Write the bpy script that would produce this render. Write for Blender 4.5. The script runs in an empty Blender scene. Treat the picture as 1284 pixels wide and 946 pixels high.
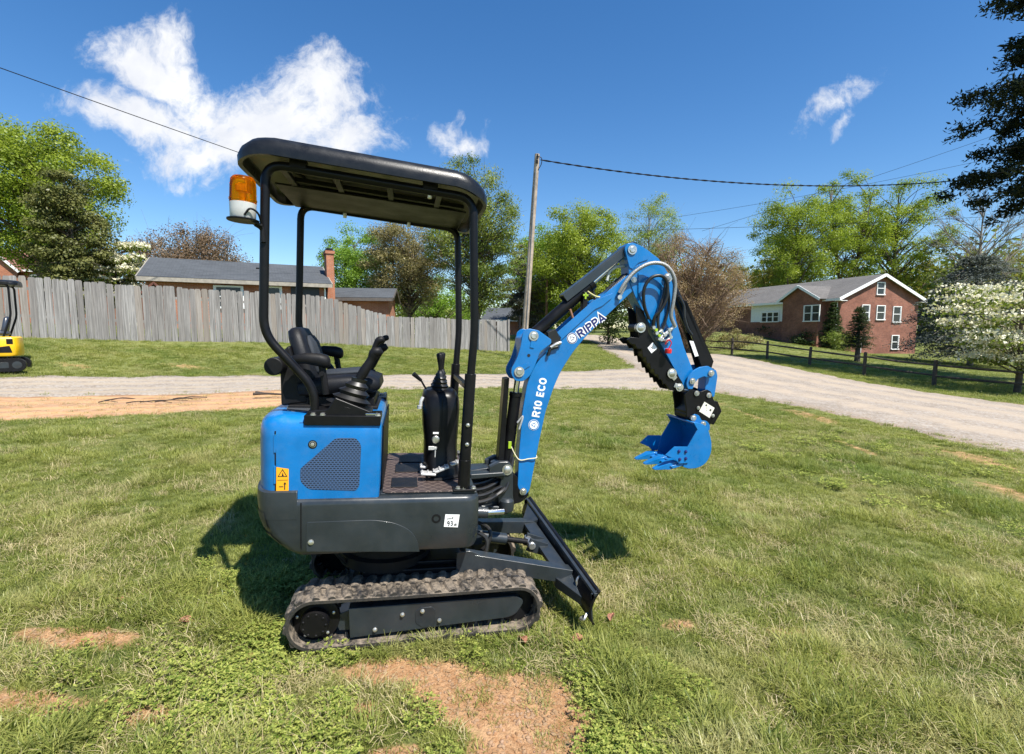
import bpy, bmesh, math, random
import numpy as np
from mathutils import Vector, Matrix, noise as mnoise

scene = bpy.context.scene
COL = scene.collection
R = math.radians
rng = np.random.default_rng(7)
random.seed(7)

# ------------------------------------------------------------------ camera
cam_d = bpy.data.cameras.new("camera")
cam_d.sensor_width = 36.0
cam_d.lens = 36.0 * 620.0 / 1284.0
cam_d.clip_start = 0.05
cam_d.clip_end = 3000.0
cam = bpy.data.objects.new("camera", cam_d)
COL.objects.link(cam)
cam.location = (0.0, 0.0, 1.45)
cam.rotation_euler = (R(90.0) - math.atan(58.0 / 620.0), 0.0, 0.0)
scene.camera = cam

# ------------------------------------------------------------------ light
SUN_TO = Vector((0.437, -0.484, 1.0)).normalized()
sun_el = math.asin(SUN_TO.z)
sun_az = math.atan2(SUN_TO.x, SUN_TO.y)
sd = bpy.data.lights.new("sun", 'SUN')
sd.energy = 4.9
sd.angle = R(0.53)
sd.color = (1.0, 0.955, 0.88)
sun = bpy.data.objects.new("sun", sd)
COL.objects.link(sun)
sun.location = SUN_TO * 50.0
sun.rotation_euler = (-SUN_TO).to_track_quat('-Z', 'Y').to_euler()

scene.view_settings.view_transform = 'Standard'
scene.view_settings.look = 'None'
scene.view_settings.exposure = 0.80
scene.view_settings.gamma = 1.0
scene.view_settings.use_curve_mapping = False
scene.cycles.max_bounces = 6
scene.cycles.transparent_max_bounces = 8


class NT:
    """small helper to wire shader nodes"""
    def __init__(self, tree):
        self.t = tree
        self.n = tree.nodes
        self.l = tree.links

    def add(self, typ, **kw):
        nd = self.n.new(typ)
        for k, v in kw.items():
            setattr(nd, k, v)
        return nd

    def put(self, nd, key, val):
        s = nd.inputs[key]
        if isinstance(val, bpy.types.NodeSocket):
            self.l.new(val, s)
        else:
            s.default_value = val
        return nd

    def math(self, op, a, b=None, c=None, clamp=False):
        nd = self.add('ShaderNodeMath', operation=op, use_clamp=clamp)
        self.put(nd, 0, a)
        if b is not None:
            self.put(nd, 1, b)
        if c is not None:
            self.put(nd, 2, c)
        return nd.outputs[0]

    def vmath(self, op, a, b=None):
        nd = self.add('ShaderNodeVectorMath', operation=op)
        self.put(nd, 0, a)
        if b is not None:
            self.put(nd, 1, b)
        return nd.outputs['Value'] if op in ('LENGTH', 'DOT_PRODUCT', 'DISTANCE') else nd.outputs[0]

    def mix(self, fac, a, b, blend='MIX'):
        nd = self.add('ShaderNodeMix', data_type='RGBA', blend_type=blend)
        self.put(nd, 'Factor', fac)
        for key, v in ((6, a), (7, b)):
            if not isinstance(v, bpy.types.NodeSocket) and len(v) == 3:
                v = (*v, 1.0)
            self.put(nd, key, v)
        return nd.outputs[2]

    def noise(self, vec, scale, detail=4.0, rough=0.55, dist=0.0):
        nd = self.add('ShaderNodeTexNoise')
        if vec is not None:
            self.l.new(vec, nd.inputs['Vector'])
        nd.inputs['Scale'].default_value = scale
        nd.inputs['Detail'].default_value = detail
        nd.inputs['Roughness'].default_value = rough
        nd.inputs['Distortion'].default_value = dist
        return nd.outputs['Fac']

    def smooth(self, v, lo, hi, a=0.0, b=1.0):
        nd = self.add('ShaderNodeMapRange', interpolation_type='SMOOTHSTEP')
        self.put(nd, 'Value', v)
        self.put(nd, 'From Min', lo)
        self.put(nd, 'From Max', hi)
        self.put(nd, 'To Min', a)
        self.put(nd, 'To Max', b)
        return nd.outputs[0]


# ------------------------------------------------------------------ sky with its clouds
world = bpy.data.worlds.new("World")
scene.world = world
world.use_nodes = True
w = NT(world.node_tree)
w.n.clear()
w_out = w.add('ShaderNodeOutputWorld')
w_bg = w.add('ShaderNodeBackground')
w_bg.inputs['Strength'].default_value = 0.098
w.l.new(w_bg.outputs[0], w_out.inputs['Surface'])
sky = w.add('ShaderNodeTexSky', sky_type='NISHITA')
sky.sun_disc = False
sky.sun_elevation = sun_el
sky.sun_rotation = sun_az
sky.altitude = 200.0
sky.air_density = 1.0
sky.dust_density = 0.15
sky.ozone_density = 2.2
hsv = w.add('ShaderNodeHueSaturation')
hsv.inputs['Saturation'].default_value = 1.30
hsv.inputs['Hue'].default_value = 0.503
hsv.inputs['Value'].default_value = 1.0
w.l.new(sky.outputs[0], hsv.inputs['Color'])
tc = w.add('ShaderNodeTexCoord')
sep = w.add('ShaderNodeSeparateXYZ')
w.l.new(tc.outputs['Generated'], sep.inputs[0])
yy = w.math('MAXIMUM', sep.outputs['Y'], 0.05)
cu = w.math('DIVIDE', sep.outputs['X'], yy)
cv = w.math('DIVIDE', sep.outputs['Z'], yy)
comb = w.add('ShaderNodeCombineXYZ')
w.l.new(cu, comb.inputs[0])
w.l.new(cv, comb.inputs[1])
flat = comb.outputs[0]
wn = w.add('ShaderNodeTexNoise')
w.l.new(flat, wn.inputs['Vector'])
wn.inputs['Scale'].default_value = 5.0
wn.inputs['Detail'].default_value = 5.0
wofs = w.vmath('SUBTRACT', wn.outputs['Color'], (0.5, 0.5, 0.5))
wsc = w.add('ShaderNodeVectorMath', operation='SCALE')
w.l.new(wofs, wsc.inputs[0])
wsc.inputs['Scale'].default_value = 0.16
warped = w.vmath('ADD', flat, wsc.outputs[0])
# (azimuth tangent, elevation tangent, half width, half height, tilt, weight)
CLOUDS = [
    (-0.4904, 0.3927, 0.2581, 0.1097, 10, 1),
    (-0.3793, 0.4664, 0.1210, 0.1000, 30, 1),
    (-0.6920, 0.4985, 0.1581, 0.0581, -22, 1),
    (-0.6664, 0.5390, 0.0613, 0.0581, -0, 0.8),
    (-0.6982, 0.4076, 0.2016, 0.0548, -14, 1),
    (-0.5702, 0.3480, 0.1774, 0.0548, -6, 1),
    (-0.5860, 0.4253, 0.1065, 0.0645, -0, 0.85),
    (-0.3282, 0.3853, 0.1097, 0.0710, -0, 1),
    (-0.0962, 0.3600, 0.0645, 0.0226, 10, 0.62),
    (-0.1333, 0.3749, 0.0323, 0.0258, 50, 0.55),
    (0.6233, 0.4194, 0.0935, 0.0323, 30, 0.62),
    (0.6382, 0.3779, 0.0484, 0.0161, 55, 0.5),
]
dens = None
for (u0, v0, ru, rv, ang, wt) in CLOUDS:
    mp = w.add('ShaderNodeMapping', vector_type='TEXTURE')
    w.l.new(warped, mp.inputs['Vector'])
    mp.inputs['Location'].default_value = (u0, v0, 0)
    mp.inputs['Rotation'].default_value = (0, 0, R(ang))
    mp.inputs['Scale'].default_value = (ru, rv, 1)
    ln = w.vmath('LENGTH', mp.outputs[0])
    d = w.math('MULTIPLY', w.math('SUBTRACT', 1.0, w.math('POWER', ln, 1.6)), wt)
    dens = d if dens is None else w.math('SMOOTH_MAX', dens, d, 0.15)
fb = w.noise(flat, 9.0, 9.0, 0.6, 0.3)
fb2 = w.noise(warped, 34.0, 8.0, 0.68)
dd = w.math('ADD', dens, w.math('MULTIPLY', w.math('SUBTRACT', fb, 0.50), 1.5))
dd = w.math('ADD', dd, w.math('MULTIPLY', w.math('SUBTRACT', fb2, 0.5), 1.35))
cmask = w.smooth(dd, -0.06, 0.92)
front = w.math('GREATER_THAN', sep.outputs['Y'], 0.06)
up = w.math('GREATER_THAN', sep.outputs['Z'], 0.0)
cmask = w.math('MULTIPLY', w.math('MULTIPLY', cmask, front), up)
lump = w.noise(warped, 7.0, 6.0, 0.55)
ccol = w.mix(w.smooth(lump, 0.3, 0.75), (4.9, 5.1, 5.6), (6.7, 6.7, 6.65))
scol = w.mix(cmask, hsv.outputs[0], ccol)
w.l.new(scol, w_bg.inputs['Color'])


# ------------------------------------------------------------------ materials
MAT = {}

def new_mat(name):
    m = bpy.data.materials.new(name)
    m.use_nodes = True
    n = NT(m.node_tree)
    p = n.n['Principled BSDF']
    MAT[name] = m
    return m, n, p


def rgba(c):
    return (*c, 1.0)


def plain(name, c, rough=0.5, metal=0.0, coat=0.0, dust=0.0, dust_c=(0.30, 0.24, 0.17), var=0.15,
          scale=6.0, bump=0.0, bscale=80.0, spec=0.5):
    m, n, p = new_mat(name)
    g = n.add('ShaderNodeTexCoord').outputs['Object']
    f = n.noise(g, scale, 6.0, 0.6)
    lo = tuple(x * (1 - var) for x in c)
    hi = tuple(min(1, x * (1 + var)) for x in c)
    col = n.mix(n.smooth(f, 0.3, 0.7), lo, hi)
    rg = n.smooth(f, 0.25, 0.75, max(0.02, rough - 0.07), min(1, rough + 0.09))
    if dust > 0:
        f2 = n.noise(g, scale * 3.1, 8.0, 0.68)
        geo = n.add('ShaderNodeNewGeometry')
        sepn = n.add('ShaderNodeSeparateXYZ')
        n.l.new(geo.outputs['Normal'], sepn.inputs[0])
        upw = n.smooth(sepn.outputs['Z'], -0.2, 1.0, 0.35, 1.0)
        df = n.math('MULTIPLY', n.smooth(f2, 0.42, 0.78, 0.0, dust), upw)
        col = n.mix(df, col, dust_c)
        rg = n.math('ADD', rg, n.math('MULTIPLY', df, 0.5), clamp=True)
    n.l.new(col, p.inputs['Base Color'])
    n.l.new(rg, p.inputs['Roughness'])
    p.inputs['Metallic'].default_value = metal
    p.inputs['Coat Weight'].default_value = coat
    p.inputs['Coat Roughness'].default_value = 0.08
    p.inputs['Specular IOR Level'].default_value = spec
    if bump > 0:
        b = n.add('ShaderNodeBump')
        b.inputs['Strength'].default_value = bump
        b.inputs['Distance'].default_value = 0.004
        n.l.new(n.noise(g, bscale, 3.0, 0.6), b.inputs['Height'])
        n.l.new(b.outputs[0], p.inputs['Normal'])
    return m


BLUE = plain("blue_paint", (0.001, 0.148, 0.42), 0.31, coat=0.25, dust=0.15, var=0.10, bump=0.05, bscale=30)
DGREY = plain("charcoal_paint", (0.021, 0.027, 0.032), 0.33, coat=0.15, dust=0.07, bump=0.05, bscale=60)
BLACKP = plain("black_paint", (0.006, 0.006, 0.007), 0.33, coat=0.0, spec=0.22, dust=0.03, bump=0.04, bscale=60)
BLACKM = plain("black_plastic", (0.008, 0.008, 0.009), 0.48, spec=0.2, dust=0.04, bump=0.15, bscale=220)
ROOFP = plain("black_roof_plastic", (0.010, 0.011, 0.013), 0.33, spec=0.30, dust=0.08, dust_c=(0.20, 0.20, 0.20), scale=9, bump=0.15, bscale=160)
LINER = plain("grey_roof_lining", (0.24, 0.225, 0.205), 0.75, dust=0.2)
VINYL = plain("black_vinyl", (0.008, 0.009, 0.012), 0.48, spec=0.25, dust=0.03, bump=0.25, bscale=300)
RUBBER = plain("bellows_rubber", (0.009, 0.009, 0.009), 0.42, dust=0.03)
STEEL = plain("zinc_steel", (0.58, 0.57, 0.54), 0.33, metal=0.85, var=0.2, scale=30)
CHROME = plain("chrome_rod", (0.72, 0.72, 0.72), 0.14, metal=1.0, var=0.05)
ALU = plain("cast_aluminium", (0.62, 0.61, 0.59), 0.45, metal=0.5, bump=0.3, bscale=120)
WHITEP = plain("white_plastic", (0.52, 0.52, 0.50), 0.4, dust=0.2)
WHITE = plain("white_print", (0.82, 0.82, 0.80), 0.45, var=0.03)
NAVY = plain("navy_print", (0.012, 0.016, 0.12), 0.4, var=0.03)
BLACKINK = plain("black_print", (0.012, 0.012, 0.012), 0.5, var=0.03)
ORANGESTK = plain("amber_sticker", (0.85, 0.38, 0.012), 0.4, var=0.04)
RED = plain("red_cap_plastic", (0.62, 0.015, 0.02), 0.35, var=0.1)
GREENP = plain("green_cap_plastic", (0.30, 0.45, 0.02), 0.4, var=0.1)
HOSE = plain("black_hose", (0.012, 0.012, 0.012), 0.38, dust=0.1)
YELLOW = plain("yellow_paint", (0.80, 0.48, 0.004), 0.33, coat=0.3, dust=0.1, var=0.06)
WOODDARK = plain("weathered_rail_wood", (0.075, 0.058, 0.045), 0.85, var=0.4, scale=9, bump=0.8, bscale=60)
WHITETRIM = plain("white_trim_paint", (0.80, 0.80, 0.78), 0.5, var=0.04)
SIDING = plain("white_siding", (0.72, 0.74, 0.74), 0.55, var=0.06)
POLEWOOD = plain("grey_pole_wood", (0.33, 0.27, 0.21), 0.85, var=0.3, scale=4, bump=0.6, bscale=25)
POLEBROWN = plain("brown_pole_wood", (0.15, 0.085, 0.05), 0.85, var=0.3, scale=4)
BARK = plain("tree_bark", (0.10, 0.078, 0.058), 0.9, var=0.4, scale=5, bump=0.8, bscale=18)
BARKG = plain("grey_bark", (0.20, 0.175, 0.145), 0.9, var=0.35, scale=5, bump=0.8, bscale=18)
RUST = plain("rust_brown_shingle", (0.12, 0.042, 0.025), 0.8, var=0.3, scale=10)
DARKGLASS = plain("dark_window_glass", (0.02, 0.026, 0.032), 0.08, var=0.1, spec=0.35)
SHUTTER = plain("black_shutter_paint", (0.02, 0.022, 0.024), 0.5)
DEADLEAF = plain("dead_leaf", (0.30, 0.13, 0.075), 0.7, var=0.4, scale=60)
WIREM = plain("wire_insulation", (0.02, 0.02, 0.022), 0.95, spec=0.1)
TARP = plain("grey_metal_sheet", (0.15, 0.16, 0.17), 0.5)


def mat_track():
    m, n, p = new_mat("muddy_track_rubber")
    g = n.add('ShaderNodeTexCoord').outputs['Object']
    f = n.noise(g, 9.0, 8.0, 0.7)
    f2 = n.noise(g, 45.0, 6.0, 0.7)
    geo = n.add('ShaderNodeNewGeometry')
    sp = n.add('ShaderNodeSeparateXYZ')
    n.l.new(geo.outputs['Normal'], sp.inputs[0])
    side = n.smooth(n.math('ABSOLUTE', sp.outputs['Y']), 0.5, 0.95, 1.0, 0.12)
    d = n.math('MULTIPLY', n.smooth(n.math('ADD', n.math('MULTIPLY', f, 0.6), n.math('MULTIPLY', f2, 0.4)), 0.40, 0.60), side)
    mud = n.mix(f2, (0.16, 0.135, 0.11), (0.42, 0.33, 0.23))
    n.l.new(n.mix(n.math('MULTIPLY', d, 0.72), (0.024, 0.023, 0.022), mud), p.inputs['Base Color'])
    n.l.new(n.smooth(d, 0, 1, 0.5, 0.9), p.inputs['Roughness'])
    b = n.add('ShaderNodeBump')
    b.inputs['Strength'].default_value = 0.5
    b.inputs['Distance'].default_value = 0.006
    n.l.new(f2, b.inputs['Height'])
    n.l.new(b.outputs[0], p.inputs['Normal'])
    return m


TRACKM = mat_track()


def mat_grille(name, base, dark, sx, sz):
    m, n, p = new_mat(name)
    g = n.add('ShaderNodeTexCoord').outputs['Object']
    mp = n.add('ShaderNodeMapping')
    mp.inputs['Rotation'].default_value = (R(90), 0, 0)
    n.l.new(g, mp.inputs['Vector'])
    br = n.add('ShaderNodeTexBrick')
    n.l.new(mp.outputs[0], br.inputs['Vector'])
    br.inputs['Color1'].default_value = rgba(dark)
    br.inputs['Color2'].default_value = rgba(dark)
    br.inputs['Mortar'].default_value = rgba(base)
    br.inputs['Scale'].default_value = 1.0
    br.inputs['Mortar Size'].default_value = 0.0034
    br.inputs['Mortar Smooth'].default_value = 0.1
    br.inputs['Brick Width'].default_value = sx
    br.inputs['Row Height'].default_value = sz
    n.l.new(br.outputs['Color'], p.inputs['Base Color'])
    p.inputs['Roughness'].default_value = 0.45
    b = n.add('ShaderNodeBump')
    b.inputs['Strength'].default_value = 1.0
    b.inputs['Distance'].default_value = 0.004
    n.l.new(br.outputs['Fac'], b.inputs['Height'])
    n.l.new(b.outputs[0], p.inputs['Normal'])
    return m


GRILLE = mat_grille("perforated_grille", (0.045, 0.085, 0.17), (0.004, 0.004, 0.005), 0.017, 0.0105)
VENTM = mat_grille("black_vent_mesh", (0.035, 0.037, 0.04), (0.004, 0.004, 0.004), 0.012, 0.008)


def mat_diamond():
    m, n, p = new_mat("quilted_floor_mat")
    g = n.add('ShaderNodeTexCoord').outputs['Object']
    mp = n.add('ShaderNodeMapping')
    mp.inputs['Rotation'].default_value = (0, 0, R(45))
    n.l.new(g, mp.inputs['Vector'])
    br = n.add('ShaderNodeTexBrick')
    br.offset = 0.0
    n.l.new(mp.outputs[0], br.inputs['Vector'])
    br.inputs['Color1'].default_value = (0.055, 0.038, 0.034, 1)
    br.inputs['Color2'].default_value = (0.046, 0.032, 0.029, 1)
    br.inputs['Mortar'].default_value = (0.16, 0.12, 0.10, 1)
    br.inputs['Scale'].default_value = 1.0
    br.inputs['Mortar Size'].default_value = 0.0022
    br.inputs['Brick Width'].default_value = 0.042
    br.inputs['Row Height'].default_value = 0.042
    n.l.new(br.outputs['Color'], p.inputs['Base Color'])
    p.inputs['Roughness'].default_value = 0.55
    return m


MATM = mat_diamond()


def mat_lens():
    m, n, p = new_mat("amber_lens")
    p.inputs['Base Color'].default_value = (1.0, 0.24, 0.0, 1)
    p.inputs['Roughness'].default_value = 0.08
    p.inputs['Transmission Weight'].default_value = 0.92
    p.inputs['IOR'].default_value = 1.12
    return m


LENS = mat_lens()


def mat_soil(name, a, b, scale, stones=0.0):
    m, n, p = new_mat(name)
    g = n.add('ShaderNodeNewGeometry').outputs['Position']
    f = n.noise(g, 0.55, 6.0, 0.65)
    f2 = n.noise(g, scale, 8.0, 0.72)
    col = n.mix(n.smooth(n.math('ADD', n.math('MULTIPLY', f, 0.5), n.math('MULTIPLY', f2, 0.5)), 0.36, 0.66), a, b)
    h = f2
    if stones > 0:
        v = n.add('ShaderNodeTexVoronoi')
        n.l.new(g, v.inputs['Vector'])
        v.inputs['Scale'].default_value = 28.0
        sc = n.add('ShaderNodeSeparateColor')
        n.l.new(v.outputs['Color'], sc.inputs[0])
        col = n.mix(n.math('MULTIPLY', sc.outputs[0], stones), col, (0.55, 0.52, 0.48))
        col = n.mix(n.math('MULTIPLY', sc.outputs[1], stones * 0.7), col, (0.10, 0.09, 0.085))
        h = n.math('SUBTRACT', f2, n.math('MULTIPLY', v.outputs['Distance'], 0.6))
        ac = n.add('ShaderNodeAttribute', attribute_name='across').outputs['Fac']
        ac = n.math('ADD', ac, n.math('MULTIPLY', n.math('SUBTRACT', n.noise(g, 0.8, 3.0), 0.5), 0.10))
        ruts = None
        for c0 in (0.24, 0.40, 0.62, 0.78):
            r1 = n.smooth(n.math('ABSOLUTE', n.math('SUBTRACT', ac, c0)), 0.02, 0.07, 1.0, 0.0)
            ruts = r1 if ruts is None else n.math('MAXIMUM', ruts, r1)
        ruts = n.math('MULTIPLY', ruts, n.smooth(n.noise(g, 1.7, 4.0), 0.3, 0.6, 0.25, 0.8))
        col = n.mix(ruts, col, n.mix(f2, tuple(x * 1.25 for x in b), tuple(x * 1.0 for x in b)))
        edge = n.smooth(n.math('ABSOLUTE', n.math('SUBTRACT', ac, 0.5)), 0.36, 0.5, 0.0, 0.75)
        col = n.mix(n.math('MULTIPLY', edge, n.smooth(f2, 0.35, 0.6)), col, (0.24, 0.16, 0.085))
    n.l.new(col, p.inputs['Base Color'])
    p.inputs['Roughness'].default_value = 0.95
    p.inputs['Specular IOR Level'].default_value = 0.15
    bb = n.add('ShaderNodeBump')
    bb.inputs['Strength'].default_value = 0.6
    bb.inputs['Distance'].default_value = 0.02
    n.l.new(h, bb.inputs['Height'])
    n.l.new(bb.outputs[0], p.inputs['Normal'])
    return m


SOIL = mat_soil("orange_clay", (0.31, 0.15, 0.062), (0.50, 0.29, 0.14), 6.0, 0.22)
GRAVEL = mat_soil("grey_gravel", (0.235, 0.178, 0.120), (0.37, 0.30, 0.225), 2.2, 0.55)
GRAVEL2 = mat_soil("pale_gravel", (0.225, 0.172, 0.118), (0.35, 0.285, 0.21), 2.2, 0.55)


def mat_ground():
    m, n, p = new_mat("lawn_ground")
    g = n.add('ShaderNodeNewGeometry').outputs['Position']
    f = n.noise(g, 0.5, 5.0, 0.6)
    f2 = n.noise(g, 7.0, 8.0, 0.7)
    f3 = n.noise(g, 45.0, 6.0, 0.7)
    mixf = n.math('ADD', n.math('MULTIPLY', f, 0.45), n.math('ADD', n.math('MULTIPLY', f2, 0.3), n.math('MULTIPLY', f3, 0.25)))
    green = n.mix(n.smooth(mixf, 0.38, 0.60), (0.075, 0.105, 0.024), (0.20, 0.21, 0.07))
    green = n.mix(n.smooth(f3, 0.56, 0.78, 0, 0.6), green, (0.40, 0.33, 0.18))
    at = n.add('ShaderNodeAttribute', attribute_name='bare')
    bf = n.smooth(n.math('ADD', at.outputs['Fac'], n.math('MULTIPLY', n.math('SUBTRACT', f2, 0.5), 0.8)), 0.3, 0.62)
    soil = n.mix(n.smooth(n.math('ADD', n.math('MULTIPLY', f3, 0.55), n.math('MULTIPLY', f2, 0.45)), 0.38, 0.62), (0.33, 0.17, 0.078), (0.55, 0.335, 0.178))
    n.l.new(n.mix(bf, green, soil), p.inputs['Base Color'])
    p.inputs['Roughness'].default_value = 0.95
    p.inputs['Specular IOR Level'].default_value = 0.1
    bb = n.add('ShaderNodeBump')
    bb.inputs['Strength'].default_value = 0.8
    bb.inputs['Distance'].default_value = 0.03
    n.l.new(f3, bb.inputs['Height'])
    n.l.new(bb.outputs[0], p.inputs['Normal'])
    return m


GROUNDM = mat_ground()


def mat_leaf(name, lo, hi, trans=0.35, pos_scale=0.0, extra=None, gloss=0.015):
    """leaf or blade: colour between lo and hi by the per-leaf 'tint', part of the light passes through"""
    m = bpy.data.materials.new(name)
    m.use_nodes = True
    n = NT(m.node_tree)
    n.n.clear()
    out = n.add('ShaderNodeOutputMaterial')
    at = n.add('ShaderNodeAttribute', attribute_name='tint')
    t = at.outputs['Fac']
    if pos_scale > 0:
        g = n.add('ShaderNodeNewGeometry').outputs['Position']
        t = n.math('ADD', n.math('MULTIPLY', t, 0.70), n.math('MULTIPLY', n.smooth(n.noise(g, pos_scale, 4.0, 0.6), 0.32, 0.68), 0.32))
    col = n.mix(t, lo, hi)
    if extra:
        g = n.add('ShaderNodeNewGeometry').outputs['Position']
        for (c, sc, a, b, amt) in extra:
            col = n.mix(n.smooth(n.noise(g, sc, 5.0, 0.62), a, b, 0, amt), col, c)
    dif = n.add('ShaderNodeBsdfDiffuse')
    tr = n.add('ShaderNodeBsdfTranslucent')
    gl = n.add('ShaderNodeBsdfGlossy')
    gl.inputs['Roughness'].default_value = 0.38
    n.l.new(col, dif.inputs['Color'])
    n.l.new(n.mix(0.5, col, n.mix(1.0, col, (1.5, 1.6, 0.6), 'MULTIPLY')), tr.inputs['Color'])
    ms = n.add('ShaderNodeMixShader')
    ms.inputs[0].default_value = trans
    n.l.new(dif.outputs[0], ms.inputs[1])
    n.l.new(tr.outputs[0], ms.inputs[2])
    ms2 = n.add('ShaderNodeMixShader')
    ms2.inputs[0].default_value = gloss
    n.l.new(ms.outputs[0], ms2.inputs[1])
    n.l.new(gl.outputs[0], ms2.inputs[2])
    n.l.new(ms2.outputs[0], out.inputs['Surface'])
    MAT[name] = m
    return m


GRASSM = mat_leaf("grass_blades", (0.070, 0.118, 0.016), (0.43, 0.43, 0.12), 0.38, 0.9,
                  [((0.50, 0.45, 0.22), 1.7, 0.48, 0.68, 0.64), ((0.09, 0.19, 0.026), 0.7, 0.50, 0.70, 0.50)], gloss=0.018)
STRAWM = mat_leaf("dry_straw", (0.36, 0.29, 0.14), (0.60, 0.52, 0.30), 0.2)
WEEDM = mat_leaf("chickweed_leaves", (0.09, 0.15, 0.020), (0.42, 0.44, 0.11), 0.3)


def mat_brick(name, c1, c2, mortar, rot=None):
    m, n, p = new_mat(name)
    g = n.add('ShaderNodeTexCoord').outputs['UV']
    br = n.add('ShaderNodeTexBrick')
    n.l.new(g, br.inputs['Vector'])
    br.inputs['Color1'].default_value = rgba(c1)
    br.inputs['Color2'].default_value = rgba(c2)
    br.inputs['Mortar'].default_value = rgba(mortar)
    br.inputs['Scale'].default_value = 1.0
    br.inputs['Mortar Size'].default_value = 0.008
    br.inputs['Brick Width'].default_value = 0.22
    br.inputs['Row Height'].default_value = 0.075
    f = n.noise(g, 0.5, 6.0, 0.7)
    fv = n.noise(g, 3.0, 4.0, 0.7)
    col = n.mix(n.smooth(f, 0.35, 0.65, 0, 0.55), br.outputs['Color'], tuple(x * 0.5 for x in c1))
    col = n.mix(n.smooth(fv, 0.5, 0.8, 0, 0.4), col, tuple(min(1, x * 1.6) for x in c2))
    n.l.new(col, p.inputs['Base Color'])
    p.inputs['Roughness'].default_value = 0.9
    bb = n.add('ShaderNodeBump')
    bb.inputs['Strength'].default_value = 0.6
    bb.inputs['Distance'].default_value = 0.01
    bb.invert = True
    n.l.new(br.outputs['Fac'], bb.inputs['Height'])
    n.l.new(bb.outputs[0], p.inputs['Normal'])
    return m


BRICK_RED = mat_brick("red_brick", (0.205, 0.068, 0.042), (0.33, 0.122, 0.075), (0.26, 0.19, 0.15))
BRICK_ORANGE = mat_brick("orange_brick", (0.40, 0.125, 0.058), (0.46, 0.17, 0.085), (0.42, 0.32, 0.24))


def mat_shingle(name, c):
    m, n, p = new_mat(name)
    g = n.add('ShaderNodeTexCoord').outputs['UV']
    br = n.add('ShaderNodeTexBrick')
    n.l.new(g, br.inputs['Vector'])
    br.inputs['Color1'].default_value = rgba(tuple(x * 0.82 for x in c))
    br.inputs['Color2'].default_value = rgba(tuple(x * 1.18 for x in c))
    br.inputs['Mortar'].default_value = rgba(tuple(x * 0.5 for x in c))
    br.inputs['Scale'].default_value = 1.0
    br.inputs['Mortar Size'].default_value = 0.01
    br.inputs['Brick Width'].default_value = 0.32
    br.inputs['Row Height'].default_value = 0.14
    f = n.noise(g, 0.35, 6.0, 0.7)
    col = n.mix(n.smooth(f, 0.35, 0.7, 0, 0.4), br.outputs['Color'], tuple(x * 1.5 for x in c))
    n.l.new(col, p.inputs['Base Color'])
    p.inputs['Roughness'].default_value = 0.9
    return m


SHINGLE = mat_shingle("grey_shingles", (0.125, 0.117, 0.108))
SHINGLE_D = mat_shingle("dark_shingles", (0.062, 0.068, 0.074))
SHINGLE_R = mat_shingle("brown_shingles", (0.22, 0.10, 0.07))


def mat_fence(name, tone):
    m, n, p = new_mat(name)
    tcn = n.add('ShaderNodeTexCoord')
    oi = n.add('ShaderNodeObjectInfo')
    mp = n.add('ShaderNodeMapping')
    mp.inputs['Scale'].default_value = (14.0, 14.0, 0.9)
    n.l.new(tcn.outputs['Object'], mp.inputs['Vector'])
    ofs = n.add('ShaderNodeVectorMath', operation='SCALE')
    cx = n.add('ShaderNodeCombineXYZ')
    for k in range(3):
        n.l.new(oi.outputs['Random'], cx.inputs[k])
    n.l.new(cx.outputs[0], ofs.inputs[0])
    ofs.inputs['Scale'].default_value = 57.0
    v = n.vmath('ADD', mp.outputs[0], ofs.outputs[0])
    grain = n.noise(v, 2.2, 7.0, 0.68, 0.4)
    mp2 = n.add('ShaderNodeMapping')
    mp2.inputs['Scale'].default_value = (1.6, 1.6, 1.1)
    n.l.new(v, mp2.inputs['Vector'])
    blot = n.noise(v, 0.5, 5.0, 0.6)
    col = n.mix(n.smooth(grain, 0.32, 0.68), tuple(x * 0.52 for x in tone), tuple(x * 1.2 for x in tone))
    col = n.mix(n.smooth(blot, 0.50, 0.70, 0, 0.5), col, tuple(x * 0.45 for x in tone))
    col = n.mix(n.math('MULTIPLY', oi.outputs['Random'], 0.52), col, (tone[0] * 0.45, tone[1] * 0.42, tone[2] * 0.40))
    warm = n.math('GREATER_THAN', n.math('FRACT', n.math('MULTIPLY', oi.outputs['Random'], 13.7)), 0.86)
    col = n.mix(n.math('MULTIPLY', warm, 0.35), col, (0.27, 0.215, 0.16))
    n.l.new(col, p.inputs['Base Color'])
    p.inputs['Roughness'].default_value = 0.9
    p.inputs['Specular IOR Level'].default_value = 0.2
    bb = n.add('ShaderNodeBump')
    bb.inputs['Strength'].default_value = 0.7
    bb.inputs['Distance'].default_value = 0.008
    n.l.new(grain, bb.inputs['Height'])
    n.l.new(bb.outputs[0], p.inputs['Normal'])
    return m


FENCEM = mat_fence("weathered_fence_wood", (0.30, 0.288, 0.275))


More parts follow.
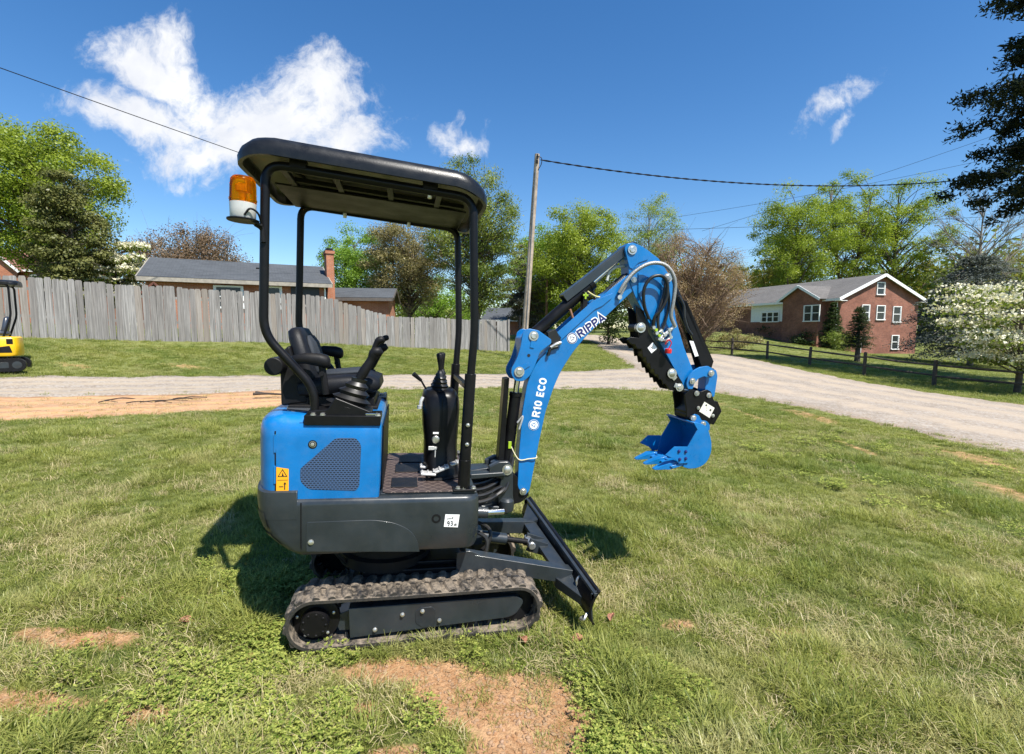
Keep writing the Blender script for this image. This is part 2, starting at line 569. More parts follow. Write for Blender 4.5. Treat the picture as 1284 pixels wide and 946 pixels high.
# ------------------------------------------------------------------ mesh helpers
class MB:
    """collects polygons; build() links them as one mesh object"""
    def __init__(self):
        self.v, self.f, self.uv = [], [], {}

    def quad(self, *pts, uv=None):
        b = len(self.v)
        self.v += [tuple(p) for p in pts]
        self.f.append(tuple(range(b, b + len(pts))))
        if uv:
            self.uv[len(self.f) - 1] = uv

    def box(self, c, s, rot=None):
        b = len(self.v)
        m = rot if rot is not None else Matrix.Identity(3)
        for dx in (-.5, .5):
            for dy in (-.5, .5):
                for dz in (-.5, .5):
                    p = m @ Vector((dx * s[0], dy * s[1], dz * s[2]))
                    self.v.append((c[0] + p.x, c[1] + p.y, c[2] + p.z))
        for q in ((0, 1, 3, 2), (4, 6, 7, 5), (0, 4, 5, 1), (2, 3, 7, 6), (0, 2, 6, 4), (1, 5, 7, 3)):
            self.f.append(tuple(b + k for k in q))

    def bar(self, p0, p1, wd, th, up=(0, 0, 1)):
        """box from p0 to p1, wd across, th along up"""
        a, c = Vector(p0), Vector(p1)
        d = c - a
        x = d.normalized()
        u = Vector(up)
        y = u.cross(x)
        if y.length < 1e-5:
            y = Vector((0, 1, 0)).cross(x)
        y.normalize()
        z = x.cross(y)
        self.box((a + c) / 2, (d.length, wd, th), Matrix((x, y, z)).transposed())

    def prism(self, poly, y0, y1):
        """outline in (x, z) between two y planes"""
        n = len(poly)
        ar = sum(poly[i][0] * poly[(i + 1) % n][1] - poly[(i + 1) % n][0] * poly[i][1] for i in range(n))
        if ar < 0:
            poly = poly[::-1]
        b = len(self.v)
        self.v += [(x, y0, z) for x, z in poly] + [(x, y1, z) for x, z in poly]
        self.f.append(tuple(b + i for i in range(n)))
        self.f.append(tuple(b + n + i for i in reversed(range(n))))
        for i in range(n):
            j = (i + 1) % n
            self.f.append((b + i, b + n + i, b + n + j, b + j))

    def tube(self, pts, r, seg=10, caps=True, r_end=None):
        P = [Vector(p) for p in pts]
        n = len(P)
        b = len(self.v)
        prev = None
        for i in range(n):
            if i == 0:
                t = P[1] - P[0]
            elif i == n - 1:
                t = P[-1] - P[-2]
            else:
                t = (P[i + 1] - P[i]).normalized() + (P[i] - P[i - 1]).normalized()
            t.normalize()
            if prev is None:
                a = Vector((0, 0, 1)) if abs(t.z) < .9 else Vector((0, 1, 0))
                nx = t.cross(a).normalized()
            else:
                nx = prev - t * prev.dot(t)
                nx.normalize()
            prev = nx
            ny = t.cross(nx)
            rr = r[i] if isinstance(r, (list, tuple)) else (r if r_end is None else r + (r_end - r) * i / (n - 1))
            for k in range(seg):
                a = 2 * math.pi * k / seg
                q = P[i] + (nx * math.cos(a) + ny * math.sin(a)) * rr
                self.v.append((q.x, q.y, q.z))
        for i in range(n - 1):
            for k in range(seg):
                k2 = (k + 1) % seg
                self.f.append((b + i * seg + k, b + i * seg + k2, b + (i + 1) * seg + k2, b + (i + 1) * seg + k))
        if caps:
            self.f.append(tuple(b + k for k in reversed(range(seg))))
            self.f.append(tuple(b + (n - 1) * seg + k for k in range(seg)))

    def lathe(self, prof, c, axis='z', seg=20):
        """profile of (radius, height) about an axis through c"""
        b = len(self.v)
        n = len(prof)
        for (r_, h) in prof:
            for k in range(seg):
                a = 2 * math.pi * k / seg
                ca, sa = r_ * math.cos(a), r_ * math.sin(a)
                p = {'z': (ca, sa, h), 'y': (sa, h, ca), 'x': (h, ca, sa)}[axis]
                self.v.append((c[0] + p[0], c[1] + p[1], c[2] + p[2]))
        for i in range(n - 1):
            for k in range(seg):
                k2 = (k + 1) % seg
                self.f.append((b + i * seg + k, b + i * seg + k2, b + (i + 1) * seg + k2, b + (i + 1) * seg + k))
        self.f.append(tuple(b + k for k in reversed(range(seg))))
        self.f.append(tuple(b + (n - 1) * seg + k for k in range(seg)))

    def loft(self, loops, cap0=True, cap1=True):
        """closed loops with equal point counts"""
        b = len(self.v)
        n = len(loops[0])
        for L in loops:
            self.v += [tuple(p) for p in L]
        for i in range(len(loops) - 1):
            for k in range(n):
                k2 = (k + 1) % n
                self.f.append((b + i * n + k, b + i * n + k2, b + (i + 1) * n + k2, b + (i + 1) * n + k))
        if cap0:
            self.f.append(tuple(b + k for k in reversed(range(n))))
        if cap1:
            self.f.append(tuple(b + (len(loops) - 1) * n + k for k in range(n)))

    def build(self, name, mat, parent=None, bevel=0.0, smooth=35.0, seg=2, loc=None):
        me = bpy.data.meshes.new(name)
        me.from_pydata(self.v, [], self.f)
        if self.uv:
            ul = me.uv_layers.new(name="UVMap")
            for pi, uvs in self.uv.items():
                for li, uvc in zip(me.polygons[pi].loop_indices, uvs):
                    ul.data[li].uv = uvc
        bm = bmesh.new()
        bm.from_mesh(me)
        bmesh.ops.remove_doubles(bm, verts=bm.verts, dist=1e-5)
        if not self.uv:
            bmesh.ops.recalc_face_normals(bm, faces=bm.faces)
        bm.to_mesh(me)
        bm.free()
        me.materials.append(mat)
        if smooth:
            me.shade_smooth()
            me.set_sharp_from_angle(angle=R(smooth))
        o = bpy.data.objects.new(name, me)
        COL.objects.link(o)
        if parent is not None:
            o.parent = parent
        if loc is not None:
            o.location = loc
        if bevel > 0:
            md = o.modifiers.new("edge", 'BEVEL')
            md.width = bevel
            md.segments = seg
            md.limit_method = 'ANGLE'
            md.angle_limit = R(40)
            md.harden_normals = True
        return o


def part(name, mb, mat, parent, **kw):
    return mb.build(name, mat, parent, **kw)


def thing(name, label, cat, loc, rotz=0.0, group=None):
    o = bpy.data.objects.new(name, None)
    o.empty_display_size = 0.2
    COL.objects.link(o)
    o.location = loc
    o.rotation_euler = (0, 0, rotz)
    return tag(o, label, cat, group)


def tag(o, label, cat, group=None):
    o['label'] = label
    o['category'] = cat
    if group:
        o['group'] = group
    return o


def kind(o, k, label=None):
    o['kind'] = k
    if label:
        o['label'] = label
    return o


def arc(cx, cz, r, a0, a1, n):
    return [(cx + r * math.cos(R(a0 + (a1 - a0) * i / n)), cz + r * math.sin(R(a0 + (a1 - a0) * i / n))) for i in range(n + 1)]


def spline(pts, n=8):
    """Catmull-Rom through the points"""
    P = [Vector(p) for p in pts]
    P = [P[0] * 2 - P[1]] + P + [P[-1] * 2 - P[-2]]
    out = []
    for i in range(1, len(P) - 2):
        for k in range(n):
            t = k / n
            a, b, c, d = P[i - 1], P[i], P[i + 1], P[i + 2]
            out.append(0.5 * ((2 * b) + (c - a) * t + (2 * a - 5 * b + 4 * c - d) * t * t + (3 * b - a - 3 * c + d) * t ** 3))
    out.append(P[-2])
    return out


def rounded(pts, rad, n=5):
    """polyline with its corners rounded (open, 3-D)"""
    P = [Vector(p) for p in pts]
    out = [P[0]]
    for i in range(1, len(P) - 1):
        a, b, c = P[i - 1], P[i], P[i + 1]
        r0 = min(rad, (a - b).length * .45, (c - b).length * .45)
        s, e = b + (a - b).normalized() * r0, b + (c - b).normalized() * r0
        for k in range(n + 1):
            t = k / n
            out.append(s * (1 - t) ** 2 + b * 2 * t * (1 - t) + e * t * t)
    out.append(P[-1])
    return out


def round_poly(pts, rad, n=4):
    """closed 2-D outline with rounded corners"""
    P = [Vector((p[0], p[1])) for p in pts]
    m = len(P)
    out = []
    for i in range(m):
        a, b, c = P[i - 1], P[i], P[(i + 1) % m]
        r0 = min(rad[i] if isinstance(rad, (list, tuple)) else rad, (a - b).length * .48, (c - b).length * .48)
        if r0 < 1e-4:
            out.append((b.x, b.y))
            continue
        s, e = b + (a - b).normalized() * r0, b + (c - b).normalized() * r0
        for k in range(n + 1):
            t = k / n
            q = s * (1 - t) ** 2 + b * 2 * t * (1 - t) + e * t * t
            out.append((q.x, q.y))
    return out


def fbm(x, y, s, o=4, seed=0.0):
    return mnoise.fractal(Vector((x * s + seed, y * s - seed, seed * 0.7)), 0.6, 2.0, o)


# ------------------------------------------------------------------ terrain
TP = np.array([
    (-.8, 2.9, -.215), (-.7, 2.44, -.215), (.4, 3, -.265), (-1.1, 2.35, -.20), (.1, 2.5, -.245), (1, 3, -.29), (-.9, 3.5, -.18), (0, 0, -.2), (-4, 0, -.03), (4, 0, -.40), (0, -8, -.2), (-10, -5, .2), (10, -5, -.6),
    (3, 4, -.36), (6, 5, -.47), (-4, 5, -.02), (12, 8, -.7), (20, 5, -1.0),
    (-9.56, 9.15, .22), (-7.2, 10.0, .12), (-5.47, 11.5, .05), (-3.3, 12.7, -.05), (-.5, 13.7, -.15), (3.6, 14.2, -.25), (5.9, 14.1, -.35),
    (-11.5, 11.05, .38), (-9.35, 13.05, .25), (-5.8, 14.7, .12), (-1.1, 16.35, 0), (1.7, 17.9, -.05), (4.96, 20, -.1),
    (8, 7.6, -.5), (7.4, 9.9, -.45), (7, 12, -.4), (15.8, 15.1, -.85), (15, 17.9, -.8), (14.8, 25.3, -.55), (14.5, 36.5, -.25),
    (12.2, 47.8, .3), (9.5, 57, .8), (8.8, 54, .6), (-10, 65, 1.0), (-40, 66, 1.6),
    (18.4, 21.5, -.95), (17.6, 24.6, -.78), (16.8, 27.8, -.5), (15.9, 31, -.3), (15.2, 34.3, -.2), (19.3, 18.3, -1.02),
    (-15.6, 15.1, 1.28), (-13.4, 13.1, .85), (-10.6, 18.1, 1.04), (-7.75, 20.7, .92), (-5.5, 22.3, .73), (-.26, 26, .36), (-20, 12, 1.6), (-17, 7, .8),
    (0, 45, .5), (-10, 35, 1.2), (-20, 30, 1.5), (-30, 20, 1.9), (5, 35, .1),
    (34.2, 52, -.9), (44.8, 55, -1.1), (30, 66, 1.2), (24, 57, 1.0), (25, 46, .3), (50, 40, -1.5), (30, 30, -1.2), (25, 15, -1.2), (22, 36, -.4),
    (0, 120, 2.0), (150, 150, 2.0), (-150, 150, 3.0), (80, 100, .5), (-80, 60, 2.5), (-60, -60, 1), (60, -60, -2), (0, -60, -.5), (120, 0, -2), (-120, 0, 2.5),
    (400, 400, 2), (-400, 400, 3), (-400, -400, 2), (400, -400, -2)])
_c2 = 1.5 ** 2
_d = np.sqrt(((TP[:, None, :2] - TP[None, :, :2]) ** 2).sum(-1) + _c2)
_A = np.block([[_d, np.ones((len(TP), 1))], [np.ones((1, len(TP))), np.zeros((1, 1))]])
_w = np.linalg.solve(_A - np.diag([0.05] * len(TP) + [0]), np.append(TP[:, 2], 0))


def terr(x, y):
    x, y = np.atleast_1d(np.asarray(x, float)), np.atleast_1d(np.asarray(y, float))
    out = np.empty(x.shape)
    for s in range(0, len(x), 20000):
        xs, ys = x[s:s + 20000], y[s:s + 20000]
        d = np.sqrt((xs[:, None] - TP[:, 0]) ** 2 + (ys[:, None] - TP[:, 1]) ** 2 + _c2)
        out[s:s + 20000] = d @ _w[:-1] + _w[-1]
    return out


def tz(x, y):
    return float(terr(x, y)[0])


BARE = [(-.50, 2.28, .36, .12), (-.14, 2.14, .34, .20), (.12, 2.02, .22, .28), (0.02, 1.74, .26, .22), (-.45, 1.75, .18, .10), (-.65, 2.02, .1, .06), (-2.25, 2.42, .40, .10), (-2.1, 1.98, .34, .085), (-1.55, 1.95, .16, .07), (-1.3, 2.35, .09, .06),
        (1.0, 2.78, .16, .09), (1.6, 2.75, .26, .10), (1.95, 2.40, .25, .08), (-9.5, 14.4, 1.0, .35), (-6.0, 16.0, 1.4, .3), (-11.5, 13.0, .8, .3),
        (5.1, 10.6, .15, 1.6), (5.5, 7.6, .15, 1.4), (4.9, 12.2, .6, .5), (7.0, 7.3, .5, 1.2), (6.5, 10.6, .5, 1.5), (5.9, 5.6, .3, 1.0)]


def bare(x, y):
    s = np.zeros(np.shape(x))
    for (cx, cy, rx, ry) in BARE:
        d2 = ((x - cx) / rx) ** 2 + ((y - cy) / ry) ** 2
        s = np.maximum(s, np.exp(-d2 * 0.8) * (.52 if cx > 4 or cy > 9 else (.58 if cx > .8 else (.78 if cx < -1.2 else 1.0))))
    return s


# ground: one sheet, rings growing with distance
rings = [0.0]
r_ = 0.5
while r_ < 900:
    rings.append(r_)
    r_ *= 1.022 if r_ < 60 else 1.08
angs = np.concatenate([np.linspace(-1.0, 1.0, 170), np.linspace(1.0, 2 * math.pi - 1.0, 70)[1:-1]])
na = len(angs)
rr_, aa_ = np.meshgrid(np.array(rings[1:]), angs, indexing='ij')
gx = (rr_ * np.sin(aa_)).ravel()
gy = (rr_ * np.cos(aa_)).ravel()
gz = terr(gx, gy)
gx, gy, gz = np.append(gx, 0), np.append(gy, 0), np.append(gz, tz(0, 0))
nr = len(rings) - 1
faces = []
for i in range(nr - 1):
    for k in range(na):
        k2 = (k + 1) % na
        faces.append((i * na + k, i * na + k2, (i + 1) * na + k2, (i + 1) * na + k))
for k in range(na):
    faces.append((len(gx) - 1, (k + 1) % na, k))
me = bpy.data.meshes.new("ground")
me.from_pydata(np.stack([gx, gy, gz], 1).tolist(), [], [f[::-1] for f in faces])
me.shade_smooth()
ba = me.attributes.new("bare", 'FLOAT', 'POINT')
ba.data.foreach_set('value', bare(gx, gy).astype(np.float32))
me.materials.append(GROUNDM)
ground = bpy.data.objects.new("ground", me)
COL.objects.link(ground)
kind(ground, 'structure')


def ribbon(name, A, B, mat, lift, ragged=0.12, nu=10, step=0.35):
    """strip between two edge lines, laid on the terrain"""
    A, B = np.array(A, float), np.array(B, float)
    pa, pb = [], []
    for i in range(len(A) - 1):
        k = max(2, int(max(np.linalg.norm(A[i + 1] - A[i]), np.linalg.norm(B[i + 1] - B[i])) / step))
        for j in range(k):
            t = j / k
            pa.append(A[i] * (1 - t) + A[i + 1] * t)
            pb.append(B[i] * (1 - t) + B[i + 1] * t)
    pa.append(A[-1])
    pb.append(B[-1])
    # soften the corners of the edge lines
    pa, pb = np.array(pa), np.array(pb)
    for _ in range(12):
        pa[1:-1] = (pa[:-2] + 2 * pa[1:-1] + pa[2:]) / 4
        pb[1:-1] = (pb[:-2] + 2 * pb[1:-1] + pb[2:]) / 4
    V = []
    for p, q in zip(pa, pb):
        ua = ragged * fbm(p[0], p[1], 1.6, 4, 3.1)
        ub = ragged * fbm(q[0], q[1], 1.6, 4, 9.7)
        d = (q - p) / np.linalg.norm(q - p)
        p2, q2 = p + d * ua, q + d * ub
        for k in range(nu + 1):
            t = 0.0 if k == 0 else (1.0 if k == nu else .02 + .96 * (k - 1) / (nu - 2))
            V.append(p2 * (1 - t) + q2 * t)
    V = np.array(V)
    Z = terr(V[:, 0], V[:, 1]) + lift
    Z[0::nu + 1] = terr(V[0::nu + 1, 0], V[0::nu + 1, 1]) - .03
    Z[nu::nu + 1] = terr(V[nu::nu + 1, 0], V[nu::nu + 1, 1]) - .03
    m = len(pa)
    F = [(i * (nu + 1) + k, i * (nu + 1) + k + 1, (i + 1) * (nu + 1) + k + 1, (i + 1) * (nu + 1) + k) for i in range(m - 1) for k in range(nu)]
    me = bpy.data.meshes.new(name)
    me.from_pydata(np.column_stack([V, Z]).tolist(), [], F)
    acr = me.attributes.new('across', 'FLOAT', 'POINT')
    acr.data.foreach_set('value', np.tile(np.linspace(0, 1, nu + 1), m).astype(np.float32))
    bm = bmesh.new()
    bm.from_mesh(me)
    bmesh.ops.recalc_face_normals(bm, faces=bm.faces)
    if sum(f.normal.z for f in bm.faces) < 0:
        bmesh.ops.reverse_faces(bm, faces=bm.faces)
    bm.to_mesh(me)
    bm.free()
    me.shade_smooth()
    me.materials.append(mat)
    o = bpy.data.objects.new(name, me)
    COL.objects.link(o)
    kind(o, 'structure')
    return np.vstack([pa, pb[::-1]])


BR_N = [(-40, -10), (-24, 1), (-14, 6.5), (-9.56, 9.15), (-7.2, 10.0), (-5.47, 11.5), (-3.34, 12.7), (-.5, 13.75), (3.6, 14.2), (6.5, 14.3), (8, 14.6)]
BR_F = [(-42, -7), (-25.5, 3.6), (-15.8, 8.7), (-11.5, 11.05), (-9.35, 13.05), (-5.8, 14.7), (-3.4, 15.6), (-1.1, 16.35), (1.7, 17.9), (4.9, 20.0), (6.5, 22)]
MA_L = [(12, -60), (10.5, -10), (8.9, 3), (8.0, 7.6), (7.4, 9.9), (7.0, 12), (5.9, 14.1), (5.0, 17), (4.9, 20), (5.6, 26), (6.6, 36), (7.9, 46), (7.2, 55), (2, 60), (-10, 62), (-45, 63)]
MA_R = [(23, -60), (20.5, -8), (17.6, 5), (15.9, 14.0), (15.4, 17), (15.0, 21), (14.85, 25.3), (14.7, 29), (14.55, 33), (14.3, 37), (13.4, 42.5), (12.4, 48), (10.8, 58), (4.5, 66.0), (-10, 68.5), (-45, 70)]
DI_N = [(-22, -3), (-12.5, 4.4), (-7.57, 7.2), (-6.66, 7.55), (-5.98, 8.29), (-4.5, 8.95), (-3.9, 9.9), (-3.5, 11.5)]
DI_F = [(-23, 1.5), (-13.5, 6.9), (-9.3, 9.4), (-8.2, 9.8), (-7.0, 10.3), (-5.9, 11.3), (-4.8, 12.1), (-3.6, 12.6)]
P_DIRT = ribbon("dirt_verge", DI_N, DI_F, SOIL, 0.012, 0.35)
P_BRANCH = ribbon("lane", BR_N, BR_F, GRAVEL2, 0.022, 0.32)
P_MAIN = ribbon("gravel_road", MA_L, MA_R, GRAVEL, 0.034, 0.60, 16)


def inside(poly, x, y):
    res = np.zeros(x.shape, bool)
    n = len(poly)
    for i in range(n):
        x0, y0 = poly[i]
        x1, y1 = poly[(i + 1) % n]
        c = ((y0 > y) != (y1 > y))
        if not c.any():
            continue
        xi = (x1 - x0) * (y - y0) / ((y1 - y0) if abs(y1 - y0) > 1e-9 else 1e-9) + x0
        res ^= c & (x < xi)
    return res


# ------------------------------------------------------------------ the blue mini excavator (x forward, y away from its right side, z up)
PSI, PIT = R(12.0), R(2.7)
_ex = Vector((math.cos(PSI) * math.cos(PIT), math.sin(PSI) * math.cos(PIT), -math.sin(PIT)))
_ey = Vector((-math.sin(PSI), math.cos(PSI), 0))
_ez = _ex.cross(_ey)
EX = thing("mini_excavator", "blue mini excavator with black canopy, grey skirt and folded digging arm on the lawn", "excavator", (0, 0, 0))
EX.matrix_world = Matrix(((_ex.x, _ey.x, _ez.x, -0.80), (_ex.y, _ey.y, _ez.y, 2.894), (_ex.z, _ey.z, _ez.z, -0.195), (0, 0, 0, 1)))


def bolt(mb, x, y, z, r=.010, axis='y', h=.008, s=-1):
    """hexagon bolt head with washer, standing out of a side plate"""
    if axis == 'y':
        mb.lathe([(r * 1.35, 0), (r * 1.35, s * .002), (r, s * .002), (r, s * h), (r * .6, s * (h + .002))], (x, y, z), 'y', 10)
    else:
        mb.lathe([(r * 1.35, 0), (r * 1.35, .002), (r, .002), (r, h), (r * .6, h + .002)], (x, y, z), 'z', 10)


def pin(name, x, z, y0, y1, parent, r=.017):
    m = MB()
    m.lathe([(r * .8, y0 - .006), (r, y0 - .003), (r, y1 + .003), (r * .8, y1 + .006)], (x, 0, z), 'y', 14)
    m.lathe([(r * 1.5, y0 + .004), (r * 1.5, y0 - .001)], (x, 0, z), 'y', 14)
    m.lathe([(r * 1.5, y1 + .001), (r * 1.5, y1 - .004)], (x, 0, z), 'y', 14)
    return part(name, m, STEEL, parent)


# ---- tracks
def track_path(n):
    """closed loop of the belt's middle line: sprocket behind, idler in front"""
    x0, z0, r0, x1, z1, r1 = -.315, .140, .128, .745, .150, .122
    d = math.hypot(x1 - x0, z1 - z0)
    base = math.degrees(math.atan2(z1 - z0, x1 - x0))
    off = math.degrees(math.asin((r0 - r1) / d))
    up, dn = base + 90 - off, base - 90 + off
    pts = arc(x0, z0, r0, up, 360 + dn, 40)
    b = arc(x1, z1, r1, dn, up, 40)
    a_end, b_st = pts[-1], b[0]
    pts += [(a_end[0] + (b_st[0] - a_end[0]) * t / 40, a_end[1] + (b_st[1] - a_end[1]) * t / 40) for t in range(1, 40)]
    pts += b
    b_end, a_st = b[-1], pts[0]
    # upper run with a very small sag between the wheels
    pts += [(b_end[0] + (a_st[0] - b_end[0]) * t / 40, b_end[1] + (a_st[1] - b_end[1]) * t / 40 - .004 * math.sin(math.pi * t / 40)) for t in range(1, 40)]
    P = np.array(pts)
    seg = np.linalg.norm(np.roll(P, -1, 0) - P, axis=1)
    s = np.concatenate([[0], np.cumsum(seg)])
    PP = np.vstack([P, P[:1]])
    out = []
    for i in range(n):
        u = s[-1] * i / n
        out.append((np.interp(u, s, PP[:, 0]), np.interp(u, s, PP[:, 1])))
    return np.array(out)


def make_track(sgn):
    ya, yb = (-.468, -.238) if sgn < 0 else (.238, .468)
    ym = (ya + yb) / 2
    yo = ya if sgn < 0 else yb              # outer side
    N = 38
    Q = 8
    P = track_path(N * Q)
    T = np.roll(P, -1, 0) - np.roll(P, 1, 0)
    T /= np.linalg.norm(T, axis=1)[:, None]
    Nn = np.stack([T[:, 1], -T[:, 0]], 1)   # outwards
    c = P.mean(0)
    if ((P - c) * Nn).sum() < 0:
        Nn = -Nn
    m = MB()
    prof = [(ya, .006), (ya, -.010), (ya + .018, -.012), (ym, -.012), (yb - .018, -.012), (yb, -.010), (yb, .006), (yb - .012, .011), (ym, .011), (ya + .012, .011)]
    k = len(prof)
    n = len(P)
    for i in range(n):
        for (y, h) in prof:
            m.v.append((P[i, 0] + Nn[i, 0] * h, y, P[i, 1] + Nn[i, 1] * h))
    for i in range(n):
        j = (i + 1) % n
        for a in range(k):
            b = (a + 1) % k
            m.f.append((i * k + a, i * k + b, j * k + b, j * k + a))

    def at(s, y, h):
        i = int(math.floor(s)) % n
        t = s - math.floor(s)
        j = (i + 1) % n
        p = P[i] * (1 - t) + P[j] * t
        nn = Nn[i] * (1 - t) + Nn[j] * t
        return (p[0] + nn[0] * h, y, p[1] + nn[1] * h)
    # staggered, tapered lugs moulded on the belt: two rows, each lug a bent wedge
    for q in range(N):
        for side in (0, 1):
            s0 = q * Q + (Q * .5 if side else 0)
            y0, y1 = (ya + .004, ym + .006) if side == 0 else (ym - .006, yb - .004)
            sk = -1.1 if side == 0 else 1.1
            yi = (y0 + y1) / 2
            jig = random.uniform(-.002, .002)
            rows = []
            for (yv, ds, wd, lh) in ((y0, sk, 1.1, .022), (y0 * .75 + y1 * .25, sk * .5, 1.75, .027), (yi * .4 + y1 * .6, -sk * .5, 1.75, .027), (y1, -sk, 1.2, .022)):
                base = [at(s0 + ds - wd * 1.9, yv, .008), at(s0 + ds - wd * 1.25, yv, lh * .85 + jig), at(s0 + ds - wd * .4, yv, lh + jig * 1.5), at(s0 + ds + wd * .5, yv, lh - jig), at(s0 + ds + wd * 1.25, yv, lh * .8 + jig), at(s0 + ds + wd * 1.9, yv, .008)]
                rows.append(base)
            m.loft(rows)
    # inner guide teeth
    for q in range(0, N):
        s0 = q * Q + 2
        for yy0 in (ym - .045, ym + .025):
            rows = [[at(s0 - 1.2, yy0, -.010), at(s0 - .6, yy0 + .004, -.038), at(s0 + .6, yy0 + .004, -.038), at(s0 + 1.2, yy0, -.010)],
                    [at(s0 - 1.2, yy0 + .02, -.010), at(s0 - .6, yy0 + .016, -.038), at(s0 + .6, yy0 + .016, -.038), at(s0 + 1.2, yy0 + .02, -.010)]]
            m.loft(rows)
    trk = part("track_belt", m, TRACKM, EX, smooth=33)

    def Y(d):                                # d metres inwards from the outer side
        return yo + (d if sgn < 0 else -d)

    f = MB()
    lo, hi = sorted((Y(.030), Y(.175)))
    f.prism(round_poly([(-.150, .205), (.742, .214), (.790, .180), (.742, .108), (.70, .092), (-.140, .045)], [.004, .02, .03, .02, .02, .004]), lo, hi)
    lo2, hi2 = sorted((Y(.027), Y(.20)))
    f.prism([(-.23, .14), (-.10, .19), (-.10, .06), (-.2, .06)], *sorted((Y(.08), Y(.18))))
    fr = part("track_frame", f, DGREY, trk, bevel=.004)
    p = MB()
    lo, hi = sorted((Y(.0275), Y(.032)))
    p.prism(round_poly([(0.1893, 0.1664), (0.2202, 0.1841), (0.2768, 0.1866), (0.2965, 0.1673), (0.301, 0.0951), (0.2784, 0.0722), (0.2277, 0.0742), (0.1934, 0.0994)], .01), lo, hi)
    part("inspection_cover", p, plain("inspection_grey_%d" % (sgn + 1), (0.017, 0.022, 0.027), .36, dust=.1), trk, bevel=.002)
    for (x, z) in ((.124, .155), (.228, .166), (-.015, .083), (.32, .108)):
        b = MB()
        bolt(b, x, Y(.0265), z, .009, s=1 if sgn > 0 else -1, h=.010)
        part("bolt", b, STEEL, trk)
    d = MB()
    s_ = 1 if sgn > 0 else -1
    d.lathe([(.118, s_ * -.10), (.118, s_ * -.075), (.108, s_ * -.07), (.070, s_ * -.068), (.070, s_ * -.028), (.066, s_ * -.020), (.050, s_ * -.0185), (.0, s_ * -.018)], (-.315, yo, .135), 'y', 36)
    dm = part("drive_motor", d, BLACKP, trk, smooth=30)
    for q in range(9):
        a = 2 * math.pi * q / 9
        b = MB()
        bolt(b, -.315 + .056 * math.cos(a), yo - s_ * .021, .135 + .056 * math.sin(a), .006, s=s_, h=.006)
        part("bolt", b, BLACKM, trk)
    for q in range(14):
        a = 2 * math.pi * q / 14
        b = MB()
        b.box((-.315 + .118 * math.cos(a), ym, .135 + .118 * math.sin(a)), (.02, .04, .024), Matrix.Rotation(-a, 3, 'Y'))
        part("sprocket_tooth", b, BLACKM, trk, bevel=.004)
    for q in range(5):
        a = 2 * math.pi * (q + .3) / 5
        b = MB()
        bolt(b, -.315 + .094 * math.cos(a), yo - s_ * .072, .135 + .094 * math.sin(a), .008, s=s_, h=.008)
        part("bolt", b, STEEL, trk)
    w_ = MB()
    w_.lathe([(.106, s_ * -.165), (.106, s_ * -.075), (.09, s_ * -.070), (.05, s_ * -.068), (.0, s_ * -.066)], (.745, yo, .150), 'y', 36)
    part("idler_wheel", w_, BLACKM, trk, smooth=30)
    for x in (.03, .25, .47):
        w_ = MB()
        w_.lathe([(.046, s_ * -.18), (.046, s_ * -.06), (.03, s_ * -.052)], (x, yo, .066), 'y', 18)
        part("track_roller", w_, BLACKM, trk)
    return trk


make_track(-1)
make_track(1)

# ---- undercarriage: cross frame and slewing ring
m = MB()
m.box((.18, 0, .23), (.56, .50, .16))
m.prism([(-.18, .12), (-.10, .33), (.46, .33), (.60, .20), (.60, .12)], -.20, .20)
part("cross_frame", m, BLACKP, EX, bevel=.01)
m = MB()
m.lathe([(.27, .30), (.27, .36), (.24, .37), (.24, .48)], (.02, 0, 0), 'z', 40)
part("slewing_ring", m, BLACKM, EX)
for pts_h, r_h in (([(-.18, -.15, .30), (-.25, -.2, .42), (-.16, -.22, .5), (0, -.2, .5)], .011), ([(.45, -.12, .5), (.60, -.16, .44), (.59, -.18, .33), (.48, -.16, .26)], .013),
                   ([(.45, .02, .5), (.63, -.06, .46), (.62, -.10, .36), (.48, -.08, .26)], .012)):
    m = MB()
    m.tube(spline(pts_h, 6), r_h, 8)
    part("hydraulic_hose", m, HOSE, EX)

# ---- dozer blade: slightly tilted, its far end higher
A0, A1 = Vector((1.180, -.58, .286)), Vector((1.075, .60, .425))
ax = (A1 - A0).normalized()
bx = Vector((0, 0, 1)).cross(ax).normalized()          # towards the machine or away
if bx.x > 0:
    bx = -bx                                           # bx points back to the machine
bz = ax.cross(bx) if ax.cross(bx).z > 0 else bx.cross(ax)
prof = [(0, 0), (.020, -.03), (.040, -.075), (.046, -.12), (.036, -.165), (.010, -.205)]
m = MB()
L = (A1 - A0).length
loops = []
for e in (0.0, L):
    o0 = A0 + ax * e
    front = [o0 + bx * a + bz * b for a, b in prof]
    back = [o0 + bx * (a + .016) + bz * b for a, b in reversed(prof)]
    loops.append(front + back)
m.loft(loops)
BL = part("dozer_blade", m, BLACKP, EX, bevel=.002)


def bp(e, a, b):
    return A0 + ax * e + bx * a + bz * b


m = MB()
for e in (.012, L - .012):
    m.loft([[bp(e - .006, a + .01, b) for a, b in prof] + [bp(e - .006, .05, -.02)], [bp(e + .006, a + .01, b) for a, b in prof] + [bp(e + .006, .05, -.02)]])
m.bar(bp(.0, .03, -.018), bp(L, .03, -.018), .022, .018)
part("blade_stiffener", m, DGREY, BL, bevel=.002)
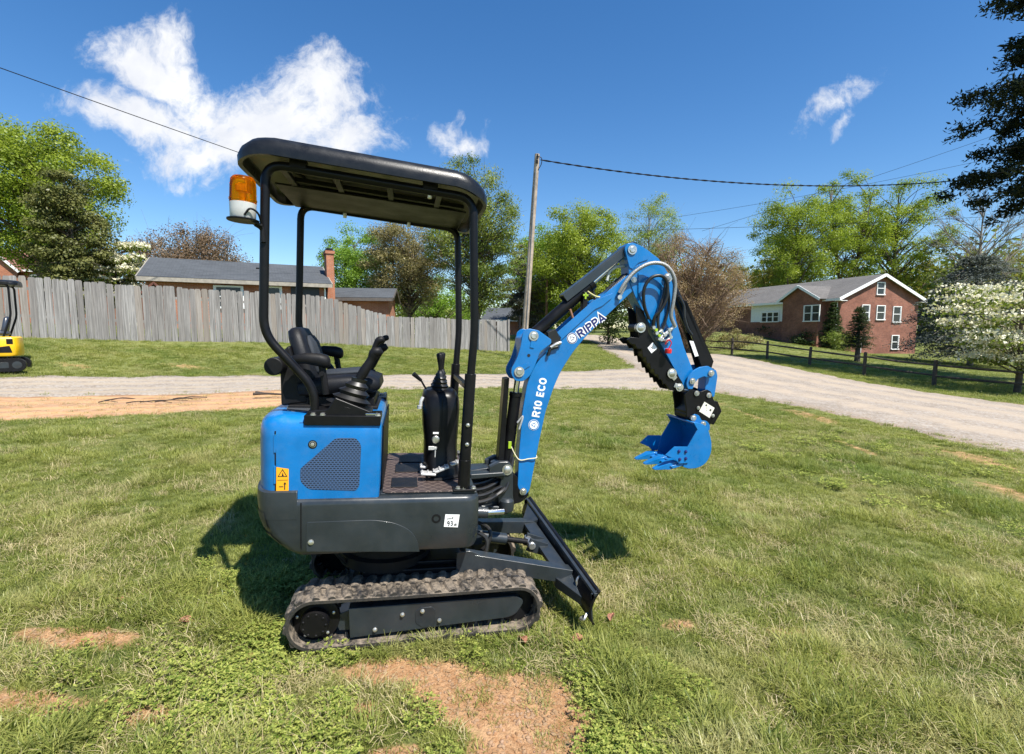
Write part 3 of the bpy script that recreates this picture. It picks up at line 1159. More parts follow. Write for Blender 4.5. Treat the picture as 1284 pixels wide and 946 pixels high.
# blade push frame: two long arms, a cross plate and the lift cylinder between them
m = MB()
near_b, far_b = bp(.30, .045, -.085), bp(L - .26, .045, -.10)
pn, pf = Vector((.47, -.22, .345)), Vector((.47, .22, .36))
m.bar(pn, near_b, .075, .085)
m.bar(pf, far_b, .075, .085)
m.loft([[near_b + Vector((-.10, -.035, .0)), near_b + Vector((-.10, -.035, -.06)), bp(.06, .04, -.15), bp(.06, .04, -.10)],
        [near_b + Vector((-.10, .035, .0)), near_b + Vector((-.10, .035, -.06)), bp(.30, .04, -.16), bp(.30, .04, -.05)]])
m.loft([[far_b + Vector((-.09, .035, .02)), far_b + Vector((-.09, .035, -.06)), bp(L - .05, .04, -.15), bp(L - .05, .04, -.03)],
        [far_b + Vector((-.09, -.035, .02)), far_b + Vector((-.09, -.035, -.06)), bp(L - .3, .04, -.16), bp(L - .3, .04, -.03)]])
mid = (near_b + far_b) / 2
m.bar(near_b + Vector((-.06, 0, .025)), far_b + Vector((-.06, 0, .03)), .09, .03)
m.prism(round_poly([(.42, .26), (.42, .40), (.50, .405), (.60, .36), (.60, .28)], .02), -.262, -.255)
m.prism(round_poly([(.42, .26), (.42, .40), (.50, .405), (.60, .36), (.60, .28)], .02), .255, .262)
m.bar(mid + Vector((-.05, -.045, .01)), mid + Vector((-.17, -.045, .05)), .018, .085)
m.bar(mid + Vector((-.05, .045, .01)), mid + Vector((-.17, .045, .05)), .018, .085)
part("push_frame", m, DGREY, BL, bevel=.005)
m = MB()
c0, c1 = Vector((.50, 0, .40)), mid + Vector((-.15, 0, .045))
m.tube([c0, c0 + (c1 - c0) * .62], .036, 16)
m.box(tuple(c0 + (c1 - c0) * .12), (.10, .11, .09))
part("lift_cylinder", m, DGREY, BL, bevel=.004)
m = MB()
m.tube([c0 + (c1 - c0) * .6, c1], .018, 12)
part("lift_rod", m, BLACKM, BL)
m = MB()
m.lathe([(.02, -.072), (.024, -.068), (.024, .068), (.02, .072)], tuple(c1), 'y', 14)
part("pin", m, STEEL, BL)
m = MB()
m.tube(spline([bp(.20, .03, -.03), bp(.19, .055, -.05), bp(.18, .05, -.10), bp(.18, .05, -.12)], 5), .007, 8)
part("lift_eye", m, STEEL, BL)
m = MB()
m.tube(spline([bp(.02, .06, -.14), bp(.0, .085, -.16), bp(.03, .09, -.18), bp(.05, .06, -.18)], 5), .008, 8)
part("lift_eye", m, STEEL, BL)
for (e, a, b) in ((.10, .035, -.115), (L - .05, .035, -.05), (L - .03, .03, -.10)):
    q = bp(e, a, b)
    m = MB()
    m.lathe([(.016, 0), (.016, .012), (.011, .02)], tuple(q), 'x', 10)
    part("bolt", m, STEEL, BL)

# ---- grey skirt under the cab: rounded tail, flat sides, rounded front corners
def plan(hw, xr, xf, tail, rf, n=10):
    """plan outline of the upper structure; tail = how far the bow of the tail reaches behind xr"""
    pts = []
    k = 22
    for i in range(k + 1):                     # tail from right (-y) to left (+y), a flattened bow
        a = -90 + 180 * i / k
        c_, s_ = math.cos(R(a)), math.sin(R(a))
        pts.append((xr - tail * abs(c_) ** .80, hw * math.copysign(abs(s_) ** .62, s_)))
    pts = [(x, y) for x, y in pts]
    pts += [(xf - rf + rf * math.cos(R(a)), hw - rf + rf * math.sin(R(a))) for a in np.linspace(90, 0, n)]
    pts += [(xf - rf + rf * math.cos(R(a)), -hw + rf + rf * math.sin(R(a))) for a in np.linspace(0, -90, n)]
    return pts


def ploft(levels):
    """levels of (z, half width, x rear, x front, tail, front radius)"""
    return [[(x, y, z) for x, y in plan(hw, xr, xf, tl, rf)] for (z, hw, xr, xf, tl, rf) in levels]


m = MB()
m.loft(ploft([(.505, .425, -.33, .475, .10, .05), (.512, .452, -.36, .50, .095, .07), (.54, .462, -.40, .512, .105, .08), (.62, .465, -.475, .516, .118, .08),
              (.70, .465, -.500, .516, .122, .08), (.765, .465, -.505, .512, .127, .08), (.786, .462, -.505, .508, .127, .08), (.797, .450, -.50, .496, .122, .07)]))
SK = part("skirt", m, DGREY, EX, smooth=50)
# counterweight lip that rises behind the cover
m = MB()
m.loft([[(x, y, z) for x, y in plan(hw, xr, -.40, tl, .004) ] for (z, hw, xr, tl) in ((.70, .466, -.500, .124), (.786, .466, -.506, .129), (.835, .462, -.506, .127), (.842, .452, -.5, .122))])
part("counterweight_lip", m, DGREY, SK, smooth=50)
# raised relief on the side: arched lower panel
for s in (-1, 1):
    m = MB()
    y0, y1 = sorted((s * .462, s * .4672))
    m.prism(round_poly([(-0.3558, 0.6849), (-0.0277, 0.6858), (0.0797, 0.6652), (0.1574, 0.6199), (0.1918, 0.5585), (0.2015, 0.5064), (-0.3541, 0.5335)], [.01, .04, .05, .04, .02, .0, .0]), y0, y1)
    part("side_panel", m, DGREY, SK, bevel=.002)
    m = MB()
    y0, y1 = sorted((s * .4655, s * .4668))
    m.prism([(-0.3841, 0.783), (-0.3782, 0.7828), (-0.3758, 0.5427), (-0.3819, 0.5594)], y0, y1)
    part("panel_gap", m, BLACKM, SK)
    m = MB()
    m.lathe([(.024, s * .460), (.024, s * .4665), (.014, s * .4668), (.013, s * .458), (.0, s * .4575)], ((0.2824, 0.6816)[0], 0, (0.2824, 0.6816)[1]), 'y', 20)
    part("tie_down_hole", m, BLACKM, SK)
    m = MB()
    bolt(m, *[(-0.3323, 0.5818)[0], s * .4665, (-0.3323, 0.5818)[1]], .011, s=s)
    part("bolt", m, STEEL, SK)
# certification sticker
m = MB()
_q = [(0.3286, 0.7048), (0.404, 0.7007), (0.3964, 0.6316), (0.323, 0.637)]
m.quad(*[(x, -.4690, z) for x, z in _q])
ST = part("noise_sticker", m, WHITE, SK, smooth=0)


GLYPH = {
    'R': (.78, [[(.10, 0), (.10, 1)], [(.10, .90), (.48, .90), (.62, .86), (.68, .75), (.68, .67), (.62, .56), (.48, .50), (.10, .50)], [(.40, .50), (.70, 0)]]),
    'P': (.74, [[(.10, 0), (.10, 1)], [(.10, .90), (.46, .90), (.60, .86), (.66, .75), (.66, .65), (.60, .54), (.46, .47), (.10, .47)]]),
    'I': (.20, [[(.10, 0), (.10, 1)]]),
    'A': (.84, [[(.06, 0), (.42, .96), (.78, 0)], [(.20, .26), (.64, .26)]]),
    '1': (.40, [[(.28, 0), (.28, 1)], [(.04, .72), (.28, .90)]]),
    '0': (.70, [[(.35, .90), (.18, .84), (.10, .66), (.10, .34), (.18, .16), (.35, .10), (.52, .16), (.60, .34), (.60, .66), (.52, .84), (.35, .90)]]),
    'E': (.62, [[(.10, 0), (.10, 1)], [(.10, .90), (.60, .90)], [(.10, .50), (.54, .50)], [(.10, .10), (.60, .10)]]),
    'C': (.76, [[(.70, .74), (.58, .86), (.42, .90), (.22, .83), (.11, .66), (.10, .50), (.11, .34), (.22, .17), (.42, .10), (.58, .14), (.70, .26)]]),
    'O': (.82, [[(.41, .90), (.22, .83), (.11, .66), (.10, .50), (.11, .34), (.22, .17), (.41, .10), (.60, .17), (.71, .34), (.72, .50), (.71, .66), (.60, .83), (.41, .90)]]),
    '9': (.62, [[(.52, .66), (.46, .54), (.31, .48), (.16, .54), (.09, .68), (.16, .85), (.31, .92), (.46, .85), (.53, .66), (.50, .36), (.40, .14), (.16, .08)]]),
    '3': (.60, [[(.08, .86), (.28, .92), (.46, .84), (.48, .68), (.38, .56), (.22, .53)], [(.22, .53), (.40, .50), (.52, .36), (.48, .16), (.28, .08), (.06, .15)]]),
    'd': (.56, [[(.46, 0), (.46, 1)], [(.46, .52), (.30, .62), (.14, .54), (.08, .32), (.14, .12), (.30, .05), (.46, .14)]]),
    'B': (.66, [[(.10, 0), (.10, 1)], [(.10, .92), (.44, .92), (.56, .80), (.54, .62), (.42, .52), (.10, .52)], [(.42, .52), (.58, .40), (.58, .18), (.44, .08), (.10, .08)]]),
    'L': (.56, [[(.10, 0), (.10, 1)], [(.10, .08), (.54, .08)]]),
    'W': (.98, [[(.04, 1), (.26, .04), (.49, .90), (.72, .04), (.94, 1)]]),
    ' ': (.30, []),
}


def lettering(parent, name, body, p0, length, height, ang, y, mat, wt=.20, gap=.14, layer=0.0):
    """block letters built from flat strokes on a plate facing -y; p0 = middle of the left edge"""
    wds = [GLYPH[c][0] for c in body]
    tot = sum(wds) + gap * (len(body) - 1)
    sx, sz = length / tot, height
    ca, sa = math.cos(ang), math.sin(ang)
    m = MB()
    cur = 0.0
    lev = 0
    for c, wd in zip(body, wds):
        for st in GLYPH[c][1]:
            pts = [Vector(((cur + px) * sx, (pz - .5) * sz)) for px, pz in st]
            n = len(pts)
            closed = (pts[0] - pts[-1]).length < 1e-6
            h = wt * sz * .5
            Lf, Rt = [], []
            for i in range(n):
                a = pts[i - 1] if i > 0 else (pts[-2] if closed else None)
                b = pts[i + 1] if i < n - 1 else (pts[1] if closed else None)
                d0 = (pts[i] - a).normalized() if a is not None else None
                d1 = (b - pts[i]).normalized() if b is not None else None
                if d0 is None:
                    t, k = d1, 1
                elif d1 is None:
                    t, k = d0, 1
                else:
                    t = (d0 + d1).normalized()
                    k = min(2.2, 1 / max(.3, t.dot(d1)))
                nn = Vector((-t.y, t.x)) * h * k
                Lf.append(pts[i] + nn)
                Rt.append(pts[i] - nn)
            yy = y - lev * .00012 - layer
            lev = (lev + 1) % 3

            def W3(q):
                return (p0[0] + q.x * ca - q.y * sa, yy, p0[1] + q.x * sa + q.y * ca)
            for i in range(n - 1):
                m.quad(W3(Rt[i]), W3(Rt[i + 1]), W3(Lf[i + 1]), W3(Lf[i]))
        cur += wd + gap
    return part(name, m, mat, parent, smooth=0)


_sx, _sz = (0.3358, 0.6602)
lettering(SK, "printed_number", "93", (_sx + .004, _sz - .006), .030, .028, R(3), -.4702, BLACKINK, .15, .16)
lettering(SK, "printed_unit", "dB", (_sx + .040, _sz - .013), .014, .012, R(3), -.4702, BLACKINK, .17, .16)
lettering(SK, "printed_unit", "LWA", (_sx + .004, _sz + .021), .022, .010, R(3), -.4702, BLACKINK, .17, .2)
m = MB()
m.lathe([(.004, -.4699), (.004, -.4703)], (_sx + .032, 0, _sz + .024), 'y', 10)
part("printed_mark", m, BLACKINK, SK)
# vents in the tail corners
SKL = np.array([(.505, .425, -.33, .475, .10, .05), (.512, .452, -.36, .50, .095, .07), (.54, .462, -.40, .512, .105, .08), (.62, .465, -.475, .516, .118, .08), (.70, .465, -.500, .516, .122, .08), (.765, .465, -.505, .512, .127, .08)])


def skirt_ring(z):
    q = [float(np.interp(z, SKL[:, 0], SKL[:, k])) for k in range(1, 6)]
    return plan(q[0] + .003, q[1] - .003, q[2], q[3], q[4])


for s in (-1, 1):
    for (z0, z1, i0, i1) in ((.650, .735, 2, 7), (.565, .628, 2, 6)):
        m = MB()
        zs_ = np.linspace(z0, z1, 5)
        R0 = [skirt_ring(z) for z in zs_]
        idx = range(i0, i1) if s < 0 else range(22 - i1 + 1, 22 - i0 + 1)
        for k in range(4):
            for q in idx:
                a, b, c, d = R0[k][q], R0[k][q + 1], R0[k + 1][q + 1], R0[k + 1][q]
                m.quad((a[0], a[1], zs_[k]), (b[0], b[1], zs_[k]), (c[0], c[1], zs_[k + 1]), (d[0], d[1], zs_[k + 1]))
        part("vent_grille", m, VENTM, SK, smooth=60)

# ---- blue engine cover
m = MB()
m.loft(ploft([(.792, .447, -.492, -.012, .118, .018), (.86, .449, -.495, -.008, .126, .018), (1.10, .449, -.497, -.006, .127, .020), (1.140, .447, -.497, -.006, .126, .022),
              (1.172, .440, -.494, -.008, .120, .024), (1.194, .425, -.485, -.014, .108, .026), (1.207, .402, -.470, -.026, .094, .028), (1.212, .372, -.452, -.040, .080, .03)]))
CV = part("engine_cover", m, BLUE, EX, smooth=40)
m = MB()
m.loft([[(x, y, z) for x, y in plan(.32, -.43, -.10, .085, .02)] for z in (1.211, 1.2165)])
part("top_hatch", m, plain("black_hatch_paint", (0.10, 0.115, 0.135), .12, coat=.6, dust=.1), CV, bevel=.003)
for s in (-1, 1):
    y0, y1 = sorted((s * .4455, s * .4503))
    m = MB()
    m.prism(round_poly([(-0.2254, 1.1054), (-0.1305, 1.1055), (-0.1029, 1.0706), (-0.1084, 0.8573), (-0.1253, 0.8349), (-0.3491, 0.8466), (-0.3884, 0.887), (-0.389, 0.9512)], [.02, .015, .02, .015, .01, .02, .02, .01]), y0, y1)
    part("grille", m, GRILLE, CV)
    m = MB()
    gx_, gz_ = (-0.3332, 1.0729)
    m.lathe([(.020, s * .4440), (.020, s * .4502), (.0135, s * .4506), (.013, s * .4485), (.009, s * .448), (.009, s * .456), (.0, s * .457)], (gx_, 0, gz_), 'y', 18)
    part("latch", m, STEEL, CV)
    m = MB()
    m.lathe([(.021, s * .4440), (.0212, s * .4508), (.016, s * .4512), (.015, s * .4495)], (gx_, 0, gz_), 'y', 20)
    part("latch_recess", m, BLACKM, CV)
    m = MB()
    m.prism([(-0.5077, 1.1379), (-0.502, 1.1379), (-0.4988, 0.833), (-0.5046, 0.8391)], *sorted((s * .4440, s * .4502)))
    part("panel_gap", m, BLACKM, CV)
    for (za, zb) in ((545, 570), (587, 612)):
        m = MB()
        x_, z_a = (-0.5026, 1.1222)
        x_, z_b = (-0.5021, 1.0317)
        if za > 560:
            z_a, z_b = z_a - .155, z_b - .155
        m.box((x_ - .004, s * .450, (z_a + z_b) / 2), (.010, .006, abs(z_a - z_b)))
        part("hinge", m, BLUE, CV, bevel=.002)
# warning sticker
m = MB()
wq = [(-0.4982, 0.9615), (-0.4419, 0.9513), (-0.4409, 0.8199), (-0.4982, 0.8381)]
m.quad(*[(x, -.4512, z) for x, z in wq])
part("warning_sticker", m, ORANGESTK, CV, smooth=0)
wx = sum(p_[0] for p_ in wq) / 4
wz = sum(p_[1] for p_ in wq) / 4
m = MB()


def tri_ring(m, cx, cz, r0, r1, y, th=.0008):
    o_ = [(cx + r0 * math.cos(R(90 + 120 * k)), cz + r0 * math.sin(R(90 + 120 * k))) for k in range(3)]
    i_ = [(cx + r1 * math.cos(R(90 + 120 * k)), cz + r1 * math.sin(R(90 + 120 * k))) for k in range(3)]
    for k in range(3):
        j = (k + 1) % 3
        m.prism([o_[k], o_[j], i_[j], i_[k]], y, y - th)


tri_ring(m, wx, wz + .033, .026, .020, -.4514)
m.prism([(wx - .004, wz + .022), (wx + .006, wz + .024), (wx, wz + .042)], -.4514, -.4520)
m.bar((wx - .016, -.4517, wz - .030), (wx + .004, -.4517, wz - .030), .0008, .004)
m.prism([(wx + .008, wz - .045), (wx + .013, wz - .045), (wx + .013, wz - .018), (wx + .018, wz - .018), (wx + .011, wz - .006), (wx + .004, wz - .018), (wx + .008, wz - .018)], -.4514, -.4520)
m.bar((wx - .024, -.4516, wz + .003), (wx + .024, -.4516, wz + .003), .0006, .002)
part("warning_print", m, BLACKINK, CV, smooth=0)

# ---- floor and its quilted mat
m = MB()
m.box((.245, 0, .802), (.50, .84, .012))
part("floor_plate", m, DGREY, EX, bevel=.003)
m = MB()
m.loft([[(x, y, z) for x, y in round_poly([(.004, -.425), (.462, -.425), (.475, .42), (.004, .42)], .03)] for z in (.809, .816)])
FM = part("floor_mat", m, MATM, EX, bevel=.002)
for (x, y) in ((.085, -.27), (.10, .02), (.12, .24)):
    m = MB()
    m.box((x + .03, y, .819), (.14, .17, .006))
    fp = part("foot_pad", m, VINYL, FM, bevel=.002)
m = MB()
m.box((-.001, .05, .98), (.006, .80, .34))
part("seat_riser", m, BLACKM, EX, bevel=.002)

# ---- seat
def blob_loft(path, w_, h_, n=16, p=.55):
    """rounded cushion: super-ellipse sections along a path of (x, z, tangent angle, w scale, h scale)"""
    loops = []
    for (x, z, a, ws, hs) in path:
        L_ = []
        for k in range(n):
            t = 2 * math.pi * k / n
            cy = math.copysign(abs(math.cos(t)) ** p, math.cos(t)) * w_ * ws
            ch = math.copysign(abs(math.sin(t)) ** p, math.sin(t)) * h_ * hs
            L_.append((x - math.sin(R(a)) * ch, cy, z + math.cos(R(a)) * ch))
        loops.append(L_)
    return loops


SEAT = thing_part = None
m = MB()
m.loft(blob_loft([(-.46, 1.315, 8, .86, .3), (-.45, 1.318, 8, .97, .85), (-.40, 1.325, 8, 1, 1), (-.22, 1.345, 6, 1, 1), (-.10, 1.35, 0, 1, 1.0), (-.055, 1.34, -25, .97, .9), (-.035, 1.325, -40, .86, .3)], .225, .058, 20))
SEAT = part("seat", m, VINYL, EX, smooth=60)
m = MB()
m.loft(blob_loft([(-.39, 1.30, 100, .80, .3), (-.395, 1.315, 101, .97, .9), (-.41, 1.38, 102, 1.0, 1.0), (-.445, 1.50, 106, .96, 1.0), (-.478, 1.59, 106, .80, .95), (-.492, 1.628, 106, .68, .8), (-.498, 1.640, 106, .55, .3)], .205, .050, 20))
part("backrest", m, VINYL, SEAT, smooth=60)
m = MB()
m.loft(blob_loft([(-.365, 1.39, 104, .80, .2), (-.372, 1.41, 104, .95, 1.0), (-.415, 1.56, 106, .82, 1.0), (-.427, 1.60, 106, .6, .3)], .15, .022, 20))
part("back_pad", m, plain("seat_fabric", (0.022, 0.028, 0.038), .75, bump=.5, bscale=400), SEAT, smooth=60)
m = MB()
m.loft(blob_loft([(-.36, 1.385, 8, .8, .2), (-.34, 1.39, 8, .95, 1), (-.16, 1.41, 5, .95, 1), (-.10, 1.41, -8, .8, .2)], .15, .016, 20))
part("seat_pad", m, MAT["seat_fabric"], SEAT, smooth=60)
m = MB()
m.prism([(-.54, 1.22), (-.55, 1.50), (-.50, 1.55), (-.46, 1.42), (-.40, 1.24)], -.19, .19)
part("seat_shell", m, BLACKM, SEAT, bevel=.015)
m = MB()
m.box((-.27, 0, 1.245), (.42, .36, .06))
m.box((-.27, 0, 1.22), (.46, .42, .02))
m.box((-.45, -.17, 1.24), (.10, .03, .06))
part("seat_base", m, BLACKM, SEAT, bevel=.006)
m = MB()
m.tube([(-.552, -.30, 1.440), (-.552, -.10, 1.440)], .046, 20)
part("horn", m, BLACKM, EX, bevel=.008)
for s, dz in ((-1, 0.0), (1, .02)):
    y = s * .275
    m = MB()
    m.loft([[(x, y + s_ * wd, z + dz + hh) for (s_, hh) in ((-1, -.6 * h), (-1, .35 * h), (-.6, h), (.6, h), (1, .35 * h), (1, -.6 * h), (.6, -h), (-.6, -h))] for (x, z, wd, h) in
            ((-.475, 1.475, .018, .012), (-.46, 1.478, .030, .022), (-.40, 1.487, .034, .028), (-.33, 1.480, .036, .034), (-.295, 1.472, .034, .032), (-.283, 1.468, .024, .018))])
    part("armrest", m, BLACKM, SEAT, smooth=60)
    m = MB()
    m.tube([(-.325, y, 1.46 + dz), (-.31, y, 1.38 + dz), (-.30, y, 1.30)], .017, 10)
    m.tube([(-.32, y - .03, 1.41 + dz), (-.32, y + .03, 1.41 + dz)], .012, 10)
    part("armrest_stay", m, BLACKM, SEAT)
    m = MB()
    m.tube([(-.47, y, 1.475 + dz), (-.45, y * .8, 1.40), (-.44, y * .75, 1.36)], .02, 10)
    part("armrest_stay", m, BLACKM, SEAT)

# ---- joystick consoles at both sides of the seat
def joystick(s):
    y = s * .355
    m = MB()
    m.prism(round_poly([(-.365, 1.165), (-.365, 1.235), (-.27, 1.245), (-.235, 1.305), (-.06, 1.235), (-.06, 1.19), (-.02, 1.185), (-.02, 1.160)], .008), *sorted((y - .075, y + .075)))
    JC = part("joystick_console", m, BLACKP, EX, bevel=.006)
    m = MB()
    m.prism([(-.375, 1.168), (-.375, 1.217), (-.012, 1.217), (-.012, 1.168)], *sorted((s * .27, s * .4525)))
    part("mounting_plate", m, BLACKP, JC, bevel=.003)
    for (x, z) in ((-.335, 1.217), (-.29, 1.217), (-.025, 1.217)):
        m = MB()
        bolt(m, x, s * .44, z, .011, axis='z', h=.010)
        part("bolt", m, STEEL, JC)
    m = MB()
    m.box((-.06, s * .405, 1.222), (.055, .06, .012))
    part("latch_plate", m, CHROME, JC, bevel=.003)
    b0, b1 = Vector((-.175, y, 1.255)), Vector((-.125, y, 1.395))
    d = (b1 - b0)
    loops = []
    nn = 9
    for i in range(nn):
        t = i / (nn - 1)
        rr = .098 * (1 - t) + .034 * t
        if i % 2:
            rr *= .74
        c_ = b0 + d * t
        tl = .33 * (1 - t * .2)
        loops.append([(c_.x + rr * 1.15 * math.cos(a), c_.y + rr * .78 * math.sin(a), c_.z - rr * tl * math.cos(a)) for a in np.linspace(0, 2 * math.pi, 24, endpoint=False)])
    m = MB()
    m.loft(loops)
    part("bellows", m, RUBBER, JC, smooth=45)
    h0 = b1
    m = MB()
    hp = [h0, h0 + Vector((.03, 0, .055)), h0 + Vector((.055, 0, .10)), h0 + Vector((.068, 0, .128))]
    m.tube(spline(hp, 4), [.024, .025, .026, .026, .025, .024, .023, .022, .022, .023, .025, .027, .028], 14)
    hd = hp[-1]
    m.tube([hd + Vector((-.012, 0, -.002)), hd + Vector((.004, 0, .010)), hd + Vector((.024, 0, .012)), hd + Vector((.040, 0, .0))], [.022, .030, .028, .014], 14)
    part("joystick_grip", m, BLACKM, JC, smooth=60)
    m = MB()
    t0 = hd + Vector((-.006, s * -.01, .01))
    m.tube(spline([t0, t0 + Vector((.012, 0, .035)), t0 + Vector((.028, 0, .062)), t0 + Vector((.055, 0, .070))], 4), [.014, .014, .014, .014, .014, .015, .016, .018, .019, .019, .018, .016, .010], 12)
    part("thumb_switch", m, BLACKM, JC, smooth=60)


joystick(-1)
joystick(1)

# ---- control pedestal in front of the floor
def ped(levels, n=20, p=.6):
    L_ = []
    for (z, x0, x1, y0, y1) in levels:
        cx_, cy_, hx, hy = (x0 + x1) / 2, (y0 + y1) / 2, (x1 - x0) / 2, (y1 - y0) / 2
        L_.append([(cx_ + hx * math.copysign(abs(math.cos(t)) ** p, math.cos(t)), cy_ + hy * math.copysign(abs(math.sin(t)) ** p, math.sin(t)), z) for t in np.linspace(0, 2 * math.pi, n, endpoint=False)])
    return L_


m = MB()
m.loft(ped([(.815, .235, .435, -.20, .18), (.90, .225, .425, -.17, .15), (1.00, .225, .42, -.155, .14), (1.10, .212, .425, -.155, .14), (1.20, .205, .428, -.15, .14), (1.27, .205, .422, -.14, .13), (1.305, .215, .405, -.12, .11), (1.318, .235, .385, -.09, .08)], 28))
CP = part("control_pedestal", m, BLACKP, EX, smooth=60)
m = MB()
m.box((.318, -.1525, 1.12), (.004, .006, .30))
part("panel_gap", m, BLACKM, CP)
for (y, tilt) in ((-.055, 0.0), (.055, .02)):
    m = MB()
    loops = []
    for i in range(11):
        t = i / 10
        rr = (.060 * (1 - t) ** .8 + .014 * t) * (.80 if i % 2 else 1)
        loops.append([(.305 + tilt * t + rr * math.cos(a), y + rr * .8 * math.sin(a), 1.312 + .115 * t) for a in np.linspace(0, 2 * math.pi, 20, endpoint=False)])
    m.loft(loops)
    part("bellows", m, RUBBER, CP, smooth=45)
    m = MB()
    m.tube([(.305 + tilt, y, 1.42), (.304 + tilt, y, 1.455), (.302 + tilt, y, 1.49), (.300 + tilt, y, 1.52), (.300 + tilt, y, 1.530)], [.010, .012, .017, .022, .013], 14)
    part("lever_knob", m, BLACKM, CP, smooth=60)
m = MB()
m.tube([(.225, -.05, 1.315), (.19, -.07, 1.375)], .006, 8)
m.tube([(.196, -.066, 1.365), (.150, -.085, 1.405)], [.009, .014], 10)
part("throttle_lever", m, BLACKM, CP)
m = MB()
m.tube([(.208, -.09, 1.27), (.196, -.10, 1.245), (.196, -.10, 1.22)], .010, 8)
m.tube([(.190, -.11, 1.225), (.19, -.11, 1.205)], .013, 8)
part("hose_fitting", m, ALU, CP)
m = MB()
m.lathe([(.022, -.152), (.022, -.166), (.018, -.170), (.009, -.171)], (.285, 0, 1.035), 'y', 16)
kl = part("key_switch", m, STEEL, CP)
m = MB()
m.box((.262, -.1625, .985), (.034, .006, .022))
m.box((.285, -.1625, .985), (.016, .008, .016))
m.box((.285, -.1615, .955), (.006, .004, .05))
part("key", m, ALU, CP, bevel=.002)
m = MB()
m.box((.285, -.157, 1.072), (.032, .004, .010))
part("key_label", m, WHITE, CP)
for (x, z) in ((.225, .90), (.33, .862)):
    m = MB()
    bolt(m, x, -.175, z, .008)
    part("bolt", m, BLACKM, CP)
# travel pedals: cast foot plates on bent arms
for y in (-.235, -.09):
    m = MB()
    for (c_, s_, rot) in (((.245, y, .858), (.085, .06, .014), -4), ((.32, y + .004, .882), (.085, .062, .014), 22), ((.395, y + .005, .915), (.05, .05, .014), 22)):
        m.box(c_, s_, Matrix.Rotation(-R(rot), 3, 'Y'))
    PD = part("travel_pedal", m, ALU, EX, bevel=.005)
    for q in range(7):
        t = q / 6
        x, z = .212 + .19 * t, .867 + (.058 * max(0, t - .25) / .75)
        m = MB()
        m.box((x, y, z), (.008, .056, .008), Matrix.Rotation(-R(0 if t < .3 else 22), 3, 'Y'))
        part("pedal_rib", m, ALU, PD, bevel=.002)
    m = MB()
    m.tube([(.24, y, .85), (.24, y, .822), (.33, y, .822), (.42, y, .84)], .011, 8)
    part("pedal_arm", m, BLACKM, PD)

# ---- canopy posts and roof
def post_pair(s):
    y = s * .40
    # one bent tube: seat mount, rear post, roof rail
    m = MB()
    path = rounded([(-.335, y, 1.165), (-.335, y, 1.345), (-.572, y, 1.605), (-.566, y, 2.405), (.420, y, 2.345), (.454, y, 1.66), (.440, y, 1.38)], .085, 7)
    m.tube(path, .0215, 14)
    P_ = part("canopy_post", m, BLACKP, EX)
    m = MB()
    m.tube([(.441, y, 1.44), (.430, y, 1.0), (.428, y, .815)], .030, 16)
    m.tube([(.429, y, .98), (.428, y, .815)], .0335, 16)
    part("post_sleeve", m, BLACKP, P_, bevel=.003)
    m = MB()
    m.box((.428, y, .818), (.12, .075, .012))
    m.box((-.345, y, 1.172), (.11, .075, .014))
    part("foot_plate", m, BLACKP, P_, bevel=.003)
    for (x, z) in ((.395, .826), (.425, .826), (.478, .826)):
        m = MB()
        bolt(m, x, y - .022, z, .011, axis='z', h=.011)
        part("bolt", m, STEEL, P_)
    for z in (1.171, 1.067):
        m = MB()
        bolt(m, .434, y - .030, z, .008)
        part("bolt", m, STEEL, P_)
    return P_


post_pair(-1)
post_pair(1)
m = MB()
m.bar((.439, -.39, 1.36), (.439, .39, 1.36), .03, .03)
part("post_crossbar", m, BLACKP, EX, bevel=.004)


def roof_loop(x0, x1, hw, rad, zfun, n=7):
    pts = round_poly([(x0, -hw), (x1, -hw), (x1, hw), (x0, hw)], rad, n)
    return [(x, y, zfun(x, y)) for x, y in pts]


def rz(dz):
    # crown falls gently towards the front, with the rim dipping at both ends
    def f(x, y):
        return float(np.interp(x, [-.72, -.60, -.40, -.10, .20, .38, .50], [2.392, 2.420, 2.432, 2.424, 2.398, 2.362, 2.318])) + .068 + dz
    return f


m = MB()
m.loft([roof_loop(-.700, .500, .487, .17, rz(-.070)), roof_loop(-.702, .502, .489, .17, rz(-.040)), roof_loop(-.690, .492, .482, .165, rz(-.010)), roof_loop(-.662, .470, .462, .15, rz(.012)),
        roof_loop(-.60, .42, .41, .12, rz(.024)), roof_loop(-.45, .28, .28, .10, rz(.030)), roof_loop(-.2, .05, .1, .04, rz(.032))], cap0=False)
# inner wall of the rim and the underside
m.loft([roof_loop(-.700, .500, .487, .17, rz(-.070)), roof_loop(-.682, .482, .470, .16, rz(-.070)), roof_loop(-.680, .480, .468, .16, rz(-.020)), roof_loop(-.66, .46, .45, .15, rz(-.008))], cap0=False)
RF = part("canopy_roof", m, ROOFP, EX, smooth=50)
m = MB()
m.loft([roof_loop(-.668, .466, .456, .15, rz(-.016)), roof_loop(-.664, .462, .452, .15, rz(-.0095))])
part("roof_lining", m, LINER, RF)
m = MB()
for x, zz in ((-.50, 2.405), (-.26, 2.395), (.0, 2.38), (.25, 2.365)):
    m.bar((x, -.40, zz), (x, .40, zz), .03, .024)
m.bar((-.52, -.13, 2.417), (.40, -.13, 2.360), .035, .022)
m.bar((-.52, .13, 2.417), (.40, .13, 2.360), .035, .022)
part("roof_bracing", m, BLACKM, RF, bevel=.003)
m = MB()
m.bar((-.60, .16, 2.400), (.42, .16, 2.345), .50, .010)
part("roof_panel", m, BLACKM, RF, bevel=.003)
m = MB()
m.loft([roof_loop(-.45, -.06, .10, .02, rz(-.050)), roof_loop(-.45, -.06, .10, .02, rz(-.018))])
m.bar((-.55, -.28, 2.43), (-.42, -.24, 2.43), .012, .012)
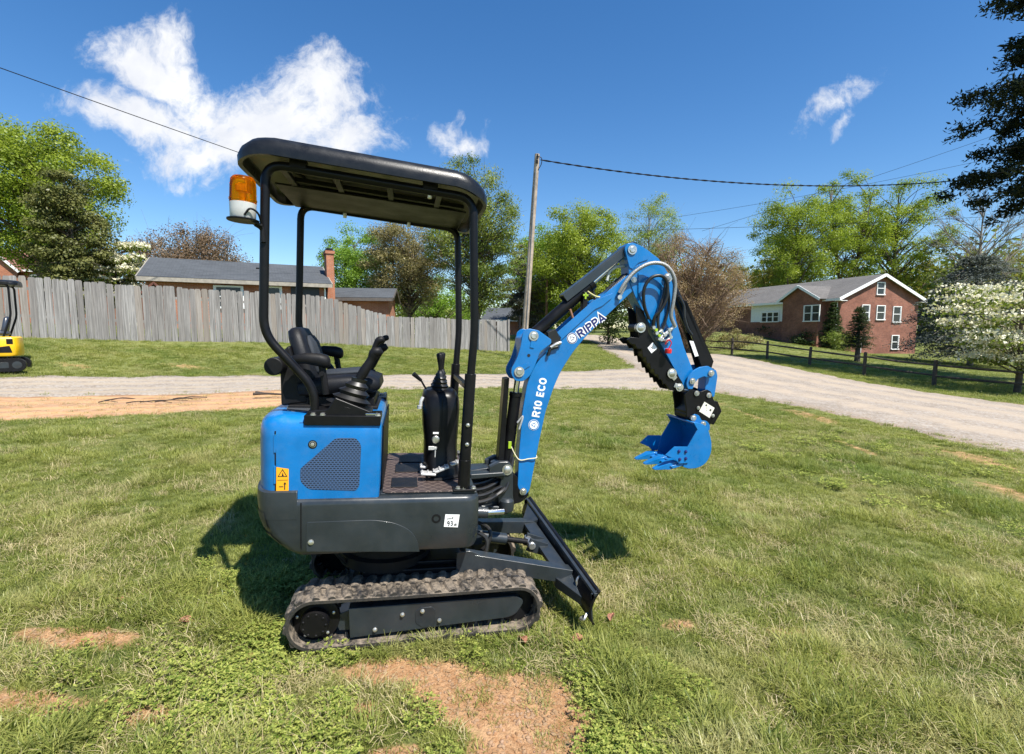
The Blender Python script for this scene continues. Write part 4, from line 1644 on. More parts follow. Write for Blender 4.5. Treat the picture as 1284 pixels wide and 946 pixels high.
m.bar((-.53, -.33, 2.43), (-.44, -.14, 2.43), .012, .012)
m.bar((-.50, -.34, 2.43), (-.35, -.30, 2.43), .012, .012)
part("roof_fitting", m, BLACKM, RF, bevel=.003)
for (x, y) in ((-.30, .385), (.10, .385), (.20, -.385)):
    m = MB()
    zz = 2.335 - .05 * (x + .4)
    m.lathe([(.010, zz + .02), (.012, zz + .025), (.012, zz + .05)], (x, y, 0), 'z', 10)
    part("bolt", m, STEEL, RF)
m = MB()
for s in (-1, 1):
    for x in (-.42, .20):
        m.box((x, s * .40, 2.415 - .05 * (x + .42)), (.075, .05, .045))
part("roof_clamp", m, BLACKM, RF, bevel=.003)

# ---- beacon
bx_, by_, bz_ = -.648, -.45, 2.12
m = MB()
m.lathe([(.066, 0), (.068, .003), (.068, .008), (.055, .010)], (bx_, by_, bz_), 'z', 28)
BC = part("warning_beacon", m, BLACKM, EX)
m = MB()
m.lathe([(.050, .009), (.054, .016), (.055, .050), (.056, .080), (.052, .082)], (bx_, by_, bz_), 'z', 28)
part("beacon_base", m, WHITEP, BC, smooth=50)
m = MB()
m.lathe([(.056, .082), (.057, .092), (.0585, .093), (.0585, .100), (.056, .101), (.055, .160), (.052, .186), (.043, .197), (.026, .201), (.0, .202)], (bx_, by_, bz_), 'z', 28)
part("beacon_lens", m, LENS, BC, smooth=50)
m = MB()
m.lathe([(.013, .084), (.013, .13), (.027, .132), (.031, .158), (.018, .168)], (bx_, by_, bz_), 'z', 14)
m.box((bx_ + .02, by_, bz_ + .155), (.008, .06, .05))
part("beacon_reflector", m, ALU, BC)
m = MB()
m.bar((bx_ + .03, by_, bz_ + .004), (-.575, -.43, bz_ - .012), .05, .010)
m.tube(rounded([(-.60, -.44, bz_ - .005), (-.572, -.425, bz_ - .02), (-.566, -.425, bz_ - .085)], .02), .011, 10)
m.tube(spline([(bx_ + .02, by_ - .05, bz_ + .02), (bx_ + .045, by_ - .05, bz_ + .05), (bx_ + .075, by_ - .03, bz_ + .03), (-.572, -.43, bz_ - .03), (-.566, -.425, bz_ - .08)], 6), .005, 8)
part("beacon_bracket", m, BLACKM, BC, bevel=.002)

# ---- swing bracket that carries the boom
m = MB()
m.prism(round_poly([(0.4964, 0.816), (0.626, 0.8348), (0.6795, 0.7728), (0.773, 0.7508), (0.7828, 0.5426), (0.5776, 0.5385), (0.5058, 0.5714)], .01), -.045, .045)
m.prism(round_poly([(0.6154, 0.8544), (0.6733, 0.8835), (0.7379, 0.8854), (0.7647, 0.8477), (0.7732, 0.6667), (0.7862, 0.6056), (0.691, 0.5982), (0.6729, 0.6691), (0.6929, 0.7788), (0.618, 0.7949)], .012), -.10, -.055)
m.prism(round_poly([(0.6154, 0.8544), (0.6733, 0.8835), (0.7379, 0.8854), (0.7647, 0.8477), (0.7732, 0.6667), (0.7862, 0.6056), (0.691, 0.5982), (0.6729, 0.6691), (0.6929, 0.7788), (0.618, 0.7949)], .012), .055, .10)
m.prism([(.50, .78), (.50, .815), (.70, .825), (.72, .80)], -.12, .12)
m.prism([(.50, .56), (.50, .62), (.74, .60), (.74, .55)], -.10, .10)
SB = part("swing_bracket", m, DGREY, EX, bevel=.008)
m = MB()
m.prism(round_poly([(0.729, 0.817), (0.7915, 0.7857), (0.8778, 0.7024), (0.8856, 0.6507), (0.841, 0.6106), (0.77, 0.592)], .012), -.050, .050)
part("boom_foot_lug", m, BLACKP, SB, bevel=.004)
m = MB()
m.lathe([(.045, .545), (.045, .60)], (.69, 0, 0), 'z', 20)
m.lathe([(.05, .80), (.05, .86), (.03, .87)], (.69, 0, 0), 'z', 20)
m.lathe([(.042, .575), (.047, .60), (.047, .64), (.03, .655)], (.735, -.09, 0), 'z', 18)
part("swing_pivot", m, DGREY, SB, bevel=.003)
_px, _pz = (0.7282, 0.836)
pin("pin", _px, _pz, -.108, .108, SB, .022)
m = MB()
m.tube([(.46, -.20, .615), (.60, -.20, .607)], .032, 14)
part("swing_cylinder", m, DGREY, SB)
m = MB()
m.tube([(.58, -.20, .608), (.70, -.18, .602)], .018, 12)
part("swing_rod", m, CHROME, SB)
m = MB()
for k in range(5):
    m = MB()
    z = .66 + .028 * k
    y = -.10 + .03 * k
    m.tube(spline([(.48, y - .08, z), (.58, y - .07, z + .006), (.66, y - .04, z + .03), (.73, y, z + .07), (.775, -.045 + .02 * k, .90 + .05 * k)], 5), .0115, 8)
    part("hydraulic_hose", m, HOSE, SB)
m = MB()
m.tube(spline([(.50, -.13, .64), (.60, -.15, .66), (.68, -.13, .70), (.72, -.1, .72)], 5), .014, 8)
part("hydraulic_hose", m, HOSE, SB)

# ---- boom
BY = .052
m = MB()
m.prism(round_poly([(0.81, 0.7095), (0.8097, 0.928), (0.8175, 1.1839), (0.8393, 1.3581), (0.8745, 1.4627), (0.9411, 1.5538), (1.0188, 1.6358), (1.0372, 1.676), (1.1353, 1.7745), (1.2442, 1.8843), (1.3808, 1.9969), (1.4725, 2.0776), (1.5191, 2.1108), (1.5649, 2.0842), (1.5631, 2.034), (1.5172, 1.9858), (1.3296, 1.7997), (1.2048, 1.6688), (1.1265, 1.5707), (1.0504, 1.4434), (1.0095, 1.3372), (0.966, 1.1858), (0.9307, 0.9732), (0.8887, 0.6822), (0.8542, 0.647)],
                   [.02, 0, 0, .03, .05, .05, .03, .01, 0, .02, 0, 0, .02, .02, .02, .02, 0, .03, .05, .05, .05, .03, 0, .02, .02], 4), -BY, BY)
BO = part("boom", m, BLUE, EX, bevel=.004)
for s in (-1, 1):
    m = MB()
    y0, y1 = sorted((s * .050, s * .060))
    m.prism(round_poly([(1.0098, 1.6822), (1.2368, 1.8935), (1.3143, 1.9254), (1.361, 1.9457), (1.3577, 1.9157), (1.2971, 1.8624), (1.2508, 1.84), (1.0381, 1.6367)], .006), y0, y1)
    part("boom_stiffener", m, BLUE, BO, bevel=.003)
m = MB()
kp = round_poly([(0.7881, 1.6744), (0.819, 1.6998), (0.8843, 1.6909), (0.9677, 1.6391), (0.969, 1.6148), (0.9011, 1.561), (0.8752, 1.4798), (0.8436, 1.4106), (0.8052, 1.3778), (0.7555, 1.379), (0.7289, 1.417), (0.7273, 1.4508), (0.7588, 1.5146), (0.7775, 1.5876)], [.015, .015, .01, .006, .006, .02, .02, .015, .015, .015, .015, .015, .02, .02], 4)
m.prism(kp, -.090, -.074)
m.prism(kp, .074, .090)
m.prism(round_poly([(0.7783, 1.6401), (0.8117, 1.6706), (0.8994, 1.6259), (0.8596, 1.5168), (0.7891, 1.4166), (0.7587, 1.4255), (0.7834, 1.5336)], .01), -.080, .080)
KN = part("boom_knuckle", m, BLUE, BO, bevel=.003)
for (x, z, r_) in ((*(0.8548, 1.6559), .020), (*(0.7764, 1.4358), .021)):
    pin("pin", x, z, -.096, .096, KN, r_)
m = MB()
for (x, z), a in (((0.8536, 1.6198), 80), ((0.8043, 1.4634), 35)):
    m.box((x, -.0925, z), (.075, .005, .026), Matrix.Rotation(-R(a), 3, 'Y'))
part("pin_lock_plate", m, BLUE, KN, bevel=.002)
m = MB()
m.lathe([(.010, -.0905), (.010, -.0912)], ((0.831, 1.5368)[0], 0, (0.831, 1.5368)[1]), 'y', 14)
part("drain_hole", m, BLACKINK, KN)
m = MB()
m.prism([(0.9501, 1.6818), (1.0001, 1.7038), (1.0443, 1.6517), (1.0156, 1.6109), (0.9638, 1.6186)], -.06, .06)
part("rubber_stop", m, RUBBER, BO, bevel=.003)
pin("pin", *(0.8454, 0.6832), -.062, .062, BO, .015)
m = MB()
m.lathe([(.020, -.053), (.020, -.058), (.0, -.0585)], ((0.9413, 1.3907)[0] , 0, (0.9309, 1.3929)[1] + .02), 'y', 16)
# lettering on the boom
F_Y = -BY - .0008


def ring_logo(parent, cx, cz, r, ang, y, c_disk, c_mark):
    m = MB()
    m.lathe([(r, y), (r, y - .0006)], (cx, 0, cz), 'y', 28)
    part("logo_disc", m, c_disk, parent)
    m = MB()
    for (r0, r1) in ((.93, .78),):
        for k in range(28):
            a0, a1 = 2 * math.pi * k / 28, 2 * math.pi * (k + 1) / 28
            m.prism([(cx + r * r0 * math.cos(a0), cz + r * r0 * math.sin(a0)), (cx + r * r0 * math.cos(a1), cz + r * r0 * math.sin(a1)), (cx + r * r1 * math.cos(a1), cz + r * r1 * math.sin(a1)), (cx + r * r1 * math.cos(a0), cz + r * r1 * math.sin(a0))], y - .0008, y - .0014)
    for k in range(3):
        a = ang + R(90 + 120 * k)
        b_ = ang + R(90 + 120 * (k + 1))
        p0 = (cx + r * .62 * math.cos(a), cz + r * .62 * math.sin(a))
        p1 = (cx + r * .62 * math.cos(b_), cz + r * .62 * math.sin(b_))
        q0 = (cx + r * .30 * math.cos(a), cz + r * .30 * math.sin(a))
        e = (p0[0] * .25 + p1[0] * .75, p0[1] * .25 + p1[1] * .75)
        m.prism([p0, e, (e[0] * .75 + cx * .25, e[1] * .75 + cz * .25), q0], y - .0008, y - .0014)
    part("logo_mark", m, c_mark, parent)


l0, l1 = (1.151, 1.6763), (1.3153, 1.8013)
a_ = math.atan2(l1[1] - l0[1], l1[0] - l0[0])
ln_ = math.hypot(l1[0] - l0[0], l1[1] - l0[1])


lettering(BO, "brand_lettering_outline", "RIPPA", l0, ln_, .050, a_, F_Y, WHITE, .50, .17)
lettering(BO, "brand_lettering", "RIPPA", l0, ln_, .050, a_, F_Y - .0014, NAVY, .22, .17)
lc = (1.1132, 1.6523)
ring_logo(BO, lc[0], lc[1], .034, a_, F_Y, WHITE, NAVY)
t0, t1 = (0.9026, 1.1552), (0.9412, 1.3981)
b_ = math.atan2(t1[1] - t0[1], t1[0] - t0[0])
lettering(BO, "model_lettering", "R10 ECO", t0, math.hypot(t1[0] - t0[0], t1[1] - t0[1]), .050, b_, F_Y, WHITE, .21, .15)
lc = (0.8939, 1.1049)
ring_logo(BO, lc[0], lc[1], .034, b_, F_Y, WHITE, BLUE)

# ---- cylinders with their guards
def cyl(name, p0, p1, r, rod, split, parent):
    a, b = Vector(p0), Vector(p1)
    m = MB()
    m.tube([a, a + (b - a) * split], r, 18)
    m.tube([a + (b - a) * (split - .04), a + (b - a) * split], r * 1.12, 18)
    o = part(name, m, BLACKP, parent, bevel=.002)
    m = MB()
    m.tube([a + (b - a) * (split - .02), b], rod, 12)
    part("cylinder_rod", m, CHROME, o)
    m = MB()
    for q in (a, b):
        m.lathe([(r * 1.05, -.03), (r * 1.05, .03)], tuple(q), 'y', 16)
    part("rod_eye", m, BLACKP, o, bevel=.003)
    return o


c0, c1 = (0.8728, 1.6583), (1.4911, 2.2409)
CY = cyl("stick_cylinder", (c0[0], 0, c0[1]), (c1[0], 0, c1[1]), .038, .018, .60, EX)
m = MB()
g0, g1 = (1.0453, 1.9151), (1.4671, 2.269)
for dz in (0,):
    m.bar((g0[0], 0, g0[1]), (g1[0], 0, g1[1]), .085, .012, up=(-.6, 0, .8))
    m.bar((g0[0] + .012, -.040, g0[1] - .020), (g1[0] + .012, -.040, g1[1] - .020), .008, .045, up=(-.6, 0, .8))
    m.bar((g0[0] + .012, .040, g0[1] - .020), (g1[0] + .012, .040, g1[1] - .020), .008, .045, up=(-.6, 0, .8))
part("rod_guard", m, DGREY, CY, bevel=.002)
c0, c1 = (0.7399, 0.7977), (0.7922, 1.4264)
CY = cyl("boom_cylinder", (c0[0], 0, c0[1]), (c1[0], 0, c1[1]), .036, .019, .80, EX)
m = MB()
m.prism([(0.6976, 1.3889), (0.7277, 1.3947), (0.7163, 0.8646), (0.6806, 0.8649)], -.045, .045)
part("cylinder_guard", m, BLACKP, CY, bevel=.003)
m = MB()
m.tube(spline([(c0[0] + .05, -.05, c0[1] + .32), (c0[0] + .08, -.06, c0[1] + .36), (c0[0] + .06, -.06, c0[1] + .28)], 6), .006, 8)
part("hydraulic_hose", m, ALU, CY)

# ---- stick (dipper)
SY = .058
m = MB()
st = round_poly([(1.4214, 2.226), (1.4378, 2.2592), (1.4777, 2.2675), (1.5444, 2.2459), (1.6591, 2.1854), (1.7455, 2.0812), (1.7724, 2.0273), (1.7729, 1.951), (1.8136, 1.7995), (1.8853, 1.6263), (1.9615, 1.4818), (1.9863, 1.3976), (1.9552, 1.349), (1.9076, 1.3585), (1.8542, 1.4417), (1.7376, 1.61), (1.6115, 1.7891), (1.5187, 1.9253), (1.4674, 2.0319), (1.4561, 2.1154)],
                [.012, .012, .012, .02, .02, .02, .02, .02, 0, 0, .02, .015, .015, .015, .01, 0, .02, .02, .01, .01], 4)
m.prism(st, -SY, SY)
ST_ = part("dipper_stick", m, BLUE, EX, bevel=.004)
for s in (-1, 1):
    m = MB()
    y0, y1 = sorted((s * .056, s * .066))
    m.prism(round_poly([(1.5225, 2.0853), (1.6467, 2.0439), (1.7021, 1.9769), (1.7268, 1.8052), (1.6819, 1.7313), (1.6078, 1.8244), (1.5319, 1.9561)], .008), y0, y1)
    part("stick_cheek_plate", m, BLUE, ST_, bevel=.002)
    m = MB()
    y0, y1 = sorted((s * .056, s * .0645))
    m.prism(round_poly([(1.4205, 2.2256), (1.4369, 2.2588), (1.4768, 2.267), (1.5435, 2.2455), (1.6005, 2.2154), (1.582, 2.1692), (1.5182, 2.1445), (1.4832, 2.1023), (1.4609, 2.1106)], .008), y0, y1)
    part("stick_cheek_plate", m, BLUE, ST_, bevel=.002)
for (x, z, r_) in ((*(1.4691, 2.2212), .020), (*(1.7253, 2.0663), .020), (*(1.493, 2.0378), .012), (*(1.9454, 1.4053), .013)):
    pin("pin", x, z, -.072, .072, ST_, r_)

# ---- thumb folded under the stick, with its row of claws
m = MB()
th = [(1.5207, 1.8756), (1.5779, 1.8485), (1.6217, 1.7079), (1.715, 1.5933), (1.8152, 1.482), (1.8857, 1.3995), (1.9021, 1.3415), (1.8442, 1.3376), (1.7974, 1.3445), (1.7654, 1.3859), (1.7486, 1.3803), (1.7374, 1.4141), (1.7177, 1.411), (1.7065, 1.4457), (1.6869, 1.4425), (1.6755, 1.4802), (1.656, 1.477), (1.6446, 1.5156), (1.6252, 1.5123), (1.6135, 1.5559), (1.5942, 1.5526), (1.5818, 1.6062), (1.5513, 1.605), (1.5327, 1.6324), (1.5079, 1.6324), (1.4756, 1.6605), (1.5019, 1.677), (1.5574, 1.6743)]
m.prism(th, -.066, -.054)
m.prism(th, .054, .066)
m.prism([(1.5957, 1.6759), (1.7156, 1.5825), (1.8814, 1.3825), (1.8486, 1.3551), (1.7151, 1.4414), (1.6033, 1.5731)], -.055, .055)
TH_ = part("thumb", m, BLACKP, EX, bevel=.002)
m = MB()
for k in range(5):
    y = -.044 + .022 * k
    m.prism([(1.5993, 1.6703), (1.5478, 1.681), (1.5104, 1.656), (1.5458, 1.6316), (1.5813, 1.607), (1.6179, 1.5718), (1.6375, 1.6145)], y - .005, y + .005)
part("thumb_claw", m, BLACKP, TH_, bevel=.001)
m = MB()
m.lathe([(.03, -.053), (.03, .053)], ((1.5592, 1.7406)[0], 0, (1.5592, 1.7406)[1]), 'y', 16)
part("pivot_tube", m, BLACKP, TH_)
pin("pin", *(1.5592, 1.7406), -.078, -.05, TH_, .022)
for (px_, pz_, r_) in ( (*(1.8002, 1.4543), .022), (*(1.862, 1.3657), .018)):
    pin("pin", px_, pz_, -.078, .078, TH_, r_)
m = MB()
x, z = (1.8002, 1.4543)
m.box((x + .010, -.072, z - .016), (.06, .006, .034), Matrix.Rotation(R(45), 3, 'Y'))
x, z = (1.862, 1.3657)
m.box((x - .012, -.072, z + .005), (.05, .006, .03), Matrix.Rotation(R(20), 3, 'Y'))
part("pin_lock_plate", m, STEEL, TH_, bevel=.002)
m = MB()
dq = [(1.653, 1.6507), (1.6884, 1.6136), (1.65, 1.5797), (1.6195, 1.6134)]
m.quad(*[(x, -.0676, z) for x, z in dq])
part("white_sticker", m, WHITE, TH_, smooth=0)
cx_, cz_ = sum(p[0] for p in dq) / 4, sum(p[1] for p in dq) / 4
m = MB()
m.bar((cx_ - .008, -.0679, cz_ + .004), (cx_ + .006, -.0679, cz_ - .006), .0005, .004)
m.lathe([(.004, -.0678), (.004, -.0682)], (cx_, 0, cz_ + .006), 'y', 8)
part("sticker_print", m, BLACKINK, TH_, smooth=0)

# ---- bucket cylinder on the far side of the stick, and the curved bucket link
c0, c1 = (1.7678, 2.0735), (2.1197, 1.4659)
CY = cyl("bucket_cylinder", (c0[0], 0, c0[1]), (c1[0], 0, c1[1]), .030, .017, .55, EX)
m = MB()
m.prism([(1.8483, 1.9334), (1.8897, 1.9254), (2.119, 1.5419), (2.1108, 1.4982), (2.0391, 1.4905)], -.040, -.030)
m.prism([(1.8483, 1.9334), (1.8897, 1.9254), (2.119, 1.5419), (2.1108, 1.4982), (2.0391, 1.4905)], .030, .040)
m.prism([(1.8477, 1.9412), (1.8893, 1.9306), (2.119, 1.5419), (2.0959, 1.5303)], -.040, .040)
part("rod_guard", m, BLACKP, CY, bevel=.002)
m = MB()
q = [(1.9296, 1.6723), (1.959, 1.6709), (2.0055, 1.5749), (1.9795, 1.5687)]
m.quad(*[(x, -.0412, z) for x, z in q])
part("white_sticker", m, WHITE, CY, smooth=0)
m = MB()
lk = round_poly([(1.9065, 1.3868), (1.9141, 1.4344), (1.9456, 1.4748), (1.9958, 1.5026), (2.0537, 1.5124), (2.0969, 1.4926), (2.1091, 1.4558), (2.0787, 1.431), (2.0304, 1.4429), (1.9907, 1.4259), (1.9642, 1.3935), (1.9557, 1.3563), (1.9208, 1.3555)], .008)
m.prism(lk, -.082, -.068)
m.prism(lk, .068, .082)
LK = part("bucket_link", m, BLUE, EX, bevel=.002)
m = MB()
lk = round_poly([(2.0705, 1.4753), (2.142, 1.4883), (2.1581, 1.4452), (2.1464, 1.3025), (2.0983, 1.2961), (2.0703, 1.3393)], .012)
m.prism(lk, -.045, .045)
part("link_arm", m, BLUE, LK, bevel=.004)
pin("pin", *(2.0782, 1.4659), -.09, .09, LK, .014)
pin("pin", *(1.9451, 1.4094), -.09, .09, LK, .014)

# ---- quick coupler
m = MB()
qc = round_poly([(1.9006, 1.3181), (1.944, 1.356), (2.0158, 1.339), (2.0616, 1.356), (2.0924, 1.3433), (2.1146, 1.2956), (2.1573, 1.2209), (2.1547, 1.183), (2.1011, 1.1122), (2.0278, 1.1332), (1.9837, 1.165), (1.9309, 1.1645), (1.9189, 1.2389)], .008)
m.prism(qc, -.080, -.066)
m.prism(qc, .066, .080)
m.prism([(1.9523, 1.315), (1.9922, 1.3376), (2.0328, 1.284), (2.1611, 1.2753), (2.1977, 1.2096), (2.1447, 1.1149), (2.044, 1.1526), (1.9351, 1.1624), (1.9256, 1.2059), (1.9517, 1.2498)], -.064, .064)
m.tube([((1.9576, 1.1791)[0], -.07, (1.9576, 1.1791)[1]), ((1.9576, 1.1791)[0], .07, (1.9576, 1.1791)[1])], .032, 18)
QC = part("quick_coupler", m, BLACKP, EX, bevel=.003)
for (x, z, r_) in ((*(1.9841, 1.3294), .012), (*(2.0753, 1.3185), .012), (*(2.0041, 1.2334), .008), (*(2.1172, 1.1818), .008)):
    pin("pin", x, z, -.088, .088, QC, r_)
m = MB()
q = [(2.0489, 1.2738), (2.128, 1.2338), (2.0965, 1.165), (2.015, 1.2092)]
m.quad(*[(x, -.0815, z) for x, z in q])
part("white_sticker", m, plain("cream_sticker", (.78, .75, .62), .45, var=.05), QC, smooth=0)
m = MB()
cx_, cz_ = sum(p[0] for p in q) / 4, sum(p[1] for p in q) / 4
for (a, b, s_) in ((-.008, .030, .011), (.026, -.002, .013), (-.002, .012, .005), (-.004, -.004, .004)):
    m.box((cx_ + a, -.0819, cz_ + b), (s_, .0006, s_), Matrix.Rotation(R(30), 3, 'Y'))
part("sticker_print", m, BLACKINK, QC, smooth=0)

# ---- bucket: curved shell between two side plates, bolted cutters, three teeth
BW = .165
back = [(1.9227, 1.1488), (1.9689, 1.1439), (2.0168, 1.1234), (2.048, 1.0658), (2.0653, 1.0024), (2.062, 0.9415), (2.0348, 0.886), (1.9824, 0.8547), (1.9196, 0.8475), (1.8729, 0.8586)]
bs = [(v.x, v.z) for v in spline([(x, 0, z) for x, z in back], 5)]
lip = (1.815, 0.8723)
bs.append(lip)


def offset_in(poly, d):
    c = (sum(p[0] for p in poly) / len(poly), sum(p[1] for p in poly) / len(poly))
    out = []
    for i, p in enumerate(poly):
        a = poly[max(0, i - 1)]
        b = poly[min(len(poly) - 1, i + 1)]
        t = Vector((b[0] - a[0], b[1] - a[1])).normalized()
        n_ = Vector((-t.y, t.x))
        if n_.dot(Vector((c[0] - p[0], c[1] - p[1]))) < 0:
            n_ = -n_
        out.append((p[0] + n_.x * d, p[1] + n_.y * d))
    return out


ins = offset_in(bs, .009)
m = MB()
for i in range(len(bs) - 1):
    o0, o1, i0, i1 = bs[i], bs[i + 1], ins[i], ins[i + 1]
    m.quad((o0[0], -BW, o0[1]), (o1[0], -BW, o1[1]), (o1[0], BW, o1[1]), (o0[0], BW, o0[1]))
    m.quad((i0[0], BW, i0[1]), (i1[0], BW, i1[1]), (i1[0], -BW, i1[1]), (i0[0], -BW, i0[1]))
for k in (0, -1):
    m.quad((bs[k][0], -BW, bs[k][1]), (bs[k][0], BW, bs[k][1]), (ins[k][0], BW, ins[k][1]), (ins[k][0], -BW, ins[k][1]))
BK = part("bucket", m, BLUE, EX, smooth=40)
sp = [p for p in bs[:-1]] + [(1.8793, 0.9189), (1.8907, 0.987), (1.9553, 1.1021)]
for s in (-1, 1):
    m = MB()
    m.prism(sp, *sorted((s * (BW - .002), s * (BW + .007))))
    part("side_plate", m, BLUE, BK, bevel=.002)
    m = MB()
    cutp = round_poly([(1.7365, 0.9394), (1.7966, 0.9936), (1.8928, 0.9934), (1.9045, 0.8885), (1.8337, 0.8839), (1.809, 0.9103)], .004)
    m.prism(cutp, *sorted((s * (BW + .007), s * (BW + .017))))
    part("side_cutter", m, BLUE, BK, bevel=.002)
    for p_ in ((1.8271, 0.9649), (1.8755, 0.9621), (1.837, 0.9127), (1.8792, 0.9176)):
        b = MB()
        bolt(b, p_[0], s * (BW + .017), p_[1], .008, s=s)
        part("bolt", b, NAVY if s < 0 else STEEL, BK)
m = MB()
l2 = (1.7817, 0.8648)
dl = Vector((l2[0] - lip[0], l2[1] - lip[1])).normalized()
nl = Vector((-dl.y, dl.x))
m.prism([(lip[0] - dl.x * .06, lip[1] - dl.y * .06), (l2[0], l2[1]), (l2[0] + nl.x * .0 - dl.x * .02, l2[1] - .016), (lip[0] - dl.x * .06, lip[1] - .018 - dl.y * .06)], -BW - .006, BW + .006)
part("cutting_lip", m, BLUE, BK, bevel=.002)
for y in (-.130, 0.0, .130):
    m = MB()
    e = Vector((l2[0], y, l2[1] - .006))
    d3 = Vector((dl.x, 0, dl.y))
    up_ = Vector((0, 0, 1))
    rows = []
    for (t, hw, hu, hd) in ((-.055, .030, .022, .020), (.0, .034, .024, .020), (.03, .026, .018, .014), (.085, .020, .008, .006), (.10, .015, .003, .003)):
        c_ = e + d3 * t
        rows.append([c_ + Vector((0, -hw, hu)), c_ + Vector((0, hw, hu)), c_ + Vector((0, hw, -hd)), c_ + Vector((0, -hw, -hd))])
    m.loft(rows)
    part("bucket_tooth", m, BLUE, BK, bevel=.002)
m = MB()
ear = round_poly([(1.9512, 1.1691), (1.9726, 1.1935), (2.0057, 1.1858), (2.0297, 1.1485), (2.0653, 1.1488), (2.0913, 1.1247), (2.0949, 1.0841), (2.0362, 1.0729), (1.9792, 1.1158)], .012)
for y in (-.098, .086):
    m.prism(ear, y, y + .012)
part("bucket_ear", m, BLUE, BK, bevel=.002)
pin("pin", *(1.9643, 1.167), -.104, .104, BK, .013)
pin("pin", *(2.0381, 1.1272), -.104, .104, BK, .013)

# ---- hoses along boom and stick
def hose(parent, pts, r, mat, ym, name="hydraulic_hose", ys=None):
    m = MB()
    P3 = [(x, ym if ys is None else ys[i], z) for i, (x, z) in enumerate(pts)]
    m.tube(spline(P3, 7), r, 8)
    return part(name, m, mat, parent, smooth=70)


BRAID = plain("braided_hose", (.34, .34, .33), .4, metal=.55, bump=.6, bscale=500)
hose(ST_, [(1.4, 1.9498), (1.4277, 2.0104), (1.4814, 2.0827), (1.5638, 2.1353), (1.6506, 2.1418), (1.7142, 2.1043), (1.7537, 2.0272), (1.755, 1.9068), (1.7532, 1.8259), (1.7864, 1.7616)], .0125, BRAID, -.10, ys=[-.07, -.085, -.10, -.115, -.12, -.12, -.115, -.105, -.095, -.09])
hose(ST_, [(1.6108, 1.7984), (1.5665, 1.8763), (1.5483, 1.9748), (1.5811, 2.0464), (1.6453, 2.0682), (1.6921, 2.0341), (1.7047, 1.9446), (1.6778, 1.8625), (1.643, 1.8102), (1.6429, 1.7395)], .0105, HOSE, -.10, ys=[-.075, -.09, -.105, -.115, -.12, -.12, -.115, -.105, -.09, -.075])
hose(ST_, [(1.7032, 2.0348), (1.6937, 1.944), (1.6723, 1.8622), (1.6667, 1.7913), (1.6769, 1.731)], .0105, HOSE, -.09)
hose(ST_, [(1.7213, 2.016), (1.7412, 1.9065), (1.727, 1.8045), (1.7047, 1.7323)], .009, HOSE, -.08)
hose(ST_, [(1.8231, 1.9579), (1.8629, 1.8976), (1.8747, 1.8248), (1.9041, 1.7525), (1.9369, 1.7116)], .010, HOSE, -.05)
hose(BO, [(1.3417, 2.029), (1.3546, 2.0801), (1.3957, 2.1157), (1.4551, 2.1276)], .009, plain("pale_hose", (.45, .47, .44), .5), .0)
for k in range(2):
    hose(BO, [(1.3182, 1.9306), (1.3636, 1.9785), (1.4094, 2.0242), (1.4557, 2.065), (1.4972, 2.098)], .0115, HOSE, -.025 + .05 * k)
m = MB()
for k in range(16):
    t = k / 15
    a, b = (1.3232, 1.9359), (1.4609, 2.0678)
    p = (a[0] + (b[0] - a[0]) * t, -.025, a[1] + (b[1] - a[1]) * t)
    m.lathe([(.0145, -.004), (.0145, .004)], p, 'x', 8)
part("hose_coil", m, HOSE, BO)
hose(BO, [(1.1925, 1.9592), (1.2228, 1.9389), (1.2611, 1.9214), (1.2881, 1.9181)], .006, plain("yellow_hose", (.55, .50, .22), .5), -.03)
hose(BO, [(1.2429, 1.9724), (1.2688, 1.9038), (1.2511, 1.8424), (1.2061, 1.7895)], .010, HOSE, .0)
hose(BO, [(1.0958, 1.8328), (1.1203, 1.7745), (1.1443, 1.7258)], .008, plain("brown_hose", (.25, .12, .07), .5), -.03)
hose(BO, [(0.9727, 1.5898), (1.0074, 1.6108), (1.0377, 1.622)], .012, STEEL, -.065)
hose(BO, [(0.96, 1.5401), (0.9732, 1.5799), (1.0185, 1.5965)], .010, HOSE, -.065)
m = MB()
x, z = (1.1955, 1.9399)
m.box((x - .01, -.03, z - .06), (.03, .05, .13))
m.box((x + .0, -.03, z - .02), (.05, .05, .02))
part("hose_bracket", m, BLACKM, BO, bevel=.003)
m = MB()
m.box((x - .012, -.058, z - .022), (.012, .006, .04))
m.box((x - .012, -.058, z - .018), (.035, .006, .012))
part("tag", m, GREENP, BO, bevel=.002)
m = MB()
x, z = (1.4047, 1.9226)
m.lathe([(.015, -.075), (.015, -.055)], (x, 0, z), 'y', 10)
m.tube([(x, -.065, z), ((1.4421, 2.0043)[0], -.07, (1.4421, 2.0043)[1])], .010, 8)
part("hose_fitting", m, STEEL, BO)
m = MB()
pts_f = [(1.6396, 1.7444), (1.6645, 1.7101), (1.6967, 1.7268), (1.721, 1.7025), (1.7522, 1.7346), (1.7671, 1.6892), (1.7354, 1.6622), (1.701, 1.671), (1.7895, 1.7619), (1.6839, 1.6753)]
for i, (x, z) in enumerate(pts_f):
    m.lathe([(.012, -.10 + .004 * (i % 3)), (.014, -.08), (.011, -.06)], (x, 0, z), 'y', 6)
for a, b in zip(pts_f[:-1], pts_f[1:]):
    m.tube([(a[0], -.082, a[1]), (b[0], -.086, b[1])], .0085, 8)
part("valve_fittings", m, STEEL, ST_)
m = MB()
for (x, z) in ((1.6547, 1.7299), (1.6796, 1.6956)):
    m.lathe([(.010, -.105), (.011, -.09)], (x, 0, z), 'y', 8)
part("green_cap", m, GREENP, ST_)
m = MB()
x, z = (1.7487, 1.6014)
m.lathe([(.014, -.018), (.021, -.016), (.022, .010), (.015, .014)], (x, -.10, z), 'z', 16)
